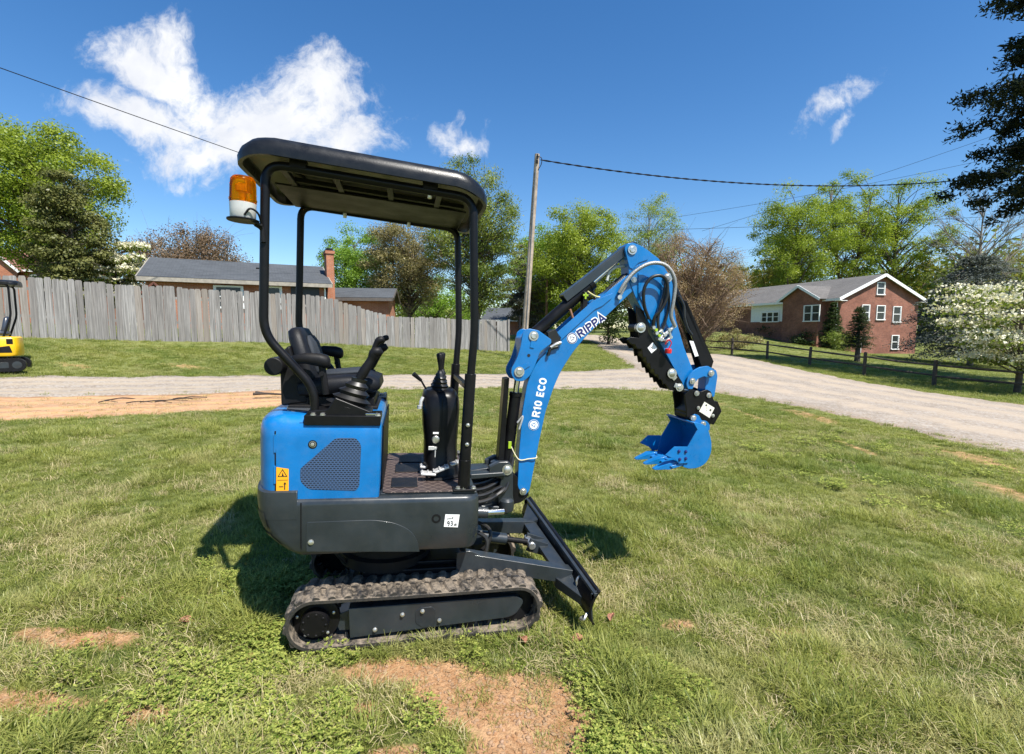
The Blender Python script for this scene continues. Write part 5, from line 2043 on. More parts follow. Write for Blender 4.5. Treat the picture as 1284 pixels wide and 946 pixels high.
part("red_dust_cap", m, RED, ST_, bevel=.002)
m = MB()
m.tube(spline([(x, -.10, z + .01), (x + .012, -.11, z + .05), (x - .01, -.11, z + .07), (x - .025, -.10, z + .04)], 5), .004, 6)
part("cap_strap", m, RED, ST_)
# twine tied round the lower boom
m = MB()
a, b = (0.816, 0.8834), (0.9232, 0.8979)
m.tube(spline([(a[0] - .06, -.03, a[1] + .09), (a[0] - .03, -.05, a[1] + .03), (a[0], -.058, a[1]), ((a[0] + b[0]) / 2, -.060, (a[1] + b[1]) / 2), (b[0], -.056, b[1]), (b[0], .05, b[1]), (a[0], .056, a[1])], 5), .0035, 6)
part("twine", m, plain("pale_twine", (.55, .50, .33), .7), BO)
m = MB()
m.box((a[0] - .065, -.035, a[1] + .09), (.02, .012, .045))
part("twine_tag", m, GREENP, BO, bevel=.002)

# ------------------------------------------------------------------ yellow mini excavator at the lane
YX = thing("mini_excavator", "yellow mini excavator parked at the far edge of the lane before the fence", "excavator", (-12.25, 11.6, tz(-12.25, 11.6) - .02), R(218))
for s in (-1, 1):
    m = MB()
    y0, y1 = sorted((s * .27, s * .48))
    op = arc(.48, .15, .15, -90, 90, 14) + arc(-.50, .15, .15, 90, 270, 14)
    m.prism(op, y0, y1)
    tb = part("track_belt", m, BLACKM, YX, bevel=.006)
    m = MB()
    y0, y1 = sorted((s * .475, s * .486))
    m.prism(round_poly([(-.36, .08), (.36, .08), (.36, .22), (-.36, .22)], .03), y0, y1)
    part("track_frame", m, DGREY, tb, bevel=.003)
    for x in (-.50, .48):
        m = MB()
        m.lathe([(.085, s * .47), (.085, s * .488), (.04, s * .49)], (x, 0, .15), 'y', 18)
        part("track_wheel", m, DGREY, tb)
    m = MB()
    for k in range(26):
        u = k / 26
        if u < .5:
            q = (-.5 + 1.96 * u, .305)
        else:
            q = (.48 - 1.96 * (u - .5), -.005)
        m.box((q[0], (y0 + y1) / 2 - s * .10, q[1]), (.03, .2, .02))
    part("tread_lug", m, BLACKM, tb)
m = MB()
m.box((0, 0, .28), (.5, .5, .14))
part("cross_frame", m, BLACKP, YX, bevel=.01)
m = MB()
m.loft([[(x, y, z) for x, y in plan(hw, xr, xf, tl, .05)] for (z, hw, xr, xf, tl) in ((.36, .44, -.40, .55, .14), (.40, .46, -.42, .57, .15), (.62, .46, -.42, .05, .15), (.78, .45, -.42, .03, .14), (.81, .42, -.40, .0, .12))])
YB = part("engine_body", m, YELLOW, YX, smooth=45)
for s in (-1, 1):
    for pl in ([(-.44, .44), (-.08, .44), (-.06, .55), (-.40, .60)], [(-.46, .64), (-.35, .64), (-.35, .76), (-.46, .76)], [(-.24, .64), (.02, .60), (.02, .78), (-.24, .78)]):
        m = MB()
        m.prism(round_poly(pl, .015), *sorted((s * .44, s * .467)))
        part("side_vent", m, BLACKM, YB, bevel=.003)
m = MB()
m.loft(blob_loft([(-.36, .88, 0, .9, .4), (-.34, .89, 0, 1, 1), (.0, .91, 0, 1, 1), (.04, .90, 0, .9, .4)], .22, .06))
m.loft(blob_loft([(-.28, .90, 100, .9, .4), (-.29, .95, 100, 1, 1), (-.35, 1.24, 102, .9, 1), (-.36, 1.28, 102, .6, .4)], .22, .055))
part("seat", m, plain("blue_black_vinyl", (.03, .04, .06), .35), YX, smooth=60)
for s in (-1, 1):
    m = MB()
    m.tube(rounded([(-.30, s * .40, .78), (-.46, s * .40, 1.3), (-.46, s * .40, 2.02), (.44, s * .40, 2.0), (.46, s * .40, .45)], .1), .022, 10)
    part("canopy_post", m, BLACKP, YX)
m = MB()
m.loft([[(x, y, z + .03 * x) for x, y in round_poly([(-.62, -hw), (.58, -hw), (.58, hw), (-.62, hw)], .15)] for (z, hw) in ((2.02, .48), (2.07, .485), (2.10, .46), (2.13, .36))])
part("canopy_roof", m, ROOFP, YX, smooth=45)
m = MB()
m.prism([(.55, .42), (.95, 1.2), (1.35, 1.75), (1.75, 1.9), (1.78, 1.78), (1.45, 1.6), (1.1, 1.1), (.75, .42)], -.06, .06)
m.prism([(1.7, 1.95), (1.82, 1.92), (1.95, 1.0), (1.85, .95)], -.05, .05)
part("boom", m, YELLOW, YX, bevel=.005)
m = MB()
m.prism([(1.84, .98), (2.0, .9), (1.98, .62), (1.75, .55), (1.62, .66), (1.84, .72)], -.16, .16)
part("bucket", m, BLACKP, YX, bevel=.004)
m = MB()
m.box((.78, 0, .17), (.03, .95, .26))
m.box((.62, .25, .2), (.3, .05, .06))
m.box((.62, -.25, .2), (.3, .05, .06))
part("dozer_blade", m, BLACKP, YX, bevel=.004)
for y in (-.2, .2):
    m = MB()
    m.tube([(.12, y, .95), (.16, y, 1.12)], [.03, .012], 10)
    m.tube([(.16, y, 1.12), (.18, y, 1.2)], .02, 10)
    part("lever", m, BLACKM, YX)

# ------------------------------------------------------------------ board fence along the bank
FN = thing("board_fence", "tall weathered grey board fence running along the grassy bank", "fence", (-7.75, 20.7, tz(-7.75, 20.7)))
fbase = Vector(FN.location)
FL = [(-30.0, 4.8), (-15.6, 15.1), (-10.6, 18.1), (-7.75, 20.7), (-5.5, 22.3), (-.26, 26.0)]
FH = [(-30, 1.9), (-10.6, 1.88), (-8.1, 1.95), (-7.4, 1.85), (-5.5, 1.38), (-3.5, 1.48), (-.26, 1.60)]


def fence_h(x):
    return float(np.interp(x, [p[0] for p in FH], [p[1] for p in FH]))


board_meshes = []
for q in range(6):
    m = MB()
    w_b = .182
    dx = random.uniform(-.008, .008)
    cut = random.uniform(.015, .035)
    m.prism([(-w_b / 2, 0), (w_b / 2, 0), (w_b / 2 + dx, 1 - cut), (w_b / 2 - .03 + dx, 1), (-w_b / 2 + .03 + dx, 1), (-w_b / 2 + dx, 1 - cut)], -.010, .010)
    o = m.build("board", FENCEM, FN, smooth=0)
    board_meshes.append(o.data)
    bpy.data.objects.remove(o)
fp = [Vector((x, y, 0)) for x, y in FL]
cum = [0]
for a, b in zip(fp[:-1], fp[1:]):
    cum.append(cum[-1] + (b - a).length)


def along(s):
    x = np.interp(s, cum, [p.x for p in fp])
    y = np.interp(s, cum, [p.y for p in fp])
    i = min(len(fp) - 2, max(0, int(np.searchsorted(cum, s)) - 1))
    d = (fp[i + 1] - fp[i]).normalized()
    return float(x), float(y), d


s_ = 0.0
ni = 0
while s_ < cum[-1] - .05:
    x, y, d = along(s_ + .095)
    h = fence_h(x) + random.uniform(-.035, .035)
    z = tz(x, y) - .06
    o = bpy.data.objects.new("board", board_meshes[ni % 6])
    COL.objects.link(o)
    o.parent = FN
    n_ = Vector((-d.y, d.x, 0))
    off = random.uniform(-.008, .008)
    o.location = Vector((x, y, z)) - fbase + n_ * off
    o.rotation_euler = (random.uniform(-.012, .012), random.gauss(0, .010), math.atan2(d.y, d.x) + random.uniform(-.03, .03))
    o.scale = (random.uniform(.93, 1.06), 1, h + .06)
    ni += 1
    s_ += .190
for hh in (.35, .80):
    m = MB()
    for i in range(len(fp) - 1):
        k = max(1, int((fp[i + 1] - fp[i]).length / 2.4))
        for j in range(k):
            a = fp[i].lerp(fp[i + 1], j / k)
            b = fp[i].lerp(fp[i + 1], (j + 1) / k)
            dn = (b - a).normalized()
            nn_ = Vector((-dn.y, dn.x, 0)) * .04
            za, zb = tz(a.x, a.y) + fence_h(a.x) * hh, tz(b.x, b.y) + fence_h(b.x) * hh
            m.bar(Vector((a.x, a.y, za)) + nn_ - fbase, Vector((b.x, b.y, zb)) + nn_ - fbase, .04, .09)
    part("fence_rail", m, FENCEM, FN, smooth=0)
s_ = 0.1
while s_ < cum[-1]:
    x, y, d = along(s_)
    n_ = Vector((-d.y, d.x, 0)) * .10
    m = MB()
    m.box((0, 0, fence_h(x) * .46), (.1, .1, fence_h(x) * .92 + .2), Matrix.Rotation(math.atan2(d.y, d.x), 3, 'Z'))
    part("fence_post", m, FENCEM, FN, smooth=0, loc=Vector((x, y, tz(x, y))) + n_ - fbase)
    s_ += 2.4
x, y, d = along(cum[-1])
m = MB()
m.box((0, 0, .80), (.12, .12, 1.75), Matrix.Rotation(math.atan2(d.y, d.x), 3, 'Z'))
part("fence_post", m, FENCEM, FN, smooth=0, loc=Vector((x + .06, y, tz(x, y))) - fbase)

# ------------------------------------------------------------------ split rail fence beyond the gravel road
RFN = thing("split_rail_fence", "low dark split rail fence with two rails along the gravel road", "fence", (17.58, 24.6, tz(17.58, 24.6)))
rb_ = Vector(RFN.location)
RP = [(22.2, 9.2), (21.3, 12.3), (20.35, 15.3), (19.35, 18.4), (18.45, 21.5), (17.58, 24.6), (16.76, 27.8), (16.0, 31.0), (15.25, 34.3), (14.6, 37.6), (14.0, 40.9), (13.4, 44.1)]
RH = [1.15, 1.15, 1.15, 1.15, 1.14, 1.17, 1.05, 1.12, 1.15, 1.15, 1.12, 1.12]
for i, ((x, y), h) in enumerate(zip(RP, RH)):
    z = tz(x, y)
    lean = random.uniform(-.03, .03)
    m = MB()
    pts = [(0, 0, -.2), (lean * .4, 0, h * .5), (lean, 0, h - .03), (lean, 0, h)]
    m.tube(pts, [.092, .088, .082, .060], 6)
    part("fence_post", m, WOODDARK, RFN, smooth=30, loc=Vector((x, y, z)) - rb_)
    if i:
        x0, y0 = RP[i - 1]
        for f_ in (.80, .40):
            a = Vector((x0, y0, tz(x0, y0) + RH[i - 1] * f_ + random.uniform(-.04, .04)))
            b = Vector((x, y, z + h * f_ + random.uniform(-.04, .04)))
            mid = a.lerp(b, .5) + Vector((random.uniform(-.03, .03), 0, random.uniform(-.05, .02)))
            m = MB()
            m.tube([a - rb_, mid - rb_, b - rb_], [.042, .058, .040], 6)
            part("fence_rail", m, WOODDARK, RFN, smooth=30)


# ------------------------------------------------------------------ houses
class Frame:
    """wall directions of a house: a along the gable, d along the long side"""
    def __init__(self, o, ang, up0=0.0):
        self.o = Vector((o[0], o[1], 0))
        self.u = Vector((math.cos(ang), math.sin(ang), 0))
        self.v = Vector((-math.sin(ang), math.cos(ang), 0))

    def __call__(self, a, d, z):
        return self.o + self.u * a + self.v * d + Vector((0, 0, z))


def wall(m, fr, p, q, z0, z1, base, poly=None):
    """upright wall from (a, d) p to q with metric uv; poly: extra top points as (t, z)"""
    A, B = fr(*p, 0), fr(*q, 0)
    L_ = (B - A).length
    pts = [(0, z0), (L_, z0), (L_, z1)] + [(t * L_, z) for t, z in (poly or [])] + [(0, z1)]
    dr = (B - A) / L_
    m.quad(*[A + dr * t + Vector((0, 0, z)) - base for t, z in pts], uv=pts)


def slope(m, pts, base, th=.12):
    """roof plane with thickness and metric uv; pts along the eave first"""
    P = [Vector(p) for p in pts]
    e = (P[1] - P[0]).normalized()
    n_ = (P[1] - P[0]).cross(P[-1] - P[0]).normalized()
    if n_.z < 0:
        n_ = -n_
    up_ = n_.cross(e)
    if up_.z < 0:
        up_ = -up_
    uv = [((p - P[0]).dot(e), (p - P[0]).dot(up_)) for p in P]
    T = [p - base for p in P]
    Bm = [p - n_ * th - base for p in P]
    m.quad(*T, uv=uv)
    m.quad(*reversed(Bm), uv=list(reversed(uv)))
    k = len(P)
    for i in range(k):
        j = (i + 1) % k
        m.quad(T[i], Bm[i], Bm[j], T[j], uv=[uv[i], uv[i], uv[j], uv[j]])


def window(parent, fr, base, p, q, z0, z1, out, mull=1, shut=False, sash=True):
    """double hung window standing proud of the wall from (a, d) p to q; out = unit vector away from the wall"""
    A, B = fr(*p, 0) - base, fr(*q, 0) - base
    L_ = (B - A).length
    dr = (B - A) / L_
    m = MB()
    fw, dp = .09, .09

    def bx(t0, t1, za, zb, d0, d1):
        c_ = A + dr * ((t0 + t1) / 2) + Vector((0, 0, (za + zb) / 2)) + out * ((d0 + d1) / 2)
        rot = Matrix((dr, out, Vector((0, 0, 1)))).transposed()
        m.box(c_, (t1 - t0, abs(d1 - d0), zb - za), rot)
    bx(0, fw, z0, z1, .0, dp)
    bx(L_ - fw, L_, z0, z1, .0, dp)
    bx(fw, L_ - fw, z1 - fw, z1, .0, dp)
    bx(-.05, L_ + .05, z0 - .07, z0 + .03, .0, dp + .05)
    for k in range(1, mull):
        t = L_ * k / mull
        bx(t - .06, t + .06, z0 + .03, z1 - fw, .0, dp)
    o = part("window", m, WHITETRIM, parent, smooth=0)
    for k in range(mull):
        t0, t1 = (fw if k == 0 else L_ * k / mull + .06), (L_ - fw if k == mull - 1 else L_ * (k + 1) / mull - .06)
        zm = (z0 + z1) / 2
        m = MB()
        bx(t0, t1, z0 + .03, z1 - fw, .012, .020)
        part("pane", m, DARKGLASS, o, smooth=0)
        m = MB()
        bx(t0, t1, zm - .035, zm + .035, .022, .060)
        bx(t0, t0 + .045, z0 + .03, z1 - fw, .022, .05)
        bx(t1 - .045, t1, z0 + .03, z1 - fw, .022, .05)
        part("sash", m, WHITETRIM, o, smooth=0)
    if shut:
        for (t0, t1) in ((-.42, -.06), (L_ + .06, L_ + .42)):
            m = MB()
            bx(t0, t1, z0, z1, .0, .04)
            part("shutter", m, SHUTTER, parent, smooth=0)
    return o


# brick house with a gable end beyond the gravel road
ang = math.atan2(3.0, 10.6)
FR = Frame((34.2, 52.0), ang)
b0 = Vector((34.2, 52.0, -1.2))
HS = thing("brick_house", "red brick house with white gable trim and grey roof beyond the rail fence", "house", b0)
GW, LL, EV, RDG = 11.0, 22.0, 4.95, 7.35
m = MB()
wall(m, FR, (0, 0), (GW, 0), -2.2, EV, b0, [(.5, RDG)])
wall(m, FR, (GW, 0), (GW, LL), -2.2, EV, b0)
wall(m, FR, (GW, LL), (0, LL), -2.2, EV, b0, [(.5, RDG)])
wall(m, FR, (0, LL), (0, 12.6), -2.2, EV, b0)
wall(m, FR, (0, 12.6), (0, 6.5), -2.2, 2.55, b0)
wall(m, FR, (0, 6.5), (0, 0), -2.2, EV, b0)
part("wall", m, BRICK_RED, HS, smooth=0)
m = MB()
wall(m, FR, (0, 12.6), (0, 6.5), 2.55, EV, b0)
part("siding", m, SIDING, HS, smooth=0)
m = MB()
ov, ge = .55, .40
th_ = (RDG - EV) / (GW / 2)
slope(m, [FR(-ov, -ge, EV - ov * th_ + .12), FR(-ov, LL + ge, EV - ov * th_ + .12), FR(GW / 2, LL + ge, RDG + .12), FR(GW / 2, -ge, RDG + .12)], b0)
slope(m, [FR(GW + ov, -ge, EV - ov * th_ + .12), FR(GW + ov, LL + ge, EV - ov * th_ + .12), FR(GW / 2, LL + ge, RDG + .12), FR(GW / 2, -ge, RDG + .12)], b0)
RO = part("roof", m, SHINGLE, HS, smooth=0)
m = MB()
for (a0, a1) in ((-ov - .03, GW / 2), (GW + ov + .03, GW / 2)):
    z0, z1 = EV - ov * th_, RDG
    m.bar(FR(a0, -ge - .03, z0 + .0) - b0, FR(a1, -ge - .03, z1) - b0, .06, .30)
m.bar(FR(-ov - .04, -ge, EV - ov * th_ - .02) - b0, FR(-ov - .04, LL + ge, EV - ov * th_ - .02) - b0, .08, .24)
m.bar(FR(GW + ov + .04, -ge, EV - ov * th_ - .02) - b0, FR(GW + ov + .04, LL + ge, EV - ov * th_ - .02) - b0, .08, .24)
m.bar(FR(-ov, -ge + .2, EV - ov * th_ - .15) - b0, FR(.3, -ge + .2, EV - ov * th_ - .15) - b0, .7, .06)
m.bar(FR(GW + ov, -ge + .2, EV - ov * th_ - .15) - b0, FR(GW - .3, -ge + .2, EV - ov * th_ - .15) - b0, .7, .06)
part("trim", m, WHITETRIM, RO, smooth=0)
og, ol = -FR.v, -FR.u
for (x0, z0, x1, z1) in ((4.79, 6.62, 5.94, 5.31), (2.91, 4.22, 4.01, 2.57), (4.95, 4.17, 6.18, 2.65), (7.29, 4.09, 8.48, 2.40), (7.36, 0.99, 8.44, -0.53)):
    window(HS, FR, b0, (x0, 0), (x1, 0), z1, z0, og)
(d0_, za_), (d1_, zb_) = (10.80, 2.55), (7.98, 3.73)
window(HS, FR, b0, (0, d0_), (0, d1_), za_, zb_, ol, 3)
# bay with its own little gable
B0, B1, BO_ = 1.6, 6.4, 1.1
m = MB()
wall(m, FR, (-BO_, B0), (-BO_, B1), -2.2, EV, b0, [(.5, EV + 1.35)])
wall(m, FR, (0, B0), (-BO_, B0), -2.2, EV, b0)
wall(m, FR, (-BO_, B1), (0, B1), -2.2, EV, b0)
part("bay_wall", m, BRICK_RED, HS, smooth=0)
m = MB()
bc = (B0 + B1) / 2
for dd_ in (B0 - .45, B1 + .45):
    slope(m, [FR(-BO_ - .4, dd_, EV - .12), FR(2.6, dd_, EV - .12), FR(2.9, bc, EV + 1.5), FR(-BO_ - .4, bc, EV + 1.5)], b0, .1)
br_ = part("bay_roof", m, SHINGLE, HS, smooth=0)
m = MB()
m.bar(FR(-BO_ - .43, B0 - .48, EV - .2) - b0, FR(-BO_ - .43, bc, EV + 1.40) - b0, .06, .26)
m.bar(FR(-BO_ - .43, B1 + .48, EV - .2) - b0, FR(-BO_ - .43, bc, EV + 1.40) - b0, .06, .26)
part("trim", m, WHITETRIM, br_, smooth=0)
(d0_, za_), (d1_, zb_) = (3.41, 2.50), (1.35, 4.23)
window(HS, FR, b0, (-BO_, d0_), (-BO_, d1_), za_, zb_, ol, 2, shut=False)
m = MB()
m.tube([FR(-.10, .25, EV - .5) - b0, FR(-.10, .25, -.3) - b0], .06, 8)
part("downspout", m, WHITETRIM, HS)
m = MB()
m.box(FR(3.4, -.12, .62) - b0, (.5, .25, .35), Matrix.Rotation(ang, 3, 'Z'))
part("utility_box", m, SHUTTER, HS, smooth=0)
m = MB()
m.tube([FR(2.9, -.2, -1.2) - b0, FR(2.9, -.2, .9) - b0], .05, 8)
part("vent_pipe", m, WHITETRIM, HS)


def simple_house(name, label, o, ang, GW, LL, z0, EV, RDG, brick, roof, wins=(), trim=WHITETRIM, ov=.4, ge=.3):
    """long house, o = nearest corner; long side along u, gables along v"""
    fr = Frame(o, ang)
    b = Vector((o[0], o[1], z0))
    h = thing(name, label, "house", b)
    m = MB()
    wall(m, fr, (0, 0), (LL, 0), -1, EV, b)
    wall(m, fr, (LL, 0), (LL, GW), -1, EV, b, [(.5, RDG)])
    wall(m, fr, (LL, GW), (0, GW), -1, EV, b)
    wall(m, fr, (0, GW), (0, 0), -1, EV, b, [(.5, RDG)])
    part("wall", m, brick, h, smooth=0)
    t_ = (RDG - EV) / (GW / 2)
    m = MB()
    slope(m, [fr(-ge, -ov, EV - ov * t_ + .08), fr(LL + ge, -ov, EV - ov * t_ + .08), fr(LL + ge, GW / 2, RDG + .08), fr(-ge, GW / 2, RDG + .08)], b, .1)
    slope(m, [fr(-ge, GW + ov, EV - ov * t_ + .08), fr(LL + ge, GW + ov, EV - ov * t_ + .08), fr(LL + ge, GW / 2, RDG + .08), fr(-ge, GW / 2, RDG + .08)], b, .1)
    ro = part("roof", m, roof, h, smooth=0)
    m = MB()
    m.bar(fr(-ge, -ov - .03, EV - ov * t_ - .05) - b, fr(LL + ge, -ov - .03, EV - ov * t_ - .05) - b, .06, .20)
    for a in (-ge - .03, LL + ge + .03):
        m.bar(fr(a, -ov, EV - ov * t_ - .02) - b, fr(a, GW / 2, RDG - .02) - b, .05, .18)
        m.bar(fr(a, GW + ov, EV - ov * t_ - .02) - b, fr(a, GW / 2, RDG - .02) - b, .05, .18)
    part("trim", m, trim, ro, smooth=0)
    for (a0, a1, za, zb, mu) in wins:
        window(h, fr, b, (a0, 0), (a1, 0), za, zb, -fr.v, mu)
    return h, fr, b, ro


# low brick house behind the board fence
aL = math.atan2(3.9, 7.5)
h, fr, b, ro = simple_house("brick_house", "low orange brick house with dark grey roof and chimney behind the board fence", (-18.35, 25.1), aL, 7.6, 8.5, .9, 4.2, 5.5, BRICK_ORANGE, SHINGLE_D,
                            [(2.9, 4.3, 2.7, 3.85, 1), (5.2, 6.2, 2.7, 3.9, 1)], trim=plain("pale_gutter", (.30, .27, .22), .5))
m = MB()
cc = fr(8.95, 1.6, 0) - b
rot_ = Matrix.Rotation(aL, 3, 'Z')
for (hx, hy, za, zb) in ((.215, .5, -.5, 6.05), (.27, .56, 6.05, 6.22)):
    for (p_, q_) in (((-hx, -hy), (hx, -hy)), ((hx, -hy), (hx, hy)), ((hx, hy), (-hx, hy)), ((-hx, hy), (-hx, -hy))):
        wall(m, fr, (8.95 + p_[0], 1.6 + p_[1]), (8.95 + q_[0], 1.6 + q_[1]), za, zb, b)
    A_ = [fr(8.95 + sx_ * hx, 1.6 + sy_ * hy, zb) - b for sx_, sy_ in ((-1, -1), (1, -1), (1, 1), (-1, 1))]
    m.quad(*A_, uv=[(0, 0), (.6, 0), (.6, .6), (0, .6)])
ch = part("chimney", m, BRICK_ORANGE, ro, smooth=0)
m = MB()
m.box(fr(8.95, 1.6, 6.30) - b, (.36, .8, .18), rot_)
part("chimney_cap", m, BLACKM, ro, smooth=0)
m = MB()
m.box(fr(5.2, 2.4, 5.05) - b, (.45, .35, .16), rot_)
part("roof_vent", m, BLACKM, ro, smooth=0)
m = MB()
m.box(fr(7.4, -.03, 3.2) - b, (1.5, .04, 1.5), rot_)
part("door", m, SHUTTER, h, smooth=0)
m = MB()
m.tube([fr(8.45, -.08, 4.0) - b, fr(8.45, -.08, 1.0) - b], .05, 8)
part("downspout", m, WHITETRIM, h)
# brick shed beside it
simple_house("brick_shed", "small brick outbuilding with shallow grey roof just past the chimney", (-11.9, 32.0), R(8), 4.5, 3.9, .9, 3.62, 4.30, BRICK_ORANGE, SHINGLE_D, trim=plain("dark_gutter", (.10, .085, .075), .6))
# far left house seen over the fence through the conifer
h, fr, b, ro = simple_house("brick_house", "distant brick house with brown roof mostly hidden by the conifer", (-54.0, 46.0), R(14), 8, 11.5, 2.4, 7.4, 9.5, BRICK_ORANGE, SHINGLE_R, [(8.2, 9.4, 5.0, 6.8, 1)])
m = MB()
q0, q1, q2 = fr(4.2, -1.2, 7.0), fr(8.0, -1.2, 7.0), fr(6.1, -1.2, 8.9)
slope(m, [q0, fr(4.2, 3, 7.0), fr(6.1, 3, 8.9), q2], b, .12)
slope(m, [q1, fr(8.0, 3, 7.0), fr(6.1, 3, 8.9), q2], b, .12)
cr = part("cross_gable_roof", m, SHINGLE_R, h, smooth=0)
m = MB()
m.bar(q0 - b - Vector((0, 0, .1)), q2 - b - Vector((0, 0, .1)), .06, .2)
m.bar(q1 - b - Vector((0, 0, .1)), q2 - b - Vector((0, 0, .1)), .06, .2)
part("trim", m, WHITETRIM, cr, smooth=0)
m = MB()
wall(m, fr, (4.5, -.9), (7.7, -.9), 0, 7.0, b, [(.5, 8.6)])
part("cross_gable_wall", m, BRICK_ORANGE, h, smooth=0)
# house beyond the end of the fence
simple_house("brick_house", "distant low brick house with dark roof at the end of the board fence", (-3.6, 62.0), R(-4), 8, 6.4, .8, 2.9, 4.4, BRICK_ORANGE, SHINGLE_D)
# little rusty-roofed shed peeping over the fence
SHD = thing("garden_shed", "rust brown gable roofed shed peeping over the fence before the low house", "shed", (-15.9, 22.3, tz(-15.9, 22.3) - .78), R(33))
m = MB()
for s in (-1, 1):
    m.bar((0, -.97, 2.80), (s * .62, -.97, 2.2), .04, .08)
    m.loft([[(0, -.95, 2.85), (s * .65, -.95, 2.2), (s * .65, -.95, 2.14), (0, -.95, 2.79)], [(0, -.2, 2.85), (s * .65, -.2, 2.2), (s * .65, -.2, 2.14), (0, -.2, 2.79)]])
part("roof", m, RUST, SHD, smooth=0)
m = MB()
m.prism([(-.5, -.1), (.5, -.1), (.5, 2.22), (0, 2.74), (-.5, 2.22)], -.9, -.25)
part("wall", m, plain("brown_boards", (.13, .06, .035), .8), SHD, smooth=0)

# ------------------------------------------------------------------ poles and wires
def pole(name, label, x, y, top, r0, r1, lean, mat, extra=None):
    z = tz(x, y)
    p = thing(name, label, "pole", (x, y, z))
    m = MB()
    n = 10
    m.tube([(lean * t / n, .02 * math.sin(t), -.4 + (top - z + .4) * t / n) for t in range(n + 1)], [r0 + (r1 - r0) * t / n for t in range(n + 1)], 12)
    part("shaft", m, mat, p, smooth=60)
    return p, z


PP, pz = pole("utility_pole", "weathered wooden utility pole leaning beside the end of the board fence", .46, 21.9, 8.95, .15, .108, .62, POLEWOOD)
m = MB()
m.box((.60, 0, 8.60 - pz), (.10, .34, .12))
m.tube([(.62, -.14, 8.7 - pz), (.62, -.16, 8.9 - pz)], .03, 8)
m.tube(spline([(.62, -.1, 8.85 - pz), (.80, -.1, 8.75 - pz), (.78, -.08, 8.5 - pz), (.66, -.08, 8.3 - pz)], 5), .018, 6)
part("pole_hardware", m, BLACKM, PP)
m = MB()
m.tube([(.46 - .46 + .1, -.16, .1), (.35, -.15, 5.0 - pz), (.56, -.14, 8.4 - pz)], .018, 6)
part("riser_pipe", m, TARP, PP)
for k in range(5):
    m = MB()
    t = .62 * (3 + k) / (8.95 - pz)
    m.tube([(t, -.12, 3.0 + k * 1.1), (t - .03, -.24, 3.0 + k * 1.1)], .012, 6)
    part("step_bolt", m, STEEL, PP)
pole("utility_pole", "thin brown wooden pole standing far off before the dark cedar", 3.15, 46.0, 8.4, .14, .10, .10, POLEBROWN)
m = MB()
gp = thing("guy_marker", "slim dark post leaning at the foot of the grey utility pole", "post", (.28, 21.2, tz(.28, 21.2)))
m.tube([(0, 0, -.1), (.06, .1, 1.9)], .045, 8)
part("shaft", m, BLACKM, gp)


def wire(label, p0, p1, sag, r, twist=0.0, group="overhead wires"):
    a, b = Vector(p0), Vector(p1)
    pts = []
    n = 48
    for i in range(n + 1):
        t = i / n
        p = a.lerp(b, t)
        p.z -= sag * 4 * t * (1 - t)
        pts.append(p)
    m = MB()
    m.tube([p - a for p in pts], r, 6)
    if twist:
        for ph in (0, math.pi):
            q = []
            for i in range(n * 10 + 1):
                t = i / (n * 10)
                p = a.lerp(b, t)
                p.z -= sag * 4 * t * (1 - t)
                an = ph + t * 2 * math.pi * twist
                q.append(p + Vector((0, math.cos(an), math.sin(an))) * r * .95 - a)
            m.tube(q, r * .8, 4)
    o = m.build("overhead_wire", WIREM, None, loc=a)
    return tag(o, label, "wire", group)


wire("thick twisted black cable from the top of the leaning grey pole across the sky", (1.22, 21.9, 8.72), (39.8629, 30, 12.8758), 1.9, .021, 42)
wire("single wire slanting down past the white cloud to behind the canopy", (-19.4792, 16, 10.8087), (2.9872, 46, 8.1963), .15, .016)
wire("faint wire over the tall trees, upper of the two climbing towards the pine", (18.009, 48, 10.8674), (46.5996, 40, 19.8129), .3, .014)
wire("faint wire over the tall trees, climbing under the upper faint wire", (17.0056, 52, 13.0905), (55.3442, 46, 19.6526), .5, .014)
wire("nearly level thin wire crossing before the brown twiggy tree", (3.4818, 46, 10.3332), (56.1858, 46, 12.4514), .25, .016)
wire("thin dark wire crossing the woods just above the gabled roof", (20.8105, 44, 6.9429), (43.2248, 34, 8.8004), .15, .020)


# ------------------------------------------------------------------ trees
def leaf_mesh(name, P, N, size, tint, mat, parent, aspect=.62, offset=None):
    """one quad leaf per point, each turned its own way"""
    P, N = np.asarray(P, float), np.asarray(N, float)
    n = len(P)
    N /= np.linalg.norm(N, axis=1)[:, None] + 1e-9
    ref = rng.normal(size=(n, 3))
    U = np.cross(N, ref)
    U /= np.linalg.norm(U, axis=1)[:, None] + 1e-9
    V = np.cross(N, U)
    sz = np.asarray(size, float)
    if sz.ndim == 0:
        sz = np.full(n, float(sz))
    sz = sz * rng.uniform(.65, 1.3, n)
    a = U * sz[:, None] * .5
    b = V * (sz * aspect)[:, None] * .5
    bend = N * (sz * .12)[:, None]
    verts = np.stack([P - a, P + b - bend, P + a, P - b - bend], 1).reshape(-1, 3)
    me = bpy.data.meshes.new(name)
    me.vertices.add(4 * n)
    me.vertices.foreach_set('co', verts.astype(np.float32).ravel())
    me.loops.add(4 * n)
    me.loops.foreach_set('vertex_index', np.arange(4 * n, dtype=np.int32))
    me.polygons.add(n)
    me.polygons.foreach_set('loop_start', np.arange(0, 4 * n, 4, dtype=np.int32))
    me.polygons.foreach_set('loop_total', np.full(n, 4, np.int32))
    me.update(calc_edges=True)
    at = me.attributes.new('tint', 'FLOAT', 'POINT')
    at.data.foreach_set('value', np.repeat(np.clip(tint, 0, 1), 4).astype(np.float32))
    me.materials.append(mat)
    o = bpy.data.objects.new(name, me)
    COL.objects.link(o)
    o.parent = parent
    return o


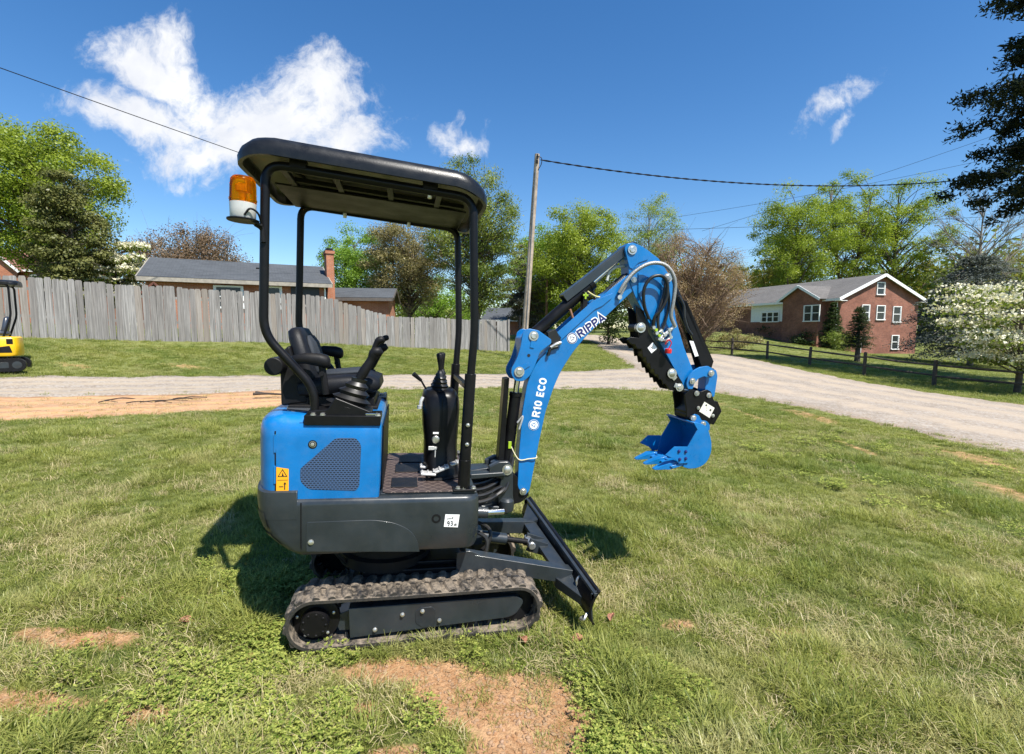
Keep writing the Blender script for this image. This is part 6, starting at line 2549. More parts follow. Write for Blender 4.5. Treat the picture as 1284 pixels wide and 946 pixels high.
LEAVES = {
    'lime': mat_leaf("lime_leaves", (0.125, 0.19, 0.018), (0.36, 0.42, 0.060), .42),
    'bright': mat_leaf("bright_green_leaves", (0.10, 0.20, 0.024), (0.28, 0.42, 0.060), .42),
    'mid': mat_leaf("mid_green_leaves", (0.085, 0.135, 0.022), (0.28, 0.32, 0.070), .38),
    'dark': mat_leaf("dark_leaves", (0.022, 0.042, 0.014), (0.07, 0.10, 0.030), .2),
    'needle': mat_leaf("hemlock_needles", (0.065, 0.080, 0.022), (0.21, 0.21, 0.07), .25),
    'pine': mat_leaf("pine_needles", (0.014, 0.022, 0.012), (0.045, 0.058, 0.028), .15),
    'spruce': mat_leaf("spruce_needles", (0.055, 0.070, 0.062), (0.15, 0.17, 0.155), .15),
    'bronze': mat_leaf("bronze_buds", (0.13, 0.085, 0.060), (0.28, 0.20, 0.12), .3),
    'brown': mat_leaf("brown_spring_leaves", (0.20, 0.135, 0.075), (0.40, 0.30, 0.17), .3),
    'tan': mat_leaf("tan_green_leaves", (0.17, 0.13, 0.065), (0.34, 0.31, 0.13), .35),
    'olive': mat_leaf("olive_leaves", (0.15, 0.14, 0.022), (0.36, 0.32, 0.065), .4),
    'white': mat_leaf("dogwood_flowers", (0.58, 0.54, 0.38), (0.86, 0.83, 0.68), .25),
    'cedar': mat_leaf("cedar_sprays", (0.07, 0.073, 0.055), (0.17, 0.165, 0.125), .2),
}


def curved(a, b, n=5, droop=0.0, wob=.06):
    a, b = Vector(a), Vector(b)
    d = (b - a).length
    out = []
    w1 = Vector(rng.normal(size=3)) * d * wob
    for i in range(n + 1):
        t = i / n
        p = a.lerp(b, t) + w1 * math.sin(math.pi * t) * .8
        p.z += math.sin(math.pi * t) * d * (.10 - droop)
        out.append(p)
    return out


def tree(label, x, y, top, R_, kind_, leaf, clumps=70, per=150, low=.25, clump_r=.8, bark=BARK, seed=1, trunk_r=.22, up=.35, gap=.0, name="tree", twig=0, group=None, stems=1, flat=1.0, shell=2.4):
    """broadleaf tree: trunk and limbs reaching leaf clumps spread through an uneven crown"""
    global rng
    rng = np.random.default_rng(seed)
    z0 = tz(x, y)
    H = top - z0
    root = thing(name, label, "tree" if name != "shrub" else "shrub", (x, y, z0), 0, group)
    zc, rz_ = H * (low + 1) / 2, H * (1 - low) / 2
    C = []
    tries = 0
    lobes = rng.normal(size=(5, 3))
    lobes /= np.linalg.norm(lobes, axis=1)[:, None]
    while len(C) < clumps and tries < 8000:
        tries += 1
        d = rng.normal(size=3)
        d /= np.linalg.norm(d)
        lob = 1 + .22 * np.max(lobes @ d) - .12
        r_ = rng.uniform(0, 1) ** (1 / shell)
        p = d * r_ * lob
        # narrower towards the foot, fuller above the middle
        taper = 1.0 if p[2] > -.1 else 1.0 - .45 * (-p[2] - .1)
        q = np.array([p[0] * R_ * taper * .88, p[1] * R_ * taper * .88, zc + p[2] * rz_ * .93])
        if q[2] < .05 * H:
            continue
        if any(np.linalg.norm((q - c) / clump_r) < .55 for c in C):
            continue
        C.append(q)
    C = np.array(C)
    m = MB()
    nst = stems
    for sidx in range(nst):
        a_ = 2 * math.pi * sidx / max(1, nst)
        spread = 0 if nst == 1 else R_ * .45
        tp = [(math.cos(a_) * spread * t ** 1.3 + .05 * math.sin(3 * t + seed), math.sin(a_) * spread * t ** 1.3, -.3 + (H * .86 + .3) * t) for t in np.linspace(0, 1, 9)]
        tr0 = trunk_r / math.sqrt(nst)
        m.tube(tp, [tr0 * (1.35 if i == 0 else 1) * (1 - .88 * i / 8) for i in range(9)], 9)
    for i, c in enumerate(C):
        k = i % nst
        a_ = 2 * math.pi * k / max(1, nst)
        spread = 0 if nst == 1 else R_ * .45
        hd = math.hypot(c[0], c[1])
        zt = max(H * low * .55, min(c[2] - hd * (.35 + up), H * .80))
        t_ = zt / (H * .86)
        st_ = (math.cos(a_) * spread * t_ ** 1.3, math.sin(a_) * spread * t_ ** 1.3, zt)
        rr = trunk_r * .34 * (1 - .5 * t_) * (.7 + .5 * rng.random())
        pts = curved(st_, c, 5)
        m.tube(pts, rr, 5, r_end=rr * .18)
        for _ in range(twig):
            e = Vector(c) + Vector(rng.normal(size=3)) * clump_r * .9
            e.z += clump_r * .35
            m.tube(curved(pts[3], e, 3), rr * .28, 3, caps=False, r_end=rr * .08)
    part("trunk", m, bark, root, smooth=60)
    if per > 0:
        n = len(C) * per
        idx = np.repeat(np.arange(len(C)), per)
        d = rng.normal(size=(n, 3))
        d /= np.linalg.norm(d, axis=1)[:, None]
        rad = rng.uniform(0, 1, n) ** .55
        cs = rng.uniform(.7, 1.3, len(C))[idx]
        P = C[idx] + d * (rad * clump_r * cs)[:, None] * np.array([1, 1, .72 * flat])
        N = d * .85 + rng.normal(size=(n, 3)) * .5 + np.array([0, 0, .5])
        ct = rng.uniform(.15, .85, len(C))[idx]
        tint = np.clip(ct * .72 + rng.uniform(0, 1, n) * .28, 0, 1)
        leaf_mesh("crown", P, N, leaf, tint, LEAVES[kind_], root)
    return root


def conifer(label, x, y, top, R_, kind_, leaf, whorls=22, per_w=7, per=70, low=.08, droop=.25, seed=1, trunk_r=.2, cone=1.0, name="conifer_tree", bark=BARK, width=.30, group=None, zspread=.05, tufts=0):
    """conifer: whorls of limbs carrying flat sprays"""
    global rng
    rng = np.random.default_rng(seed)
    z0 = tz(x, y)
    H = top - z0
    root = thing(name, label, "tree", (x, y, z0), 0, group)
    m = MB()
    m.tube([(0.02 * math.sin(i), 0, -.3 + (H + .3) * i / 8) for i in range(9)], [trunk_r * (1 - .93 * i / 8) for i in range(9)], 8)
    PL, NL, TL = [], [], []
    for k in range(whorls):
        t = low + (1 - low) * (k + rng.uniform(-.3, .3)) / whorls
        t = min(max(t, low), .985)
        for j in range(per_w):
            a = 2 * math.pi * (j + rng.uniform(-.4, .4)) / per_w + k * .7
            L_ = R_ * (1 - t) ** cone * rng.uniform(.65, 1.12) * (1.0 if t > low + .12 else .85) + .12
            st_ = Vector((0, 0, H * t))
            e = Vector((math.cos(a) * L_, math.sin(a) * L_, H * t - droop * L_ + rng.uniform(-.1, .1) * L_))
            pts = curved(st_, e, 5, wob=.04)
            m.tube(pts, trunk_r * .20 * (1 - t * .6), 4, caps=False, r_end=.01)
            n = int(per * (.35 + .65 * L_ / R_))
            u = rng.uniform(.15, 1.02, n)
            side = rng.normal(size=n) * width * L_ * .5 * (1.1 - u * .6)
            base = np.array([[p.x, p.y, p.z] for p in pts])
            px_ = np.stack([np.interp(u * 5, np.arange(6), base[:, q]) for q in range(3)], 1)
            px_ += np.stack([-math.sin(a) * side, math.cos(a) * side, -.10 * np.abs(side) + rng.normal(size=n) * zspread * (1 + L_ * .2)], 1)
            if tufts:
                kc = max(3, n // tufts)
                px_ = px_[:kc]
                px_ = np.repeat(px_, tufts, 0) + rng.normal(size=(kc * tufts, 3)) * np.array([.26, .26, .13])
                n = len(px_)
            PL.append(px_)
            NL.append(np.array([0, 0, 1.0]) + rng.normal(size=(n, 3)) * (.9 if tufts else .45))
            TL.append(np.clip(rng.uniform(.1, .8) * .5 + rng.uniform(0, 1, n) * .5, 0, 1))
    part("trunk", m, bark, root, smooth=60)
    leaf_mesh("crown", np.vstack(PL), np.vstack(NL), leaf, np.concatenate(TL), LEAVES[kind_], root, aspect=.34)
    return root


def layered(label, x, y, top, R_, seed, leaf=.09, tiers=9, per=900, trunk_r=.12, name="dogwood_tree", low=.28, green=.35, group=None):
    """flowering dogwood: flat tiers of white bracts over a few leaves"""
    global rng
    rng = np.random.default_rng(seed)
    z0 = tz(x, y)
    H = top - z0
    root = thing(name, label, "tree", (x, y, z0), 0, group)
    m = MB()
    m.tube([(.06 * math.sin(i), .04 * i / 5, -.2 + (H * .9 + .2) * i / 6) for i in range(7)], [trunk_r * (1 - .8 * i / 6) for i in range(7)], 8)
    PW, PG = [], []
    for k in range(tiers):
        for j in range(6):
            t = low + (1 - low) * (k + rng.uniform(-.75, .75)) / tiers
            prof = math.sin(math.pi * min(1, max(.12, .18 + .80 * (1 - (t - low) / (1 - low))))) ** .6
            a = 2 * math.pi * (j + rng.uniform(-.4, .4)) / 6 + k
            L_ = R_ * prof * rng.uniform(.55, 1.05)
            e = Vector((math.cos(a) * L_, math.sin(a) * L_, H * t + rng.uniform(-.1, .12)))
            m.tube(curved((0, 0, max(.3, H * t - L_ * .35)), e, 4), trunk_r * .22, 4, caps=False, r_end=.008)
            for (PP_, n, dz) in ((PW, int(per / 6), .05), (PG, int(per * green / 6), -.10)):
                u = rng.uniform(.25, 1.05, n)
                r2 = rng.normal(size=n) * .24 * L_ * .7
                c_ = np.array([e.x, e.y, 0])
                q = c_[None, :] * u[:, None] + np.stack([-math.sin(a) * r2, math.cos(a) * r2, np.zeros(n)], 1)
                q[:, 2] = H * t + dz + rng.normal(size=n) * .085 + .05 * np.sin(u * 9)
                PP_.append(q)
    part("trunk", m, BARK, root, smooth=60)
    for nm, PP_, mt, lf in (("blossom", PW, 'white', leaf), ("foliage", PG, 'mid', leaf * 1.1)):
        P = np.vstack(PP_)
        leaf_mesh(nm, P, np.array([0, 0, .35]) + rng.normal(size=P.shape) * .75, lf, rng.uniform(0, 1, len(P)), LEAVES[mt], root, aspect=.8)
    return root


# behind the fence on the left
t_ = (-31.88, 34.00, 15.31, 5.21)
tree("big lime green tree rising behind the board fence beside the dark hemlock", *t_, 'lime', 0.164, 170, 379, low=.24, clump_r=1.15, seed=11, trunk_r=.3)
t_ = (-24.44, 28.00, 10.27, 1.81)
tree("dark drooping hemlock in front of the lime green tree", *t_, 'needle', .15, 120, 240, low=.05, clump_r=.62, seed=5, trunk_r=.2, up=.05, name="tree", flat=.75, twig=2)
t_ = (-23.64, 30.00, 6.73, 2.03)
layered("white flowering dogwood between the hemlock and the low brick house", *t_, 3, leaf=.16, per=1300, tiers=7)
t_ = (-27.39, 42.00, 9.95, 5.08)
tree("bronze budding tree standing behind the low dark grey roof", *t_, 'bronze', .15, 150, 300, low=.08, clump_r=1.0, seed=21, trunk_r=.22, up=.75, twig=6, bark=BARKG, stems=3, flat=1.7)
t_ = (-14.42, 46.00, 10.90, 3.90)
tree("bright green round tree behind the small brick outbuilding", *t_, 'bright', 0.148, 110, 379, low=.06, clump_r=1.0, seed=31, trunk_r=.2)
t_ = (-8.79, 43.00, 11.08, 3.99)
tree("thin tan and green tree with dark trunk behind the fence", *t_, 'tan', 0.131, 120, 396, low=.2, clump_r=1.0, seed=41, trunk_r=.24, up=.5, twig=4)
t_ = (-8.02, 52.00, 7.21, 6.29)
tree("low green tree filling behind the tan tree above the fence", *t_, 'bright', 0.180, 70, 181, low=.05, clump_r=1.0, seed=43, trunk_r=.16, name="tree")
t_ = (-2.59, 37.00, 14.33, 3.88)
tree("tall open tree with fresh leaves next to the leaning utility pole", *t_, 'mid', 0.127, 165, 313, low=.12, clump_r=.9, seed=51, trunk_r=.27, up=.45, twig=2, shell=1.9)
t_ = (1.26, 50.00, 10.02, 3.39)
tree("greyish cedar standing between the two poles", *t_, 'cedar', .17, 110, 220, low=.03, clump_r=.7, seed=61, trunk_r=.2, up=.1, flat=.6, bark=BARKG)
t_ = (6.33, 47.00, 13.77, 5.69)
tree("dense yellow green tree behind the raised boom", *t_, 'lime', 0.156, 190, 396, low=.03, clump_r=1.1, seed=71, trunk_r=.27)
t_ = (3.62, 56.00, 12.87, 4.52)
tree("bright tree filling behind the grey cedar and the thin brown pole", *t_, 'bright', .20, 110, 300, low=.04, clump_r=1.1, seed=74, trunk_r=.2)
t_ = (8.79, 45.00, 6.79, 2.90)
tree("dark green bush under the dense yellow green tree", *t_, 'dark', .2, 50, 130, low=.02, clump_r=.8, seed=73, trunk_r=.12, name="shrub")
t_ = (17.33, 64.00, 18.90, 5.42)
tree("pale sparse tree rising behind the yellow green tree", *t_, 'lime', 0.156, 100, 198, low=.2, clump_r=1.2, seed=81, trunk_r=.2, up=.6, twig=4, bark=BARKG)
t_ = (13.18, 37.00, 8.77, 5.52)
tree("wide twiggy brown bush like tree next to the rail fence", *t_, 'brown', .085, 230, 260, low=.02, clump_r=.75, seed=91, trunk_r=.26, up=.9, twig=9, bark=plain("twig_bark", (.21, .145, .10), .9, var=.3), stems=7)
# wood behind the gabled house
t_ = (42.85, 76.00, 23.79, 7.97)
tree("tall green tree above the white sided wing of the gabled house", *t_, 'lime', 0.230, 140, 330, low=.12, clump_r=1.6, seed=101, trunk_r=.42, up=.4, shell=1.9)
t_ = (53.33, 80.00, 27.25, 7.74)
tree("tall open tree above the gable peak with forked dark trunk", *t_, 'lime', 0.246, 105, 264, low=.24, clump_r=1.45, seed=102, trunk_r=.45, up=.5, shell=1.8, stems=2)
t_ = (62.33, 82.00, 27.77, 8.60)
tree("tall spreading lime tree just past the gable end", *t_, 'lime', 0.246, 110, 264, low=.24, clump_r=1.45, seed=103, trunk_r=.42, up=.5, shell=1.8)
t_ = (64.99, 70.00, 21.39, 8.47)
tree("bare grey branched tree rising above the olive thicket", *t_, 'olive', .2, 60, 10, low=.3, clump_r=1.6, seed=104, trunk_r=.36, up=.5, twig=12, bark=BARKG)
for (a, lab, sd_) in (((68.88, 84.00, 14.29, 8.81), "olive leaved tree behind the gable end of the brick house", 105), ((84.18, 86.00, 17.00, 11.79), "olive leaved tree behind the blue grey spruce", 106), ((44.32, 88.00, 14.36, 7.81), "olive leaved tree behind the brown twiggy tree", 107)):
    tree(lab, *a, 'olive', 0.230, 90, 330, low=.03, clump_r=1.6, seed=sd_, trunk_r=.25)
t_ = (33.39, 36.00, 6.95, 5.37)
conifer("blue grey spruce with layered boughs behind the white dogwood", *t_, 'spruce', .20, 20, 9, 230, low=.1, droop=.08, seed=110, cone=.55, width=.6, bark=BARKG)
layered("large white flowering dogwood with leaning trunk beside the rail fence", 20.15, 19.6, 3.5, 3.75, 120, leaf=.115, tiers=8, per=1350, trunk_r=.13, low=.24, green=.45)
conifer("tall dark pine reaching into the top corner of the sky", 26.6, 22.0, 23.0, 8.0, 'pine', .26, 13, 7, 1700, low=.36, droop=.04, seed=133, cone=.42, trunk_r=.45, width=.30, zspread=.05, tufts=55)
# planting in front of the gabled house
t_ = (31.62, 49.00, 4.33, 1.42)
conifer("pointed dark evergreen against the corner of the gabled house", *t_, 'dark', .20, 22, 8, 70, low=.02, droop=.05, seed=140, cone=.8, width=.7)
t_ = (23.05, 33.00, 3.08, 1.22)
conifer("small dark holly behind the rail fence before the gable wall", *t_, 'dark', .12, 20, 8, 50, low=.25, droop=-.05, seed=141, cone=.7, width=.7)
t_ = (30.58, 46.00, 1.45, 1.48)
tree("light green bush at the foot of the pointed evergreen", *t_, 'mid', .14, 30, 90, low=.02, clump_r=.5, seed=142, trunk_r=.06, name="shrub")
t_ = (32.90, 62.00, 2.54, 2.20)
tree("round dark bush below the triple window", *t_, 'dark', .18, 34, 90, low=.02, clump_r=.7, seed=143, trunk_r=.06, name="shrub")
t_ = (32.68, 55.00, 1.54, 2.04)
tree("low dark bush below the double window of the bay", *t_, 'dark', .18, 34, 90, low=.02, clump_r=.6, seed=144, trunk_r=.06, name="shrub")
t_ = (18.17, 40.00, 1.64, 2.26)
tree("low brownish bush at the end of the rail fence", *t_, 'tan', .12, 36, 90, low=.02, clump_r=.5, seed=145, trunk_r=.06, name="shrub")

# far woods that read as one mass
rng = np.random.default_rng(77)
WP, WN, WT = [], [], []
for k in range(210):
    a = rng.uniform(R(14), R(62))
    r_ = rng.uniform(98, 135)
    x, y = r_ * math.sin(a), r_ * math.cos(a)
    z0 = tz(x, y)
    hh = rng.uniform(9, 16) + 3 * max(0, math.sin(a * 9))
    n = 170
    d = rng.normal(size=(n, 3))
    d /= np.linalg.norm(d, axis=1)[:, None]
    rad = rng.uniform(0, 1, n) ** .5
    c_ = np.array([x, y, z0 + hh * .55])
    WP.append(c_ + d * rad[:, None] * np.array([3.6, 3.6, hh * .55]))
    WN.append(d + rng.normal(size=(n, 3)) * .8)
    WT.append(np.clip(rng.uniform(.1, .8) * .6 + rng.uniform(0, 1, n) * .4, 0, 1))
for k in range(150):
    a = rng.uniform(R(-64), R(16))
    r_ = rng.uniform(92, 125)
    x, y = r_ * math.sin(a), r_ * math.cos(a)
    z0 = tz(x, y)
    hh = rng.uniform(4.5, 8.0)
    n = 130
    d = rng.normal(size=(n, 3))
    d /= np.linalg.norm(d, axis=1)[:, None]
    rad = rng.uniform(0, 1, n) ** .5
    WP.append(np.array([x, y, z0 + hh * .5]) + d * rad[:, None] * np.array([3.2, 3.2, hh * .55]))
    WN.append(d + rng.normal(size=(n, 3)) * .8)
    WT.append(np.clip(rng.uniform(.1, .8) * .6 + rng.uniform(0, 1, n) * .4, 0, 1))
wd_ = leaf_mesh("woods", np.vstack(WP), np.vstack(WN), .85, np.concatenate(WT), LEAVES['mid'], None)
kind(wd_, 'stuff', "far spring woods behind the houses")

# ------------------------------------------------------------------ small things on the ground
rng = np.random.default_rng(5)
random.seed(5)


def dead_leaf(x, y, s, label, a):
    z = tz(x, y) + .035
    m = MB()
    n = 8
    P0 = [(s * (i / n - .5), 0, s * .22 * math.cos(3.0 * (i / n - .5))) for i in range(n + 1)]
    wv = [s * .30 * math.sin(math.pi * min(1, .06 + .94 * i / n)) ** .7 for i in range(n + 1)]
    for i in range(n):
        a0, a1 = P0[i], P0[i + 1]
        for sg in (-1, 1):
            m.quad((a0[0], 0, a0[2]), (a1[0], 0, a1[2]), (a1[0], sg * wv[i + 1], a1[2] + s * .16), (a0[0], sg * wv[i], a0[2] + s * .13))
    m.tube([(s * .5, 0, s * .1), (s * .75, .01, s * .14)], .0018, 5)
    o = m.build("dead_leaf", DEADLEAF, None, smooth=0, loc=(x, y, z))
    md = o.modifiers.new("thick", 'SOLIDIFY')
    md.thickness = .0012
    o.rotation_euler = (random.uniform(-.4, .4), random.uniform(-.3, .3), a)
    return tag(o, label, "leaf", "fallen leaves on the grass")


dead_leaf(*(0.3588, 2.5357), .085, "curled red brown dead leaf on the grass past the track", .7)
dead_leaf(*(0.0558, 2.515), .075, "pale brown dead leaf touching the front of the track belt", 2.0)
dead_leaf(*(-1.7673, 2.5476), .075, "brown dead leaf on the grass near the clay streak", .3)
dead_leaf(*(0.592, 2.7694), .07, "brown dead leaf lying beside the tip of the blade", 1.1)
dead_leaf(*(-2.2643, 2.717), .05, "small brown dead leaf in the grass behind the clay streak", 2.6)
bz0 = tz(-5.0, 10.2)
BRC = thing("dead_branch", "fallen dark forked branch lying on the orange dirt beside the lane", "branch", (-5.0, 10.2, bz0 + .03))
m = MB()
m.tube(spline([(-.30, -.15, .10), (-.1, 0, .09), (.2, .1, .06), (.6, .2, .05)], 5), .030, 7, r_end=.012)
m.tube(spline([(-.32, -.02, .12), (-.15, .02, .09), (.05, .06, .07)], 5), .026, 7, r_end=.014)
m.tube(spline([(.2, .1, .06), (.35, .0, .09), (.6, -.08, .10)], 5), .014, 6, r_end=.006)
part("limb", m, plain("dark_dead_wood", (.05, .038, .03), .9, var=.4), BRC)
BRC2 = thing("dead_branch", "thin dry twigs scattered on the orange dirt near the lane edge", "branch", (-7.0, 9.1, tz(-7.0, 9.1) + .03))
m = MB()
for k in range(9):
    a = random.uniform(-.5, .5)
    x0, y0 = random.uniform(-.7, .7), random.uniform(-.35, .35)
    L_ = random.uniform(.3, .8)
    m.tube(spline([(x0, y0, .02), (x0 + L_ * .5 * math.cos(a), y0 + L_ * .5 * math.sin(a), .05), (x0 + L_ * math.cos(a + .2), y0 + L_ * math.sin(a + .2), .02)], 4), .012, 5, r_end=.005)
part("twigs", m, MAT["dark_dead_wood"], BRC2)

# ------------------------------------------------------------------ grass, weeds and straw: tufts spread over the ground with geometry nodes
def blade_tuft(name, n, h, spread, wd, mat, lean, seed, segs=3, flat=False):
    rg = np.random.default_rng(seed)
    V, F, T = [], [], []
    for k in range(n):
        a = rg.uniform(0, 2 * math.pi)
        r_ = spread * math.sqrt(rg.uniform(0, 1))
        bx_, by_ = r_ * math.cos(a), r_ * math.sin(a)
        L_ = h * rg.uniform(.45, 1.15)
        a2 = a + rg.normal() * 1.1
        ln = lean * rg.uniform(.2, 1.4)
        wv = wd * rg.uniform(.7, 1.3)
        tint = rg.uniform(0, 1)
        sx_, sy_ = -math.sin(a2 + .4 * rg.normal()), math.cos(a2)
        b = len(V)
        for i in range(segs + 1):
            t = i / segs
            th = ln * t * 1.25
            out = L_ * (t * math.sin(th))
            zz = L_ * t * math.cos(th * .9) if not flat else .006 + .012 * math.sin(3 * t + k)
            if flat:
                out = L_ * t
            px_, py_ = bx_ + math.cos(a2) * out, by_ + math.sin(a2) * out
            ww = wv * (1 - t) ** .6 * .5
            if i < segs:
                V.append((px_ - sx_ * ww, py_ - sy_ * ww, zz - (.01 if i == 0 else 0)))
                V.append((px_ + sx_ * ww, py_ + sy_ * ww, zz - (.01 if i == 0 else 0)))
                T += [tint * .8 + .2 * t] * 2
            else:
                V.append((px_, py_, zz))
                T.append(tint * .8 + .2)
        for i in range(segs - 1):
            F.append((b + 2 * i, b + 2 * i + 1, b + 2 * i + 3, b + 2 * i + 2))
        F.append((b + 2 * segs - 2, b + 2 * segs - 1, b + 2 * segs))
    me = bpy.data.meshes.new(name)
    me.from_pydata(V, [], F)
    at = me.attributes.new('tint', 'FLOAT', 'POINT')
    at.data.foreach_set('value', np.array(T, np.float32))
    me.materials.append(mat)
    return bpy.data.objects.new(name, me)


def weed_tuft(name, n, spread, s, seed):
    rg = np.random.default_rng(seed)
    V, F, T = [], [], []
    for k in range(n):
        a = rg.uniform(0, 2 * math.pi)
        r_ = spread * math.sqrt(rg.uniform(0, 1))
        c_ = np.array([r_ * math.cos(a), r_ * math.sin(a), rg.uniform(.004, .032)])
        for j in range(4):
            a2 = a + j * math.pi / 2 + rg.normal() * .3
            d = np.array([math.cos(a2), math.sin(a2), rg.uniform(-.1, .5)])
            sd_ = np.array([-math.sin(a2), math.cos(a2), 0])
            L_ = s * rg.uniform(.6, 1.3)
            b = len(V)
            V += [tuple(c_), tuple(c_ + d * L_ * .5 + sd_ * L_ * .3), tuple(c_ + d * L_), tuple(c_ + d * L_ * .5 - sd_ * L_ * .3)]
            F.append((b, b + 1, b + 2, b + 3))
            T += [rg.uniform(0, 1)] * 4
    me = bpy.data.meshes.new(name)
    me.from_pydata(V, [], F)
    at = me.attributes.new('tint', 'FLOAT', 'POINT')
    at.data.foreach_set('value', np.array(T, np.float32))
    me.materials.append(mat_w)
    return bpy.data.objects.new(name, me)


mat_w = WEEDM


def proto_collection(name, objs):
    c = bpy.data.collections.new(name)
    for i, o in enumerate(objs):
        c.objects.link(o)
    return c


PC_SHORT = proto_collection("short_tufts", [blade_tuft("tuft", 26, .045, .050, .0036, GRASSM, 1.05, 10 + i) for i in range(5)])
PC_TALL = proto_collection("tall_tufts", [blade_tuft("tuft", 24, .105, .050, .0046, GRASSM, .95, 30 + i, 4) for i in range(5)])
PC_STRAW = proto_collection("straw_tufts", [blade_tuft("tuft", 16, .10, .06, .0030, STRAWM, 1.3, 50 + i, 3, flat=(i > 1)) for i in range(4)])
PC_WEED = proto_collection("weed_tufts", [weed_tuft("tuft", 34, .06, .0105, 60 + i) for i in range(4)])


def scatter_object(name, P, rot, scl, coll, label):
    me = bpy.data.meshes.new(name)
    me.vertices.add(len(P))
    me.vertices.foreach_set('co', np.asarray(P, np.float32).ravel())
    at = me.attributes.new('turn', 'FLOAT_VECTOR', 'POINT')
    at.data.foreach_set('vector', np.asarray(rot, np.float32).ravel())
    at = me.attributes.new('grow', 'FLOAT', 'POINT')
    at.data.foreach_set('value', np.asarray(scl, np.float32))
    o = bpy.data.objects.new(name, me)
    COL.objects.link(o)
    ng = bpy.data.node_groups.new(name + "_spread", 'GeometryNodeTree')
    ng.interface.new_socket("Geometry", in_out='INPUT', socket_type='NodeSocketGeometry')
    ng.interface.new_socket("Geometry", in_out='OUTPUT', socket_type='NodeSocketGeometry')
    N_, L_ = ng.nodes, ng.links
    gi, go = N_.new('NodeGroupInput'), N_.new('NodeGroupOutput')
    ci = N_.new('GeometryNodeCollectionInfo')
    ci.inputs['Collection'].default_value = coll
    ci.inputs['Separate Children'].default_value = True
    ci.inputs['Reset Children'].default_value = True
    ip = N_.new('GeometryNodeInstanceOnPoints')
    ip.inputs['Pick Instance'].default_value = True
    r1 = N_.new('GeometryNodeInputNamedAttribute')
    r1.data_type = 'FLOAT_VECTOR'
    r1.inputs['Name'].default_value = 'turn'
    r2 = N_.new('GeometryNodeInputNamedAttribute')
    r2.data_type = 'FLOAT'
    r2.inputs['Name'].default_value = 'grow'
    er = N_.new('FunctionNodeEulerToRotation')
    L_.new(r1.outputs['Attribute'], er.inputs[0])
    L_.new(gi.outputs[0], ip.inputs['Points'])
    L_.new(ci.outputs[0], ip.inputs['Instance'])
    L_.new(er.outputs[0], ip.inputs['Rotation'])
    L_.new(r2.outputs['Attribute'], ip.inputs['Scale'])
    L_.new(ip.outputs[0], go.inputs[0])
    md = o.modifiers.new("spread", 'NODES')
    md.node_group = ng
    kind(o, 'stuff', label)
    return o


def sector(r0, r1, dens, a0=-1.0, a1=1.0):
    if a0 == -1.0 and a1 == 1.0:
        p, q, r = sector(r0, r1, dens, -.9999, .9999), sector(r0, r1, dens * .45, -1.6, -1.0), sector(r0, r1, dens * .45, 1.0, 1.6)
        return np.concatenate([p[0], q[0], r[0]]), np.concatenate([p[1], q[1], r[1]])
    n = int(dens * (r1 * r1 - r0 * r0) * .5 * (a1 - a0))
    r_ = np.sqrt(rng.uniform(r0 * r0, r1 * r1, n))
    a = rng.uniform(a0, a1, n)
    return r_ * np.sin(a), r_ * np.cos(a)


def vnoise(x, y, s, seed):
    return np.array([mnoise.fractal(Vector((a * s + seed, b * s - seed, seed)), .6, 2.0, 3) for a, b in zip(x, y)])


mw = EX.matrix_world.copy()
mi = mw.inverted()


def under_machine(x, y):
    lx = (x + .80) * _ex.x + (y - 2.894) * _ex.y
    ly = (x + .80) * _ey.x + (y - 2.894) * _ey.y
    return (lx > -.40) & (lx < .84) & (((ly > -.475) & (ly < -.232)) | ((ly > .232) & (ly < .475)))


def off_road(x, y, pad=True):
    return ~(inside(P_MAIN, x, y) | inside(P_BRANCH, x, y))


X, Y = [], []
for (r0, r1, dn) in ((.9, 1.6, 1100), (1.6, 3.2, 1500), (3.2, 5.0, 1050), (5.0, 8.0, 620), (8.0, 12.5, 330), (12.5, 20, 150), (20, 34, 42), (34, 60, 9)):
    a, b = sector(r0, r1, dn)
    X.append(a)
    Y.append(b)
X, Y = np.concatenate(X), np.concatenate(Y)
jx, jy = rng.normal(size=len(X)) * .14, rng.normal(size=len(X)) * .14
ok = off_road(X + jx, Y + jy) & ~under_machine(X, Y)
X, Y = X[ok], Y[ok]
DR = inside(P_DIRT, X, Y)
bz = bare(X, Y)
n1 = vnoise(X, Y, 1.3, 2.2)
n2 = vnoise(X, Y, 6.0, 8.2)
keep = rng.uniform(0, 1, len(X)) > np.clip((bz + n2 * .75 - .16) * 2.2, 0, .93)
keep &= ~(DR & (rng.uniform(0, 1, len(X)) < .965))
# worn strip beside the gravel road is thinner
keep &= ~((n1 + .7 * n2 < -.34) & (rng.uniform(0, 1, len(X)) < .5))
X, Y, n1, n2 = X[keep], Y[keep], n1[keep], n2[keep]
Z = terr(X, Y)
Z[~off_road(X, Y)] += .03
D = np.hypot(X, Y)
far = np.clip((D - 8) / 14, 0, 1.6)
tall = (n1 + n2 * .4 + rng.normal(size=len(X)) * .10) > .12
tall &= D < 9
bz2 = bare(X, Y)
tall &= ~((bz2 > .12) & (D < 6))
tall &= ~((D < 2.75) & (X > -1.1) & (X < .45) & (rng.uniform(0, 1, len(X)) < .55))
gs = rng.uniform(.65, 1.25, len(X)) * (1 + far * 1.0) * np.where(bare(X, Y) > .45, rng.uniform(.35, 1.0, len(X)), 1.0)


def turn(n):
    return np.stack([rng.normal(size=n) * .10, rng.normal(size=n) * .10, rng.uniform(0, 6.283, n)], 1)


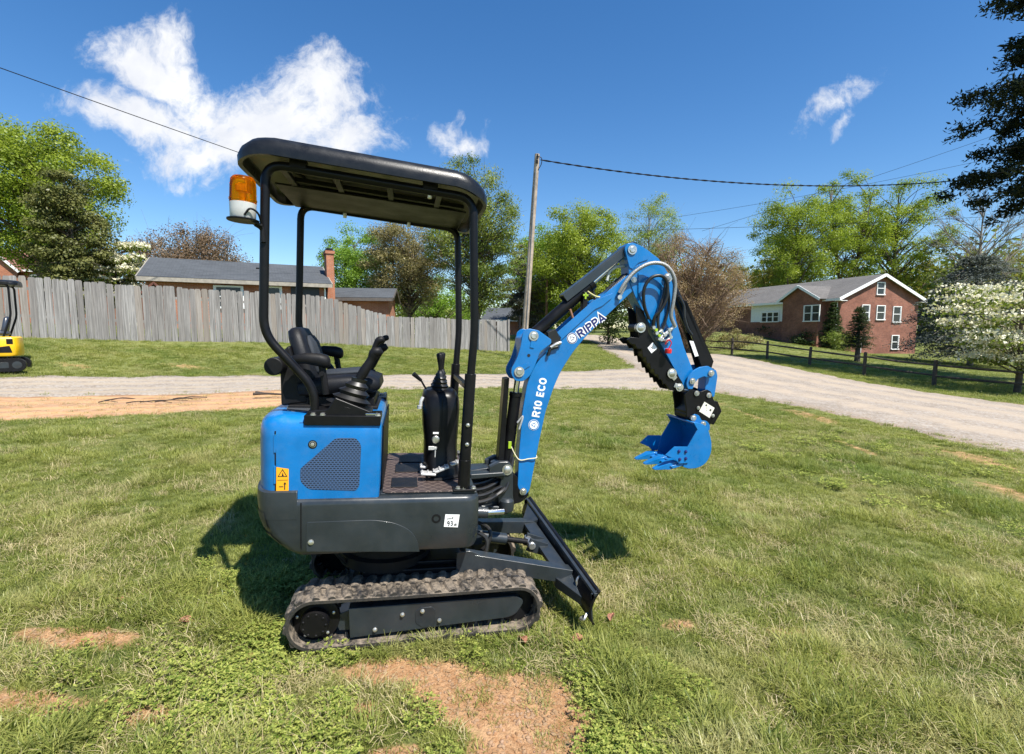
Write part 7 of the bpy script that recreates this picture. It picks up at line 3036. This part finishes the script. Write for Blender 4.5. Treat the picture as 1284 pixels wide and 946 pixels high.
P = np.stack([X, Y, Z], 1)
s_ = ~tall
scatter_object("grass", P[s_], turn(s_.sum()), gs[s_], PC_SHORT, "short mown grass of the lawn and the bank")
scatter_object("tall_grass", P[tall], turn(tall.sum()), gs[tall] * np.clip(.55 + n1[tall] * 1.3, .5, 1.05) * np.where(D[tall] < 2.6, 1.2, 1.0), PC_TALL, "longer darker grass tufts in the lawn")
# crumbs of clay lying on the bare ground
def clod(name, seed):
    rg = np.random.default_rng(seed)
    bm = bmesh.new()
    bmesh.ops.create_icosphere(bm, subdivisions=1, radius=.008)
    for v in bm.verts:
        v.co *= rg.uniform(.6, 1.3)
        v.co.z *= .7
    me = bpy.data.meshes.new(name)
    bm.to_mesh(me)
    bm.free()
    me.materials.append(SOIL)
    return bpy.data.objects.new(name, me)


PC_CLOD = proto_collection("clay_crumbs", [clod("crumb", 80 + i) for i in range(4)])
cx_ = rng.uniform(-2.8, 1.9, 26000)
cy_ = rng.uniform(1.5, 3.0, 26000)
ok = (bare(cx_, cy_) + rng.normal(size=26000) * .12) > .50
cx_, cy_ = cx_[ok][:7000], cy_[ok][:7000]
scatter_object("soil_crumbs", np.stack([cx_, cy_, terr(cx_, cy_) + .001], 1), turn(len(cx_)), rng.uniform(.15, 1.0, len(cx_)) ** 2 * 1.5 + .2, PC_CLOD, "crumbs of orange clay on the bare ground")
# straw
X, Y = [], []
for (r0, r1, dn) in ((1.2, 3.2, 300), (3.2, 6, 150), (6, 12, 45)):
    a, b = sector(r0, r1, dn)
    X.append(a)
    Y.append(b)
X, Y = np.concatenate(X), np.concatenate(Y)
nn_ = vnoise(X, Y, 1.0, 14.0)
ok = off_road(X, Y) & ~under_machine(X, Y) & ((nn_ + rng.normal(size=len(X)) * .12) > -.02) & (bare(X, Y) < .35)
X, Y = X[ok], Y[ok]
scatter_object("dry_grass", np.stack([X, Y, terr(X, Y) + .012], 1), turn(len(X)), rng.uniform(.6, 1.3, len(X)), PC_STRAW, "dry straw coloured grass in the lawn")
# chickweed
X, Y = [], []
for (cx, cy, rx, ry, n) in ((-1.15, 2.25, .75, .48, 260), (-.95, 1.85, .70, .36, 200), (-1.0, 2.45, .2, .10, 120), (.50, 2.15, .30, .40, 130), (.6, 1.75, .4, .25, 90), (-1.6, 3.0, .4, .25, 220), (-.3, 2.30, .5, .05, 60), (-.45, 1.62, .5, .15, 200)):
    X.append(rng.normal(size=n) * rx * .6 + cx)
    Y.append(rng.normal(size=n) * ry * .6 + cy)
a, b = sector(6, 11, 8, .45, .9)
X.append(a)
Y.append(b)
X, Y = np.concatenate(X), np.concatenate(Y)
nn_ = vnoise(X, Y, 3.0, 24.0)
ok = off_road(X, Y) & ~under_machine(X, Y) & (nn_ > -.12) & (bare(X, Y) < .5)
X, Y = X[ok], Y[ok]
scatter_object("chickweed", np.stack([X, Y, terr(X, Y) + .01], 1), turn(len(X)), rng.uniform(.6, 1.7, len(X)) * np.where(np.hypot(X, Y) > 5, 1.8, 1), PC_WEED, "yellow green chickweed spreading through the grass")
# grass growing up against the near track
LX = rng.uniform(-.25, .80, 150)
LY = -.478 - np.abs(rng.normal(size=150)) * .03
kx = np.array([math.exp(-((v - .28) / .16) ** 2) + .30 * math.exp(-((v - .72) / .1) ** 2) + .10 for v in LX])
ok = rng.uniform(0, 1, 150) < kx
LX, LY = LX[ok], LY[ok]
WX = -.80 + LX * _ex.x + LY * _ey.x
WY = 2.894 + LX * _ex.y + LY * _ey.y
scatter_object("track_side_grass", np.stack([WX, WY, terr(WX, WY)], 1), turn(len(WX)), rng.uniform(.7, 1.2, len(WX)), PC_TALL, "long grass tufts growing up against the track")
